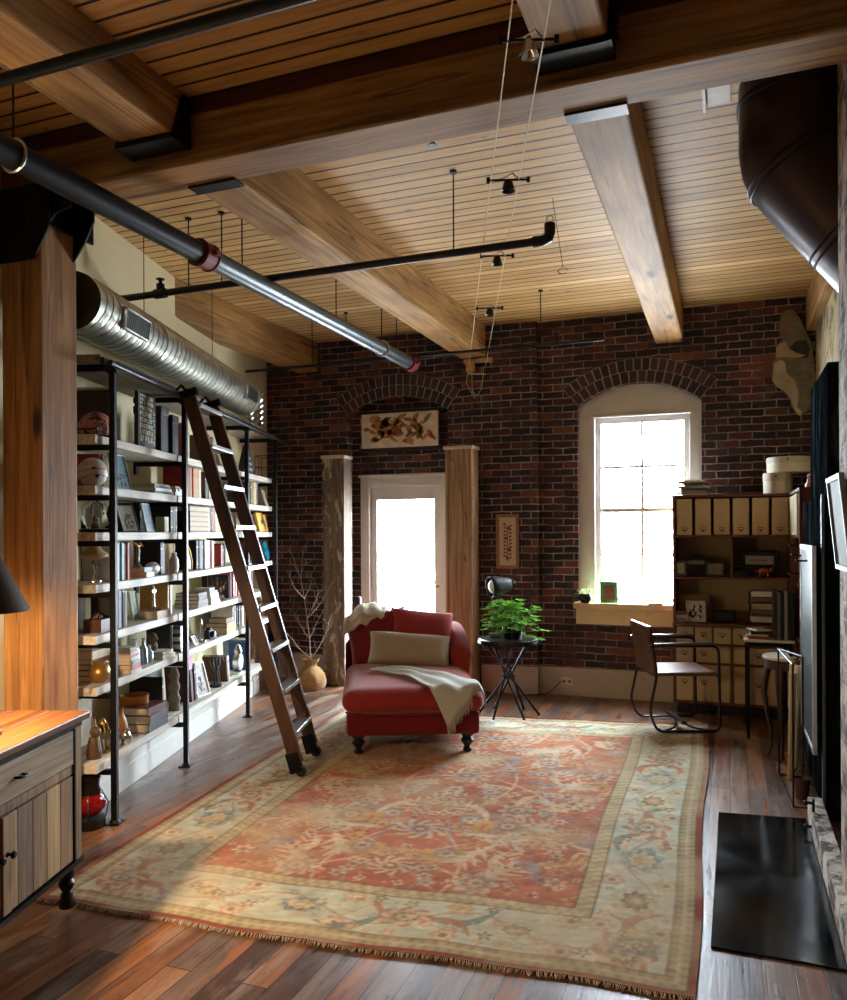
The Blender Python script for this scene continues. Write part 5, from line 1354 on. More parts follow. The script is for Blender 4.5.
b.tube([(-.04, .30, .80), (0, -.32, .80), (.075, 0, .80), (-.04, .30, .80)], .006, 6); b.out('frame', M['black_steel'], ws)
lb = T('log_bucket', 'small brown arched bucket standing inside the black stand', 'bucket', (.385, 5.02, .014))
b = B(); b.lathe([(0, 0), (.035, 0), (.045, .12), (.042, .12), (.033, .01), (0, .01)], 18); b.out('bucket_body', flat('brown leather', (74, 48, 32), .6), lb, smooth=True, auto=40)
b = B(); b.tube([(.043 * math.cos(a), 0, .12 + .07 * math.sin(a)) for a in [PI * i / 10 for i in range(11)]], .004, 6); b.out('handle', M['black_steel'], lb)

# ---- black chimney body, glass panel, hearth, pier picture
def chalk():
    t = NT('chalky black plaster'); n = t.noise(t.coords((2.5, 2.5, .9)), 2.5, 6, .65, .8)
    t.color(t.ramp(n, [(.38, lin((7, 9, 11))), (.55, lin((22, 28, 31))), (.68, lin((62, 72, 76)))])); t.rough(1); t.p.inputs['Specular IOR Level'].default_value = 0; t.bump(n, .15, .004); return t.m
ck = chalk()
cn = T('black_chimney', 'tall stepped chalk-black chimney body beside the brick pier', 'chimney', (.60, 5.3, 0))
b = B(); b.bx(-.125, .36, -.58, .70, 0, 1.74); b.out('lower_body', ck, cn, bevel=.012)
b = B(); b.bx(-.10, .36, -.50, .45, 1.74, 2.46); b.out('upper_body', ck, cn, bevel=.012)
b = B(); b.bx(-.14, -.124, -.60, -.56, .02, 1.74); b.out('edge_highlight', flat('grey edge highlight', (86, 92, 96), .4, .5), cn, bevel=.003)  # grey strip paints the highlight along the near edge
gp = T('framed_glass', 'tall silver-framed glass panel fixed on the black chimney side', 'glass panel', (.425, 5.05, .355))
b = B(); w_, h_ = .37, 1.11
for y0, y1, z0, z1 in ((-w_, w_, 0, .022), (-w_, w_, h_ - .03, h_), (-w_, -w_ + .02, .022, h_ - .03), (w_ - .02, w_, .022, h_ - .03)): b.bx(-.014, .008, y0, y1, z0, z1)
b.out('frame', M['silver'], gp, bevel=.002)
b = B(); b.bx(-.008, .002, -w_ + .02, w_ - .02, .022, h_ - .03)
gm = NT('dark reflective glass'); gm.color(lin((40, 56, 60))); gm.rough(.35); gm.p.inputs['Specular IOR Level'].default_value = .25; b.out('glass', gm.m, gp)
b = B(); b.bx(.008, .049, -.3, -.26, .1, .14); b.bx(.008, .049, .26, .3, 1.0, 1.04); b.out('bracket', M['black_steel'], gp)
for i, (y, z) in enumerate(((5.40, 1.455), (5.25, 1.40), (4.86, 1.38), (5.42, 1.28))):
    b = B(); x1 = .405 if z < 1.455 else .405
    b.cyl((0, 0, 0), (-.05, 0, .0), .006, k=8); b.sph((-.052, 0, 0), .009, 8, 6)
    b.out('peg', M['black_steel'], gp, loc=(.405 - .425, y - 5.05, z - .355), smooth=True)
hs = T('hearth_slab', 'polished black stone hearth slab on the floor at lower right', 'hearth', (.175, 3.9, 0))
sm = NT('polished black stone'); n_ = sm.noise(sm.coords(), 7, 6, .7); sm.color(sm.ramp(n_, [(.45, lin((8, 10, 13))), (.75, lin((26, 32, 38)))])); sm.rough(sm.ramp(sm.noise(sm.coords(), 3, 5), [(.4, (.10,) * 3), (.7, (.22,) * 3)]))
b = B(); b.prism([(-.245, -.77), (.205, -.77), (.205, .80), (-.235, .74)], .0005, .009, 'z'); b.out('slab', sm.m, hs, bevel=.003)
ib = T('iron_bracket', 'black iron hinge bracket on the low whitewashed brick', 'bracket', (.398, 4.45, .03))
b = B(); b.bx(-.012, .0, -.012, .012, 0, .16); b.cyl((-.008, 0, .02), (-.04, 0, .02), .008); b.cyl((-.008, 0, .14), (-.04, 0, .14), .008); b.sph((-.04, 0, .02), .013, 8, 6); b.sph((-.04, 0, .14), .013, 8, 6); b.out('hinge', M['black_steel'], ib)
fp2 = T('silver_framed_picture', 'silver-framed pale picture tilted on the brick pier at right', 'picture', (.425, 3.40, 1.395))
Mx = Matrix.Rotation(RD(-5.5), 4, 'Y')
b = B(); w_, h_ = .20, .365
for y0, y1, z0, z1 in ((-w_, w_, 0, .02), (-w_, w_, h_ - .02, h_), (-w_, -w_ + .02, .02, h_ - .02), (w_ - .02, w_, .02, h_ - .02)): b.bx(-.022, -.002, y0, y1, z0, z1, Mx)
b.out('frame', flat('pale silver frame', (150, 154, 154), .5, .2), fp2, bevel=.002)
b = B(); b.bx(-.012, -.006, -w_ + .015, w_ - .015, .015, h_ - .015, Mx); b.out('picture', flat('grey green print', (120, 122, 106), .7, var=.25, vs=12), fp2)

# ---- desk chair
lea = NT('worn brown leather'); n_ = lea.noise(lea.coords(), 9, 5, .7); lea.color(lea.ramp(n_, [(.3, lin((66, 42, 34))), (.6, lin((110, 76, 60))), (.8, lin((150, 120, 100)))])); lea.rough(.38); lea.bump(n_, .2, .003)
dcx = T('desk_chair', 'tubular steel armchair with worn brown leather seat facing the desk', 'chair', (-.40, 6.58, .0135), RD(22)); dcx.scale = (.95, 1, 1)
cf = flat('dark tubular steel', (56, 50, 48), .28, .85, var=.1)
def fil(pts, r_=.06, n=5):
    """round the corners of a polyline"""
    P = [Vector(p) for p in pts]; out = [P[0]]
    for a, p, c in zip(P[:-2], P[1:-1], P[2:]):
        u_, v_ = (a - p), (c - p); q = min(r_, u_.length * .45, v_.length * .45); u_ = p + u_.normalized() * q; v_ = p + v_.normalized() * q
        for i in range(n + 1): t_ = i / n; out.append(u_.lerp(p, t_).lerp(p.lerp(v_, t_), t_))
    out.append(P[-1]); return out
for s_ in (-1, 1):
    y = s_ * .255
    b = B(); b.tube(fil([(-.29, y, .66), (.26, y, .66), (.27, y, .013), (-.235, y * 1.0, .013), (-.30, y, .16), (-.235, y, .44), (-.285, y, .80)]), .011, 10); b.out('side_frame', cf, dcx, smooth=True)
    b = B(); b.tube([(-.30, y, .672), (-.1, y, .676), (.20, y, .676), (.255, y, .668)], [.010, .012, .012, .010], 8); b.out('armrest', flat('worn arm pad', (120, 112, 104), .3, .5), dcx, smooth=True)
b = B(); softbox(b, -.25, .26, -.245, .245, .425, .462, .018, 10, top=-.006); b.out('seat', lea.m, dcx, smooth=True, merge=True)
b = B(); Mb = Matrix.Translation((-.243, 0, .45)) @ Matrix.Rotation(RD(-8), 4, 'Y')
b.bx(-.016, .016, -.24, .24, -.01, .365, Mb)
o = b.out('backrest', lea.m, dcx, bevel=.01, seg=3)
b = B(); b.cyl((-.285, -.255, .80), (-.285, .255, .80), .011, k=10); b.cyl((.26, -.255, .43), (.26, .255, .43), .010, k=10); b.cyl((-.24, -.255, .43), (-.24, .255, .43), .010, k=10); b.out('cross_tube', cf, dcx, smooth=True)
b = B(); b.tube(fil([(.22, -.255, .013), (.05, -.20, .03), (.0, 0, .06), (.05, .20, .03), (.22, .255, .013)], .1), .008, 8); b.tube(fil([(-.2, -.255, .013), (-.05, -.18, .03), (-.0, 0, .06), (-.05, .18, .03), (-.2, .255, .013)], .1), .008, 8); b.bx(-.02, .02, -.2, .2, .055, .075); b.out('floor_stretcher', cf, dcx, smooth=True)

# ---- window sill things
zs = .8855
sp2 = T('spider_plant', 'small striped spider plant in a dark glass bowl on the sill', 'potted plant', (-1.245, 7.43, zs))
b = B(); b.lathe([(0, 0), (.04, 0), (.062, .03), (.064, .06), (.05, .085), (.044, .085), (.055, .06), (0, .055)], 22); b.out('bowl', flat('dark green glass', (26, 36, 30), .12, var=.1), sp2, smooth=True)
b = B(); r6 = random.Random(5)
for i in range(34):
    a = r6.uniform(0, 2 * PI); leaf(b, Vector((.015 * math.cos(a), .015 * math.sin(a), .07)), Vector((math.cos(a), math.sin(a), r6.uniform(.5, 2.4))), r6.uniform(.09, .14), .012, .35)
b.out('foliage', leaf_mat('striped leaves', (96, 130, 70), (180, 196, 140)), sp2, smooth=True)
frame_thing('green_photo_frame', 'bright green photo frame standing on the window sill', 'photo frame', (-1.03, 7.44, zs), .155, .20, .032, (96, 176, 104), (150, 104, 96), RD(12), 8)
simple('shell_dish', 'pale shallow dish lying at the right end of the sill', 'dish', (-.62, 7.43, zs), lambda b: (b.lathe([(0, .002), (.06, .002), (.085, .02), (.08, .022), (.055, .008), (0, .008)], 24), b.sph((.02, 0, .016), .02, 10, 6, (1.6, 1, .6))), flat('pale shell', (224, 216, 200), .4), smooth=True)
# ================================================================== LIBRARY SHELVES
LV = {'top': 2.072, 'second': 1.802, 'third': 1.557, 'fourth': 1.282, 'fifth': 1.012, 'sixth': .742, 'bottom': .335}
board_m = wood('whitewashed shelf board', (184, 176, 160), (238, 234, 224), 'x', .6, grain=.8, knots=False, stain=(128, 112, 92))
sh = T('library_shelving', 'wall of pale plank shelves on black steel posts along the left wall', 'bookshelf', SP(0, 0, 0), SHR)
POST = [0, 1.04, 2.46, 3.40]
for x in POST:
    b = B(); b.bx(x - .016, x + .016, -.016, .016, .006, 2.46); b.out('post', M['black_steel'], sh, bevel=.003)
    b = B(); b.bx(x - .04, x + .04, -.04, .04, .0005, .007); b.cyl((x, 0, .007), (x, 0, .02), .03, .022, k=14); b.out('foot_plate', M['black_steel'], sh)
    for z in LV.values():
        b = B(); b.bx(x - .011, x + .011, .02, .345, z - .075, z - .0455); b.bx(x - .02, x + .02, .325, .345, z - .13, z - .0455); b.out('bracket_arm', M['black_steel'], sh)
    b = B(); b.bx(x - .014, x + .014, .02, .345, 2.42, 2.455); b.out('bracket_arm', M['black_steel'], sh)
    b = B(); b.cyl((x, -.03, 2.44), (x, .03, 2.44), .032, k=16); b.out('rail_clamp', M['black_steel'], sh)
cuts = [(-.10, 1.03), (1.05, 2.45), (2.47, 3.46)]
for nm, z in LV.items():
    for x0, x1 in cuts:
        b = B(); b.bx(x0, x1, .05, .345, z - .045, z); b.out('shelf_board', board_m, sh, bevel=.003)
b = B(); b.bx(-.10, 3.55, .02, .36, 2.462, 2.49); b.out('top_board', wood('grey top plank', (110, 100, 86), (160, 148, 128), 'x', .6), sh, bevel=.003)
b = B(); b.cyl((-.12, -.045, 2.44), (3.75, -.045, 2.44), .014, k=14); b.out('ladder_rail', M['dark_steel'], sh, smooth=True, auto=40)
b = B(); b.bx(-.1, 3.55, .0, .02, 2.44, 2.475); b.out('top_channel', M['dark_steel'], sh, bevel=.002)
b = B(); b.bx(.06, .96, -.03, .0, 2.478, 2.482); b.bx(1.2, 2.9, -.03, .0, 2.478, 2.482); b.out('led_strip', M['silver'], sh)
kb = B(); kb.bx(-.12, 3.5, .2, .34, 0, .285); kb.bx(-.12, 3.5, .194, .2, 0, .14)
struct(kb.out('baseboard_left', flat('white painted plinth', (232, 230, 222), .5, var=.05), loc=SP(0, 0, 0), rotz=SHR, bevel=.003), 'white plinth below the bottom shelf', 'baseboard')

CN = {'white': (224, 220, 208), 'cream': (206, 192, 160), 'tan': (176, 136, 92), 'brown': (96, 62, 42), 'dark brown': (52, 34, 26), 'black': (22, 22, 24), 'charcoal': (48, 48, 52), 'grey': (130, 130, 128), 'pale grey': (180, 180, 176), 'navy': (24, 32, 60), 'blue': (44, 84, 140), 'pale blue': (150, 176, 196), 'teal': (60, 140, 144), 'green': (44, 84, 56), 'dark green': (26, 48, 38), 'red': (150, 30, 28), 'maroon': (90, 24, 28), 'coral': (206, 84, 70), 'pink': (214, 130, 140), 'orange': (206, 116, 44), 'yellow': (214, 170, 60), 'gold': (180, 142, 76), 'lavender': (150, 140, 160)}
BAY = ['near', 'middle', 'far']
GAP = {'top': .345, 'second': .222, 'third': .197, 'fourth': .227, 'fifth': .222, 'sixth': .222, 'bottom': .36}
def S(n, s, d, dz=0.): return SP(s, d, LV[n] + .0008 + dz)
_bid = [0]
def book_mesh(th, h, dp, cn):
    """upright, spine on -y; x is thickness"""
    b = B(); c = .0022
    b.m(0).bx(-th / 2, -th / 2 + c, 0, dp, 0, h); b.bx(th / 2 - c, th / 2, 0, dp, 0, h); b.bx(-th / 2 + c, th / 2 - c, 0, c * 1.5, 0, h)
    b.m(1).bx(-th / 2 + c, th / 2 - c, c * 1.5, dp - .004, .003, h - .004)
    if th > .016 and _bid[0] % 2: b.m(2).bx(-th / 2 + .001, th / 2 - .001, -.0006, 0, h * .76, h * .80); b.bx(-th / 2 + .001, th / 2 - .001, -.0006, 0, h * .18, h * .2)
    _bid[0] += 1
    col_ = CN[cn]; band = (200, 176, 120) if sum(col_) < 330 else (90, 80, 74)
    return b, [flat('book cloth ' + cn, col_, .6, var=.1), M['pages'], flat('spine band' + str(band), band, .5)]
def upright(lv, bay, s, items, where, d=.075, lean=0., gap=.001, dz=0.):
    """a row of standing books; items (thickness, height, colour)"""
    grp = f'upright books, {where}, {lv} shelf'
    for i, (th, h, cn) in enumerate(items):
        s += th / 2; h = min(h, GAP[lv] - .004 - rng.uniform(0, .012) - (.006 if lean else 0))
        b, ms = book_mesh(th, h, rng.uniform(.15, .2) if h < .27 else .22, cn)
        if lean: 
            Mx = Matrix.Rotation(RD(lean), 4, 'Y')
            for v_ in b.bm.verts: v_.co = Mx @ v_.co
            mz = min(v_.co.z for v_ in b.bm.verts)
            for v_ in b.bm.verts: v_.co.z -= mz
        n = len(items)
        lab = f'{cn} book {where}, {lv} shelf, {BAY[bay]} bay' + ('' if n == 1 else f', {ORD[i]} from left')
        tag(b.out('book', ms, loc=S(lv, s, d + rng.uniform(0, .012), dz), rotz=SHR), lab, 'book', grp)
        s += th / 2 + gap
    return s
def pile(lv, bay, s, items, where, d=.19, dz=0., along=True):
    """books lying flat; items (length, depth, thickness, colour) bottom first; spine to the room"""
    grp = f'book pile, {where}, {lv} shelf'; z = dz; n = len(items)
    for i, (w_, dp, th, cn) in enumerate(items):
        b = B(); c = .0022
        b.m(0).bx(-w_ / 2, w_ / 2, -dp / 2, dp / 2, 0, c); b.bx(-w_ / 2, w_ / 2, -dp / 2, dp / 2, th - c, th); b.bx(-w_ / 2, w_ / 2, -dp / 2, -dp / 2 + c, c, th - c)
        b.m(1).bx(-w_ / 2 + .003, w_ / 2 - .003, -dp / 2 + c, dp / 2 - .004, c, th - c)
        pos = 'lowest' if i == 0 else ('topmost' if i == n - 1 else f'{ORD[i]} up')
        lab = f'flat {cn} book {where}, {lv} shelf, {BAY[bay]} bay, {pos}'
        if n == 1: lab = f'{cn} book lying flat {where}, {lv} shelf, {BAY[bay]} bay'
        tag(b.out('book', [flat('book cloth ' + cn, CN[cn], .6, var=.1), M['pages']], loc=S(lv, s, d, z), rotz=SHR + rng.uniform(-.06, .06)), lab, 'book', grp)
        z += th + .0006
    return z
def fr(name, lab, lv, s, d, w_, h_, fw, fc, pc, rz=0., tilt=12, draw=None, cat='photo frame', dz=0.):
    return frame_thing(name, lab, cat, S(lv, s, d, dz), w_, h_, fw, fc, pc, SHR + rz, tilt, draw)
def obj(name, lab, cat, lv, s, d, build, mat, rz=0., dz=0., **kw):
    return simple(name, lab, cat, S(lv, s, d, dz), build, mat, SHR + rz, **kw)
g = lambda u, d=.12: SU(u, d)

# ------------------------------------------------ near bay, top shelf
hm = T('football_helmet', 'pink and brown patterned toy football helmet with black face guard', 'helmet', S('top', .20, .19), SHR)
t = NT('pink helmet shell'); n_ = t.noise(t.coords(), 22, 3); t.color(t.ramp(n_, [(.42, lin((186, 120, 112))), (.5, lin((214, 150, 138))), (.58, lin((96, 52, 48)))], 'CONSTANT')); t.rough(.3)
b = B()
def hf(u, v):
    a = PI * 1.22 * (u - .5); th = PI * .5 * v
    return Vector((-.11 * math.cos(a) * math.cos(th * 1.0) * 1.1 * -1, .095 * math.sin(a) * math.cos(th), .02 + .14 * math.sin(th)))
rings = []
for j in range(9):
    th = PI / 2 * j / 8 * .98; rings.append([b.bm.verts.new((.115 * math.cos(th) * math.cos(2 * PI * i / 24), .098 * math.cos(th) * math.sin(2 * PI * i / 24), .045 + .115 * math.sin(th) - (.02 if j == 0 else 0))) for i in range(24)])
b.skin(rings, cap=False); b._f(rings[-1]); b.out('shell', t.m, hm, smooth=True, solid=.006)
b = B()
for z in (.02, .05): b.tube([(-.09, -.08, z + .02), (-.14, -.06, z), (-.165, 0, z - .006), (-.14, .06, z), (-.09, .08, z + .02)], .005, 6)
b.cyl((-.16, -.02, .02), (-.16, -.02, .045), .004); b.cyl((-.16, .02, .02), (-.16, .02, .045), .004)
b.cyl((-.13, -.068, .0), (-.13, -.068, .05), .004); b.out('face_guard', M['black'], hm, smooth=True)
upright('top', 0, .30, [(.03, .30, 'dark brown'), (.026, .31, 'charcoal'), (.03, .33, 'cream')], 'behind the helmet', .16)
sg = T('letter_sign', 'black board sign with tight rows of pale capital lettering', 'sign', S('top', g(142), .10), SHR)
b = B(); b.bx(-.13, .13, -.012, .012, 0, .34); b.out('board', M['black'], sg, bevel=.003)
GL = {'H': [(0, 0, .25, 1), (.75, 0, 1, 1), (.25, .4, .75, .6)], 'O': [(0, 0, .25, 1), (.75, 0, 1, 1), (.25, 0, .75, .2), (.25, .8, .75, 1)], 'T': [(.38, 0, .62, .8), (0, .8, 1, 1)], 'I': [(.35, 0, .65, 1)], 'L': [(0, 0, .25, 1), (.25, 0, 1, .2)], 'E': [(0, 0, .25, 1), (.25, 0, 1, .18), (.25, .41, .85, .59), (.25, .82, 1, 1)], 'F': [(0, 0, .25, 1), (.25, .41, .85, .59), (.25, .82, 1, 1)], 'N': [(0, 0, .22, 1), (.78, 0, 1, 1), (.22, .45, .5, .9), (.5, .1, .78, .55)], 'M': [(0, 0, .2, 1), (.8, 0, 1, 1), (.2, .7, .8, 1), (.4, .35, .6, .7)], 'P': [(0, 0, .25, 1), (.25, .8, 1, 1), (.25, .4, 1, .58), (.78, .58, 1, .8)], 'U': [(0, 0, .25, 1), (.75, 0, 1, 1), (.25, 0, .75, .2)], 'C': [(0, 0, .25, 1), (.25, 0, 1, .2), (.25, .8, 1, 1)], 'A': [(0, 0, .25, .8), (.75, 0, 1, .8), (0, .8, 1, 1), (.25, .38, .75, .55)], 'S': [(0, 0, 1, .18), (0, .41, 1, .59), (0, .82, 1, 1), (0, .59, .25, .82), (.75, .18, 1, .41)]}
def letters(b, txt, x0, x1, z0, z1, y):
    w_ = (x1 - x0) / len(txt)
    for i, ch_ in enumerate(txt):
        for a, c, e, f in GL.get(ch_, []):
            xa = x0 + i * w_ + w_ * .08; ww = w_ * .8; b.bx(xa + a * ww, xa + e * ww, y - .002, y, z0 + c * (z1 - z0), z0 + f * (z1 - z0))
b = B(); zt = .325
rl = random.Random(4)
for n_, h_, x0, x1 in ((3, .06, -.11, -.02), (6, .022, -.11, .07), (5, .03, -.11, .07), (7, .024, -.11, .08), (6, .028, -.11, .085), (8, .028, -.11, .085), (2, .032, -.11, -.05)):
    letters(b, [rl.choice('HTLEFNPUCIO') for _ in range(n_)], x0, x1, zt - h_, zt, -.012)
    if n_ == 3: letters(b, 'LNU', .0, .09, zt - .026, zt, -.012); letters(b, 'PHN', .0, .09, zt - .06, zt - .033, -.012)
    if n_ == 2: letters(b, 'FLE', -.035, .085, zt - h_, zt, -.012)
    zt -= h_ + .010
for k_ in range(6): letters(b, rl.choice('ILE'), .09, .115, .03 + k_ * .038, .058 + k_ * .038, -.012)
b.out('lettering', flat('pale letters', (210, 204, 176), .6), sg)
for i, (u, w_, h_) in enumerate(((157, .12, .30), (168, .10, .27))):
    obj('dark_box', f'{["wide", "narrow"][i]} dark brown storage box {["right of the letter sign", "next to the second post"][i]}, top shelf', 'box', 'top', g(u, .14), .18, lambda b: (b.bx(-w_ / 2, w_ / 2, -.09, .09, 0, h_), b.bx(-w_ / 2 - .004, w_ / 2 + .004, -.094, .094, h_ - .05, h_ + .002)), flat('dark brown leatherette', (40, 28, 28), .5), bevel=.004)
# near bay, second shelf
vb = T('volleyball', 'white ball with black seam lines and small black marks, near post', 'ball', S('second', .075, .15), SHR)
b = B(); b.sph((0, 0, .082), .08, 28, 18); b.out('ball_skin', flat('white leather', (216, 206, 196), .4, var=.04), vb, smooth=True)
b = B(); cb_ = Vector((0, 0, .082))
for nrm, off in ((Vector((.1, .2, 1)), .0), (Vector((1, -.25, .2)), .035), (Vector((.3, .3, 1)), -.045)):
    nrm.normalize(); x = nrm.cross(Vector((0, 1, 0))).normalized(); y = nrm.cross(x); rr_ = math.sqrt(.0806 ** 2 - off * off)
    b.tube([cb_ + nrm * off + x * (rr_ * math.cos(2 * PI * i / 32)) + y * (rr_ * math.sin(2 * PI * i / 32)) for i in range(32)], .0014, 4, closed=True)
b.out('seams', M['black'], vb)
b = B()
vd = (Vector((0, 0, 1.55)) - (SHM @ Vector((.075, .15, 1.885)))); vd = (SHM.to_3x3().inverted() @ vd).normalized(); xr = vd.cross(Vector((0, 0, 1))).normalized() * -1; yu = vd.cross(xr) * 1
if yu.z < 0: yu = -yu
def onball(a, c): 
    p = (vd + xr * a + yu * c).normalized() * .0808; return cb_ + p
def patch(pts): 
    for k_ in range(len(pts) - 2): b._f([b.bm.verts.new(onball(*pts[0])), b.bm.verts.new(onball(*pts[k_ + 1])), b.bm.verts.new(onball(*pts[k_ + 2]))])
sw = [(-.02, .36), (.02, .30), (.30, .44), (.05, .23), (-.03, .25), (-.05, .30)]
b.tube([onball(*p) for p in ((-.03, .38), (-.05, .30), (.0, .27), (.12, .33), (.26, .40))], [.0015, .004, .006, .004, .001], 5)
for xa in (.16, .30):
    for q in (0, .06): b.tube([onball(xa + q * .6, -.36), onball(xa + .08 + q * .6, -.16)], .0035, 5)
b.out('printed_marks', M['black'], vb)
upright('second', 0, .30, [(.03, .22, 'red'), (.02, .21, 'maroon')], 'behind the white ball', .22)
fr('beach_photo_book', 'large photo book with a beach and driftwood cover, leaning', 'second', g(126, .1), .12, .20, .215, .006, (188, 200, 196), (74, 110, 124), 0, 14, Dw(flat('driftwood dark', (50, 40, 44), .7), 12, 14, .15, .15), cat='book')
pile('second', 0, g(155), [(.27, .2, .016, 'charcoal'), (.26, .19, .018, 'white'), (.24, .18, .014, 'charcoal'), (.22, .17, .012, 'grey')], 'by the beach book', .16)
pile('second', 0, g(172), [(.13, .18, .03, 'white'), (.12, .17, .016, 'cream'), (.10, .15, .018, 'maroon')], 'at the second post', .16)
obj('pencil_pot', 'small dark brown pot close to the second post, second shelf', 'pot', 'second', g(176, .09), .09, lambda b: b.lathe([(0, 0), (.018, 0), (.022, .05), (.02, .05), (.016, .004), (0, .004)], 16), flat('brown glaze', (70, 44, 34), .4), smooth=True)
# near bay, third shelf
gd = T('glass_cloche', 'clear glass dome over a small brown ornament behind the first post', 'glass dome', S('third', .15, .17), SHR)
clear = NT('clear glass'); clear.p.inputs['Transmission Weight'].default_value = 1; clear.color((.95, .98, .97)); clear.rough(.02); clear.p.inputs['IOR'].default_value = 1.2
b = B(); b.lathe([(.078, .02), (.08, .08), (.07, .13), (.045, .165), (.0, .178)], 24, cap=False); b.out('dome', clear.m, gd, smooth=True, solid=.003)
b = B(); b.lathe([(0, 0), (.088, 0), (.088, .018), (0, .018)], 24); b.out('base', M['black'], gd)
b = B(); b.sph((0, 0, .045), .03, 12, 8, (1.4, 1, .8)); b.sph((.02, .01, .075), .018, 10, 8); b.out('ornament', flat('brown ornament', (110, 84, 60), .6), gd, smooth=True)
b = B(); b.tube([(.07 * math.cos(a), -.01, .1 + .075 * math.sin(a)) for a in [PI * i / 10 for i in range(11)]], .005, 6); b.out('hoop', M['dark_steel'], gd, smooth=True)
def sculpt(b):
    b.tube([(0, 0, 0), (.012, 0, .05), (-.01, 0, .1), (.0, 0, .16), (-.02, 0, .19)], [.022, .02, .024, .014, .004], 10); b.tube([(0, 0, .11), (.03, -.01, .15), (.02, -.01, .12)], [.008, .006, .003], 6)
obj('abstract_statuette', 'slim black abstract statuette standing against the first post', 'statuette', 'third', .13, .07, sculpt, M['black'], smooth=True)
fr('sketch_frame', 'thin black-framed pencil sketch leaning, third shelf', 'third', g(131, .09), .10, .165, .165, .007, (28, 28, 28), (166, 164, 134), RD(-10), 18, Dw(flat('sketch lines', (90, 96, 96), .7), 3, 14, .1, .13), cat='picture')
upright('third', 0, g(136, .2), [(.03, .2, 'black'), (.03, .215, 'charcoal'), (.028, .2, 'dark brown'), (.03, .21, 'black')], 'behind the sketch', .17)
fr('travel_brochure', 'pale brochure with a blue mountain cover leaning on black books', 'third', g(150, .09), .10, .14, .18, .004, (206, 208, 204), (128, 146, 164), RD(4), 12, cat='brochure')
obj('card_box', 'small cream and green card box at the brochure edge', 'box', 'third', g(163, .1), .11, lambda b: (b.bx(-.035, .035, -.03, .03, 0, .10), b.bx(-.025, .025, -.0315, -.03, .02, .07)), flat('cream green card', (190, 190, 150), .6, var=.2), bevel=.002)
upright('third', 0, g(168, .14), [(.035, .19, 'black'), (.03, .2, 'dark brown'), (.03, .195, 'black')], 'at the second post', .12)
# near bay, fourth shelf
def hatman(b):
    b.cyl((0, 0, 0), (0, 0, .012), .04); b.tube([(0, 0, .01), (.004, 0, .06), (-.004, 0, .10)], [.014, .008, .012], 8); b.sph((0, 0, .125), .018, 10, 8)
    b.lathe([(0, .135), (.075, .140), (.078, .148), (.04, .156), (.036, .185), (.0, .19)], 20)
hh = T('hat_statuette', 'silver statuette wearing a wide tan hat beside the first post', 'statuette', S('fourth', .085, .15), SHR)
b = B(); b.cyl((0, 0, 0), (0, 0, .012), .04, k=16); b.tube([(0, 0, .01), (.008, 0, .05), (-.006, 0, .10), (0, 0, .12)], [.014, .007, .013, .008], 8); b.tube([(0, 0, .09), (.03, -.01, .08), (.035, -.01, .1)], [.005] * 3, 6); b.out('figure', M['chrome'], hh, smooth=True)
b = B(); b.lathe([(0, .12), (.07, .14), (.074, .15), (.07, .16), (.045, .175), (.03, .20), (.0, .205)], 22); b.out('hat', flat('straw hat', (176, 148, 104), .7), hh, smooth=True)
upright('fourth', 0, .20, [(.008, .235, 'pale grey'), (.010, .22, 'charcoal'), (.007, .235, 'white')], 'left of the first post', .10, lean=-6, gap=.008)
upright('fourth', 0, g(116.5, .08), [(.012, .215, 'white'), (.014, .21, 'green'), (.022, .225, 'teal'), (.024, .222, 'pale blue'), (.02, .218, 'teal'), (.014, .205, 'navy'), (.012, .2, 'white'), (.02, .215, 'coral')], 'just right of the first post')
pile('fourth', 0, g(140.5), [(.13, .17, .03, 'cream'), (.10, .15, .028, 'pale blue')], 'under the golden bird', .15)
bd = T('golden_bird', 'golden bird statuette with spread wings on a small book pile', 'statuette', S('fourth', g(140), .14, .06), SHR)
b = B(); b.lathe([(0, 0), (.028, 0), (.02, .012), (.008, .03), (.012, .05), (.006, .08), (.0, .085)], 14); b.tube([(0, 0, .06), (.006, 0, .10), (0, 0, .13)], [.01, .014, .006], 8)
b.out('stand', flat('pewter', (140, 138, 130), .35, .8), bd, smooth=True)
b = B(); b.tube([(-.07, 0, .150), (-.03, 0, .142), (0, 0, .13), (.03, 0, .140), (.075, 0, .128)], [.003, .01, .013, .01, .003], 8); b.sph((.0, -.012, .145), .012, 8, 6); b.out('wings', M['brass'], bd, smooth=True)
fb = T('toy_football', 'small white and grey football lying on its side', 'ball', S('fourth', g(153, .1), .11), SHR)
b = B(); b.skin([b.ring((x, 0, .045), (1, 0, 0), .042 * max(.05, (1 - (x / .085) ** 2)) ** .75, 18) for x in [-.085 + .17 * i / 14 for i in range(15)]]); b.out('ball_skin', flat('silver white leather', (200, 198, 192), .35, var=.06), fb, smooth=True)
b = B(); b.tube([(-.03, -.03, .073), (.03, -.03, .073)], .002, 5)
for i in range(5): b.tube([(-.02 + i * .01, -.036, .066), (-.02 + i * .01, -.022, .079)], .0015, 5)
b.out('laces', M['black'], fb)
obj('red_album', 'large square red album standing behind the small football', 'album', 'fourth', g(155, .25), .25, lambda b: b.bx(-.12, .12, -.015, .015, 0, .222), flat('red album cloth', (138, 28, 24), .6), bevel=.003)
upright('fourth', 0, g(165, .1), [(.03, .23, 'black'), (.012, .225, 'grey'), (.016, .23, 'charcoal')], 'right of the small football', .13)
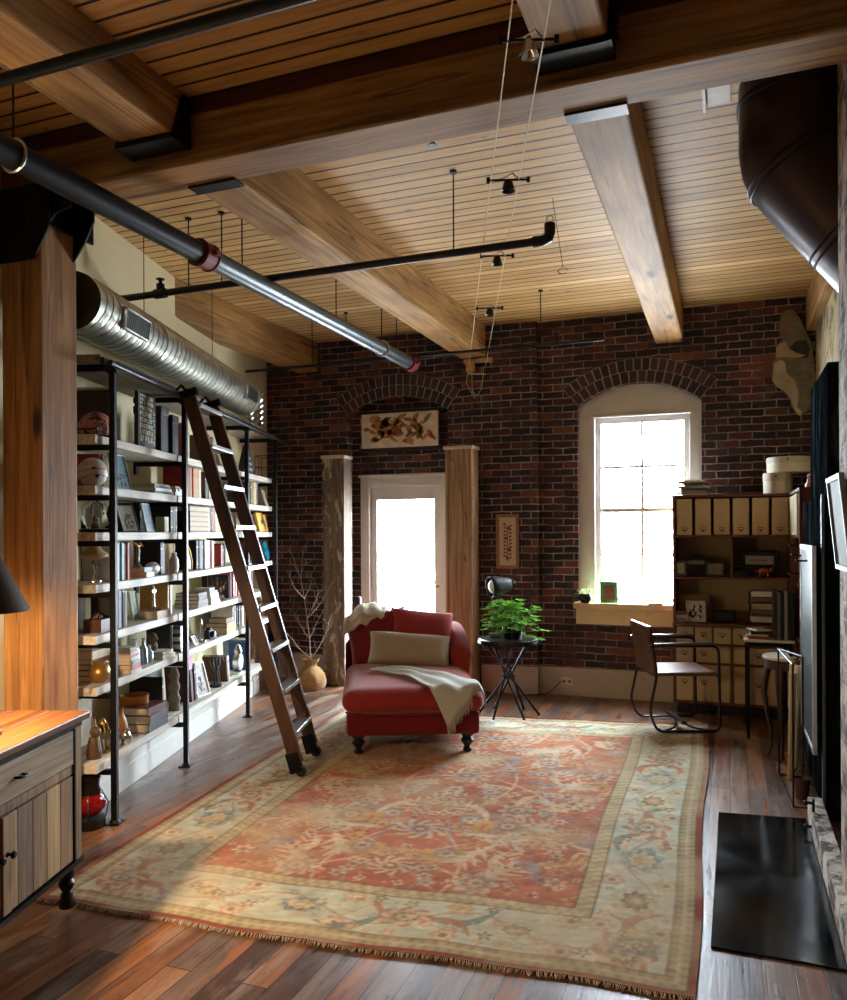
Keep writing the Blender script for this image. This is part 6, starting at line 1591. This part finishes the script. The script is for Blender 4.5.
obj('white_vase', 'pale vase holding thin dry stems next to the second post', 'vase', 'fourth', g(173, .12), .12, lambda b: (b.lathe([(0, 0), (.025, 0), (.035, .04), (.03, .09), (.014, .12), (.018, .135), (.012, .13), (0, .02)], 18), b.tube([(0, 0, .1), (-.01, 0, .2)], .002), b.tube([(0, 0, .1), (.014, 0, .215)], .002)), flat('pale ceramic', (222, 218, 204), .35), smooth=True)
# near bay, fifth shelf
obj('beige_canvas', 'plain beige canvas board behind the first post', 'canvas', 'fifth', .16, .31, lambda b: b.bx(-.12, .12, -.012, .012, 0, .21), flat('beige canvas', (150, 136, 118), .8), bevel=.002)
obj('trinket_box', 'small dark brown wooden box with flowers, fifth shelf', 'box', 'fifth', .09, .14, lambda b: (b.bx(-.05, .05, -.05, .05, 0, .07), b.sph((-.02, 0, .08), .018, 8, 6), b.sph((.015, .01, .085), .02, 8, 6), b.sph((0, -.02, .08), .015, 8, 6)), flat('dark reddish box', (82, 44, 38), .5, var=.4, vs=40), smooth=True, auto=30)
upright('fifth', 0, g(116.5, .08), [(.012, .215, 'charcoal'), (.026, .222, 'lavender'), (.022, .22, 'grey'), (.012, .2, 'black'), (.018, .215, 'white'), (.012, .2, 'navy'), (.02, .21, 'cream')], 'just right of the first post')
fr('green_postcard', 'pale green flower postcard leaning behind the grey books', 'fifth', g(137, .16), .18, .10, .18, .004, (200, 206, 190), (150, 168, 146), 0, 10, cat='card')
obj('navy_backdrop_book', 'large navy book standing behind the silver cross', 'book', 'fifth', g(158, .27), .27, lambda b: b.bx(-.12, .12, -.012, .012, 0, .215), flat('navy cloth', (16, 26, 46), .6), bevel=.002)
pile('fifth', 0, g(153), [(.21, .17, .048, 'tan')], 'under the silver cross', .14)
tp = T('silver_cross', 'silver cross statuette with a spread base on a tan book', 'statuette', S('fifth', g(154), .13, .05), SHR)
b = B(); b.lathe([(0, 0), (.045, 0), (.04, .006), (.014, .016), (.009, .04), (.006, .16), (.003, .175), (0, .175)], 16); b.bx(-.026, .026, -.005, .005, .11, .124); b.out('cross', M['chrome'], tp, smooth=True, auto=40)
upright('fifth', 0, g(167.5, .1), [(.018, .22, 'gold'), (.014, .21, 'cream'), (.012, .2, 'charcoal'), (.022, .215, 'white')], 'at the second post', .10)
# near bay, sixth shelf
zz = pile('sixth', 0, .16, [(.2, .18, .03, 'brown'), (.2, .18, .03, 'dark brown'), (.19, .18, .03, 'charcoal'), (.2, .19, .028, 'brown'), (.2, .19, .045, 'cream'), (.2, .19, .02, 'black')], 'behind the brass jug', .24)
jg = T('brass_jug', 'round brass jug with a pale curved handle beside the first post', 'jug', S('sixth', .06, .11), SHR)
b = B(); b.lathe([(0, 0), (.03, 0), (.055, .025), (.06, .055), (.048, .09), (.032, .10), (.036, .115), (.03, .112), (.0, .09)], 22); b.out('body', flat('tan brass', (156, 118, 66), .35, .6, var=.1), jg, smooth=True)
b = B(); b.tube([(.035, -.01, .105), (.07, -.012, .10), (.078, -.012, .07), (.055, -.01, .035)], .005, 8); b.out('handle', flat('ivory handle', (214, 204, 176), .4), jg, smooth=True)
pile('sixth', 0, g(122), [(.13, .2, .022, 'white'), (.13, .19, .026, 'coral'), (.12, .19, .022, 'pale blue'), (.12, .18, .02, 'white'), (.11, .18, .014, 'pink'), (.11, .18, .018, 'white'), (.1, .17, .02, 'pale grey')], 'just right of the first post', .14)
def bottle(name, lab, u, d, r_, h_, m_=None):
    obj(name, lab, 'bottle', 'sixth', g(u, d), d, lambda b: b.lathe([(0, 0), (r_, .0), (r_, h_ * .6), (r_ * .4, h_ * .76), (r_ * .36, h_ * .93), (r_ * .5, h_), (r_ * .3, h_), (r_ * .2, h_ * .8), (r_ * .8, h_ * .55), (r_ * .8, .01), (0, .01)], 18), m_ or clear.m, smooth=True)
palegl = flat('pale bluish bottle glass', (176, 192, 192), .1, 0., var=.1)
bottle('glass_bottle', 'tall clear glass bottle right of the magazine stack, sixth shelf', 133, .13, .032, .17, palegl); bottle('glass_bottle', 'medium glass bottle with a silver stopper, middle of the three', 142, .12, .026, .16, flat('silver glass', (150, 158, 160), .12, .5)); bottle('glass_bottle', 'short pale blue glass bottle nearest the stone head', 148, .11, .024, .11, flat('pale aqua glass', (180, 206, 206), .12))
pile('sixth', 0, g(158), [(.2, .17, .024, 'cream'), (.15, .16, .024, 'white')], 'under the stone head', .14)
obj('stone_head', 'small carved grey-brown stone head on two pale books', 'sculpture', 'sixth', g(154), .14, lambda b: (b.sph((0, 0, .03), .04, 12, 8, (1.1, .8, .8)), b.sph((-.004, -.004, .085), .032, 14, 10, (1, .9, 1.15)), b.sph((0, -.03, .08), .010, 8, 6), b.sph((.03, 0, .04), .02, 8, 6)), flat('carved stone', (118, 106, 90), .8, var=.25, vs=40, bump=.5), dz=.05, smooth=True)
obj('navy_binder', 'wide dark navy binder standing behind the stone head', 'binder', 'sixth', g(163, .27), .27, lambda b: b.bx(-.12, .12, -.015, .015, 0, .215), flat('navy binder', (20, 26, 42), .5), bevel=.002)
upright('sixth', 0, g(170.5, .1), [(.012, .215, 'charcoal'), (.008, .21, 'grey')], 'before the second post', .1)
for i in range(7): obj('cd_case', f'cd case stacked against the second post on the sixth shelf, {ORD[i]} from the bottom', 'cd case', 'sixth', g(177, .1), .13, lambda b: b.bx(-.035, .035, -.06, .06, 0, .024), flat('cd %d' % i, ((44, 48, 50), (190, 190, 184), (70, 84, 84), (210, 208, 200), (52, 60, 62), (150, 160, 160), (60, 60, 62))[i], .35), rng.uniform(-.05, .05), dz=i * .0255, group='cd cases stacked at the second post')
# near bay, bottom shelf
wb = wood('carved brown figure', (80, 56, 36), (130, 98, 66), 'z', .5)
def rabbit(b, s=1.):
    b.lathe([(0, 0), (.04 * s, 0), (.045 * s, .03 * s), (.035 * s, .09 * s), (.028 * s, .12 * s), (0, .13 * s)], 14); b.sph((0, -.008 * s, .15 * s), .03 * s, 12, 8, (.9, 1.1, 1)); b.tube([(-.012 * s, 0, .17 * s), (-.016 * s, .006, .23 * s)], [.009 * s, .004 * s], 6); b.tube([(.012 * s, 0, .17 * s), (.018 * s, .006, .225 * s)], [.009 * s, .004 * s], 6)
    b.tube([(-.025 * s, -.03 * s, .10 * s), (-.03 * s, -.04 * s, .04 * s)], .008 * s, 6); b.tube([(.025 * s, -.03 * s, .10 * s), (.03 * s, -.04 * s, .04 * s)], .008 * s, 6)
obj('rabbit_figure', 'tall carved brown rabbit figure nearest the timber column', 'figurine', 'bottom', .035, .13, lambda b: rabbit(b, .95), wb, smooth=True)
wl_ = T('wire_lantern', 'small bronze wire lantern standing between the rabbit and first post', 'lantern', S('bottom', .17, .15), SHR)
b = B()
for i in range(8): a = 2 * PI * i / 8; b.tube([(.04 * math.cos(a), .04 * math.sin(a), .01), (.052 * math.cos(a), .052 * math.sin(a), .08), (.02 * math.cos(a), .02 * math.sin(a), .16)], .003, 5)
b.out('cage', M['brass'], wl_); b = B(); b.lathe([(0, 0), (.045, 0), (.045, .012), (0, .012)], 16); b.lathe([(.022, .155), (.018, .17), (.004, .185), (0, .185)], 12); b.out('base', M['brass'], wl_, smooth=True)
obj('small_rabbit', 'small grey metal rabbit ornament close to the first post', 'figurine', 'bottom', .22, .10, lambda b: rabbit(b, .55), flat('grey metal', (120, 112, 98), .4, .7, var=.2), smooth=True)
obj('back_canvas', 'blank off-white board leaning at the wall, bottom shelf', 'board', 'bottom', .22, .325, lambda b: b.bx(-.2, .16, -.01, .01, 0, .27), flat('off white board', (206, 198, 176), .8))
obj('wooden_vase', 'tall tan wooden vase just right of the first post, bottom shelf', 'vase', 'bottom', g(119.5, .12), .13, lambda b: b.lathe([(0, 0), (.03, 0), (.05, .05), (.042, .12), (.022, .17), (.02, .2), (.03, .215), (.022, .21), (0, .1)], 18), wood('tan turned wood', (130, 84, 48), (186, 134, 86), 'z', .4, knots=False), smooth=True)
obj('silver_jug', 'small silver jug in front of the tan vase', 'jug', 'bottom', g(125, .08), .085, lambda b: (b.lathe([(0, 0), (.024, 0), (.034, .03), (.026, .06), (.018, .075), (.024, .09), (0, .08)], 16), b.tube([(.024, 0, .075), (.045, 0, .06), (.03, 0, .03)], .004)), M['chrome'], smooth=True)
obj('orange_bowl', 'orange glazed bowl standing behind the three large books', 'bowl', 'bottom', g(132, .22), .22, lambda b: b.lathe([(0, .0), (.05, 0), (.085, .09), (.09, .20), (.085, .20), (.078, .1), (0, .02)], 22), flat('orange glaze', (200, 130, 60), .3, var=.1), smooth=True)
pile('bottom', 0, g(143, .14), [(.27, .2, .05, 'charcoal'), (.265, .2, .05, 'dark brown'), (.25, .19, .045, 'maroon')], 'as three thick volumes', .15)
obj('black_portfolio', 'large black portfolio standing behind the thick volumes', 'portfolio', 'bottom', g(153, .24), .27, lambda b: (b.bx(-.15, .15, -.02, .02, 0, .285)), flat('black card', (16, 16, 20), .5), bevel=.003)
upright('bottom', 0, g(161, .1), [(.02, .28, 'black'), (.012, .275, 'white')], 'at the black portfolio edge', .10)
obj('crumpled_paper', 'crumpled white and green tissue on top of the black portfolio', 'tissue paper', 'bottom', g(152, .24), .26, lambda b: (b.sph((0, 0, .045), .05, 14, 9, (2.2, .8, .9)), b.sph((.07, .0, .05), .04, 10, 7, (1.2, .9, 1.1))), flat('white green tissue', (206, 214, 206), .7, var=.2, vs=30, bump=1), dz=.286, smooth=True)
obj('carved_totem', 'narrow grey carved totem beside the second post, bottom shelf', 'sculpture', 'bottom', g(174, .13), .14, lambda b: b.lathe([(0, 0), (.04, 0), (.035, .05), (.045, .08), (.03, .12), (.042, .16), (.028, .2), (.038, .24), (.02, .29), (0, .3)], 12), flat('grey carved wood', (112, 98, 80), .8, var=.3, vs=40), smooth=True)
# lantern on the floor
ln = T('railway_lantern', 'black railway lantern with a red glass globe on the floor', 'lantern', SP(-.06, .11, .001), SHR)
b = B(); b.lathe([(0, 0), (.075, 0), (.08, .01), (.08, .055), (.06, .07), (0, .07)], 24); b.out('fuel_base', M['black'], ln, smooth=True, auto=40)
b = B(); b.lathe([(.05, .07), (.078, .10), (.082, .13), (.07, .165), (.05, .18)], 24, cap=False); rg = NT('red lantern glass'); rg.color(lin((130, 10, 10))); rg.rough(.08); b.out('red_globe', rg.m, ln, smooth=True)
b = B(); b.lathe([(.058, .18), (.06, .19), (.05, .215), (.052, .25), (.056, .26), (.04, .27), (0, .275)], 24); b.out('chimney_cap', M['dark_steel'], ln, smooth=True, auto=40)
b = B()
for i in range(4): a = PI / 2 * i + .4; b.tube([(.08 * math.cos(a), .08 * math.sin(a), .05), (.093 * math.cos(a), .093 * math.sin(a), .12), (.06 * math.cos(a), .06 * math.sin(a), .19)], .0035, 5)
b.tube([(.10 * math.cos(a), .02, .18 + .10 * math.sin(a)) for a in [-.3 + (PI + .6) * i / 14 for i in range(15)]], .003, 5); b.out('cage', M['dark_steel'], ln)

# ------------------------------------------------ middle bay
upright('top', 1, g(186, .1), [(.03, .24, 'pink'), (.03, .26, 'pale grey'), (.03, .24, 'cream')], 'right of the second post', .1)
upright('top', 1, 1.85, [(.035, .22, 'brown'), (.03, .24, 'tan'), (.03, .21, 'dark brown'), (.04, .23, 'brown')], 'near the third post', .12)
obj('teal_ornament', 'teal and sand coloured ornament at the third post, top shelf', 'ornament', 'top', g(232, .12), .12, lambda b: (b.bx(-.05, .05, -.04, .04, 0, .03), b.sph((0, 0, .055), .045, 14, 9, (1.2, .8, .8))), flat('teal glaze', (70, 150, 146), .4, var=.3), smooth=True, auto=30)
upright('second', 1, g(186.5, .09), [(.045, .215, 'red'), (.012, .2, 'cream')] + [(.042, .222, 'tan'), (.042, .22, 'orange'), (.042, .223, 'tan'), (.042, .221, 'tan'), (.042, .222, 'cream')], 'in the encyclopedia set', .08)
upright('second', 1, 1.75, [(.03, .2, 'brown'), (.035, .22, 'green'), (.03, .21, 'cream'), (.03, .19, 'maroon'), (.04, .21, 'tan'), (.03, .2, 'navy')], 'right of the encyclopedia set', .1)
def plaid():
    t = NT('plaid book cloth'); sp = t.n.new('ShaderNodeSeparateXYZ'); tc = t.n.new('ShaderNodeTexCoord'); t.link(tc.outputs['Object'], sp.inputs[0])
    a = t.math('LESS_THAN', t.math('FRACT', t.math('MULTIPLY', sp.outputs[2], 28)), .3); c = t.math('LESS_THAN', t.math('FRACT', t.math('MULTIPLY', sp.outputs[0], 60)), .3)
    t.color(t.mix(t.math('MULTIPLY', t.math('ADD', a, c), .5), lin((206, 188, 156)), lin((104, 84, 70)))); t.rough(.7); return t.m
pld = plaid(); s_ = g(188, .09)
obj('black_bookend', 'thin black bookend at the left of the plaid volumes', 'bookend', 'third', s_ - .02, .1, lambda b: (b.bx(-.003, .003, -.03, .1, 0, .15), b.bx(-.003, .05, -.03, .1, 0, .002)), M['black'])
for i in range(11):
    b, ms = book_mesh(.034, .188, .16, 'cream'); ms = [pld] + ms[1:]
    tag(b.out('plaid_book', ms, loc=S('third', s_ + .017 + i * .0352, .08), rotz=SHR), f'plaid cloth volume on the third shelf, middle bay, {ORD[i]} from the left', 'book', 'matching plaid volumes on the third shelf')
s_ += 11 * .0352
upright('third', 1, s_ + .02, [(.03, .2, 'brown'), (.03, .21, 'cream'), (.04, .2, 'charcoal'), (.03, .2, 'red'), (.03, .21, 'navy'), (.035, .2, 'tan'), (.03, .21, 'white')], 'right of the plaid set', .1)
of = T('oval_mirror', 'oval gilt-rimmed picture leaning just right of the second post', 'picture', S('fourth', g(191, .1), .11), SHR)
Mx = Matrix.Rotation(-RD(12), 4, 'X'); b = B(); b.tube([Mx @ Vector((.065 * math.cos(a), 0, .105 + .1 * math.sin(a))) for a in [2 * PI * i / 28 for i in range(28)]], .008, 8, closed=True); b.out('rim', M['brass'], of, smooth=True)
b = B(); b._f([b.bm.verts.new(Mx @ Vector((.062 * math.cos(a), .002, .105 + .097 * math.sin(a)))) for a in [2 * PI * i / 28 for i in range(28)]]); b.out('picture', flat('sepia portrait', (110, 98, 76), .4, var=.3), of, solid=.004)
upright('fourth', 1, g(196, .1), [(.045, .215, 'black'), (.05, .22, 'black'), (.02, .21, 'charcoal'), (.03, .2, 'maroon'), (.02, .21, 'white'), (.04, .22, 'pale grey'), (.05, .215, 'white'), (.04, .22, 'pink'), (.03, .21, 'white'), (.025, .2, 'cream')], 'right of the oval picture', .09)
upright('fourth', 1, 2.12, [(.03, .17, 'red'), (.03, .18, 'dark brown'), (.03, .16, 'brown'), (.03, .18, 'charcoal')], 'left of the third post', .11)
pile('fifth', 1, g(193), [(.2, .18, .028, 'dark brown'), (.19, .18, .026, 'brown'), (.19, .17, .026, 'black'), (.18, .17, .024, 'dark brown')], 'right of the second post', .14)
pile('fifth', 1, g(206), [(.19, .18, .028, 'white'), (.18, .17, .026, 'pale blue'), (.17, .16, .024, 'white'), (.15, .15, .02, 'pale blue'), (.1, .12, .02, 'pale grey')], 'second pile from the left', .14)
obj('pine_cone_wreath', 'bundle of dried pine cones and twigs on the fifth shelf', 'dried bouquet', 'fifth', g(217, .12), .12, lambda b: ([b.sph((rng.uniform(-.07, .07), rng.uniform(-.04, .04), rng.uniform(.02, .10)), rng.uniform(.018, .03), 8, 6) for _ in range(12)], [b.tube([(rng.uniform(-.05, .05), 0, .05), (rng.uniform(-.11, .11), rng.uniform(-.05, .05), rng.uniform(.1, .19))], .0025, 5) for _ in range(16)]), flat('dried brown', (104, 78, 54), .8, var=.35, vs=40), smooth=True)
upright('fifth', 1, g(222, .17), [(.13, .20, 'black')], 'behind the dried bouquet', .17)
upright('fifth', 1, g(229, .1), [(.03, .19, 'charcoal'), (.026, .21, 'pink'), (.026, .2, 'white'), (.026, .205, 'maroon'), (.03, .21, 'cream'), (.026, .2, 'pale grey'), (.03, .21, 'pink')], 'left of the third post', .10)
obj('tall_dark_stick', 'slanted black stick standing right of the second post', 'stick', 'sixth', g(190, .14), .2, lambda b: b.tube([(-.05, 0, .004), (-.0, 0, .12), (-.045, 0, .2)][:2] + [(.0, 0, .13)], .008) if False else b.tube([(.04, -.05, .008), (-.03, .06, .215)], .008, 8), M['black'])
obj('silver_candlestick', 'silver twin candlestick among small frames, sixth shelf', 'candlestick', 'sixth', g(200, .12), .12, lambda b: (b.lathe([(0, 0), (.035, 0), (.03, .01), (.008, .02), (.006, .12), (.012, .13), (.004, .17), (0, .17)], 14), b.lathe([(0, 0), (.025, 0), (.006, .012), (.005, .07), (.01, .08), (0, .08)], 12, (-.05, -.02, 0))), M['chrome'], smooth=True)
fr('small_white_frame', 'tiny white photo frame lying against the candlestick', 'sixth', g(194, .09), .09, .07, .07, .008, (214, 212, 206), (150, 156, 160), 0, 25)
cm3 = T('film_camera', 'black film camera with strap lying beside the book pile', 'camera', S('sixth', g(209, .11), .12), SHR)
b = B(); b.bx(-.055, .055, -.02, .02, 0, .065); b.prism([(-.02, .065), (.02, .065), (.012, .082), (-.012, .082)], -.018, .018, 'y'); b.out('body', M['black'], cm3, bevel=.005)
b = B(); b.cyl((0, -.02, .033), (0, -.05, .033), .025, k=18); b.out('lens', M['dark_steel'], cm3, smooth=True, auto=40)
b = B(); b.tube([(-.055, 0, .05), (-.09, -.02, .03), (-.10, -.04, .006), (-.02, -.07, .005), (.07, -.06, .005), (.09, -.02, .02), (.055, 0, .05)], .004, 6); b.out('strap', M['black'], cm3, smooth=True)
pile('sixth', 1, g(222), [(.24, .18, .055, 'gold'), (.22, .17, .03, 'tan'), (.15, .15, .035, 'brown')], 'left of the leaning maroon books', .14)
obj('maroon_box', 'maroon square book box standing behind the gold book pile', 'box', 'sixth', g(224, .26), .27, lambda b: b.bx(-.13, .13, -.02, .02, 0, .215), flat('maroon box cloth', (98, 20, 34), .5), bevel=.003)
upright('sixth', 1, g(232.5, .1), [(.016, .215, 'white'), (.03, .22, 'charcoal'), (.02, .21, 'pale grey'), (.03, .22, 'black'), (.02, .21, 'charcoal')], 'left of the third post', .1)
upright('bottom', 1, g(189.5, .1) + .05, [(.04, .26, 'maroon'), (.03, .27, 'black')], 'leaning right of the second post', .1, lean=-9, gap=.02)
obj('pink_tag', 'square pink sticky tag on the leaning books', 'tag', 'bottom', g(190, .06), .068, lambda b: b.bx(-.05, .05, -.002, .002, 0, .085), flat('pink paper', (232, 150, 170), .7), RD(4), dz=.262)
fr('white_framed_print', 'white framed print leaning on the maroon books, bottom shelf', 'bottom', g(202, .1), .10, .17, .255, .014, (230, 224, 200), (176, 168, 160), RD(-14), 16, Dw(flat('grey print', (110, 104, 100), .7), 9, 10, .06, .2), cat='picture')
bw_ = T('black_wire_basket', 'black wire ornament with a round handle in the bottom shelf', 'ornament', S('bottom', g(216, .12), .13), SHR)
b = B()
for i in range(8): a = 2 * PI * i / 8; b.tube([(.035 * math.cos(a), .035 * math.sin(a), .012), (.02 * math.cos(a), .02 * math.sin(a), .13), (.075 * math.cos(a), .06 * math.sin(a), .2), (.06 * math.cos(a), .05 * math.sin(a), .235)], .004, 5)
b.out('wires', M['black'], bw_)
b = B(); b.lathe([(0, 0), (.055, 0), (.05, .014), (0, .016)], 18); b.out('base', M['black'], bw_); b = B(); b.tube([(.05 + .05 * math.cos(a), 0, .19 + .05 * math.sin(a)) for a in [2 * PI * i / 18 for i in range(18)]], .008, 6, closed=True); b.out('ring_handle', M['black'], bw_, smooth=True)
upright('bottom', 1, g(226.5, .1), [(.03, .215, 'brown'), (.035, .21, 'white')], 'leaning right of the wire ornament', .1, lean=-11, gap=.012)
gc = T('glass_clock', 'round glass and silver mantel clock left of the third post', 'clock', S('bottom', g(238, .12), .13), SHR)
b = B(); b.bx(-.06, .06, -.03, .03, 0, .02); b.cyl((0, -.025, .10), (0, .025, .10), .075, k=26); b.out('case', M['silver'], gc, smooth=True, auto=40); b = B(); b.cyl((0, -.028, .10), (0, -.026, .10), .062, k=26); b.out('dial', flat('clock dial', (206, 206, 196), .3), gc); b = B(); b.lathe([(.03, .17), (.035, .2), (.02, .24), (.0, .26)], 14, cap=False); b.out('finial', M['silver'], gc, smooth=True)
# ------------------------------------------------ far bay
fc = T('flag_case', 'dark triangular case holding a folded blue flag with white stars', 'flag case', S('top', g(246, .14), .14), SHR)
b = B(); b.prism([(-.19, 0), (.19, 0), (0, .27)], -.03, .03, 'y'); b.out('case', flat('dark walnut case', (46, 26, 24), .4), fc, bevel=.004)
b = B(); b.prism([(-.15, .02), (.15, .02), (0, .235)], -.034, -.03, 'y'); b.out('folded_flag', flat('navy flag cloth', (28, 34, 70), .8), fc)
b = B()
for x, z in ((-.06, .05), (.0, .05), (.06, .05), (-.03, .1), (.03, .1), (0, .15)):
    b.prism([(x + (.016 if i % 2 == 0 else .007) * math.sin(i * PI / 5), z + (.016 if i % 2 == 0 else .007) * math.cos(i * PI / 5)) for i in range(10)], -.036, -.034, 'y')
b.out('stars', M['white'], fc)
def wirebox(b):
    for z in (.004, .11, .22):
        b.tube([(-.11, -.06, z), (.11, -.06, z), (.11, .06, z), (-.11, .06, z), (-.11, -.06, z)], .003, 4)
    for x in (-.11, .0, .11):
        for y in (-.06, .06): b.cyl((x, y, 0), (x, y, .22), .003, k=5)
obj('wire_rack', 'small black wire rack at the far end of the top shelf', 'wire rack', 'top', g(264, .14), .14, wirebox, M['black'])
upright('second', 2, g(249, .1), [(.05, .2, 'charcoal'), (.04, .21, 'green'), (.04, .215, 'gold'), (.04, .21, 'tan'), (.03, .215, 'cream'), (.035, .21, 'grey'), (.03, .2, 'white'), (.04, .21, 'dark green')], 'in the far bay', .1)
fr('pale_sketch', 'small pale pencil sketch leaning at the last post', 'second', g(267, .09), .1, .12, .16, .006, (196, 190, 176), (190, 186, 172), 0, 16, cat='drawing')
yf = T('yellow_frame', 'broad yellow wooden frame around a small silver oval', 'picture frame', S('third', g(262, .1), .1), SHR)
Mx = Matrix.Rotation(-RD(14), 4, 'X'); b = B(); b.bx(-.15, .15, -.022, 0, 0, .185, Mx); b.out('frame', flat('yellow painted wood', (226, 172, 74), .5), yf, bevel=.006)
b = B(); b.prism([(.055 * math.cos(a), .095 + .03 * math.sin(a)) for a in [2 * PI * i / 20 for i in range(20)]], -.028, -.02, 'y', Mx); b.out('oval_inset', M['silver'], yf)
b = B(); b.bx(-.03, .03, -.03, -.028, .09, .10, Mx); b.out('oval_mark', M['black'], yf)
bp = T('blue_plate', 'glossy turquoise blue plate standing near the last post', 'plate', S('fourth', g(264, .12), .12), SHR)
Mx = Matrix.Translation((0, 0, .092)) @ Matrix.Rotation(RD(78), 4, 'X'); b = B(); b.lathe([(0, .006), (.05, .006), (.09, .018), (.092, .014), (.055, 0), (0, 0)], 28)
for v_ in b.bm.verts: v_.co = Mx @ v_.co
t = NT('turquoise glaze'); n_ = t.noise(t.coords(), 14, 3); t.color(t.ramp(n_, [(.4, lin((14, 96, 132))), (.6, lin((40, 160, 180)))])); t.rough(.15); b.out('plate_body', t.m, bp, smooth=True)
upright('fourth', 2, g(250, .12), [(.03, .2, 'maroon'), (.03, .21, 'white'), (.04, .2, 'cream')], 'left of the blue plate', .12)
for lv in ('fifth', 'sixth'):
    upright(lv, 2, 2.55, [(rng.uniform(.025, .045), rng.uniform(.18, .22), rng.choice(['cream', 'white', 'navy', 'brown', 'charcoal', 'red', 'tan', 'pale grey', 'green'])) for _ in range(12)], 'in the far bay', .1)
upright('bottom', 2, g(246, .1), [(.03, .25, 'blue'), (.06, .27, 'pale blue'), (.03, .25, 'charcoal')], 'right of the third post', .1, lean=-5, gap=.006)
obj('green_bottle', 'dark red glass bottle on the bottom shelf of the far bay', 'bottle', 'bottom', g(257, .12), .12, lambda b: b.lathe([(0, 0), (.035, 0), (.038, .12), (.014, .17), (.013, .23), (.0, .23)], 18), flat('dark red glass', (70, 16, 20), .12), smooth=True)
obj('white_pitcher', 'white ceramic pitcher at the far end of the bottom shelf', 'pitcher', 'bottom', g(264, .12), .12, lambda b: (b.lathe([(0, 0), (.035, 0), (.05, .06), (.03, .12), (.036, .16), (0, .14)], 18), b.tube([(.035, 0, .15), (.075, 0, .12), (.045, 0, .06)], .007)), flat('white ceramic', (220, 214, 200), .3), smooth=True)
# twisted ornaments on top of the shelving
for i, (s2, nm) in enumerate(((3.02, 'nearer'), (3.34, 'farther'))):
    q = T('twisted_candlestick', f'{nm} of two clear twisted glass candlesticks on the top plank', 'candlestick', SP(s2, .13, 2.4905), SHR, 'twisted glass candlesticks above the far bay')
    b = B(); prof = [(0, 0), (.05, 0), (.045, .015)]
    for k_ in range(6): z = .03 + k_ * .055; prof += [(.014, z), (.034, z + .027)]
    prof += [(.014, .37), (.04, .39), (.04, .40), (0, .40)]; b.lathe(prof, 8)
    for v_ in b.bm.verts: a = v_.co.z * 14; x, y = v_.co.x, v_.co.y; v_.co.x = x * math.cos(a) - y * math.sin(a); v_.co.y = x * math.sin(a) + y * math.cos(a)
    b.out('glass_stem', flat('silvery glass', (200, 204, 200), .12, .6, var=.15), q, smooth=True, auto=20)
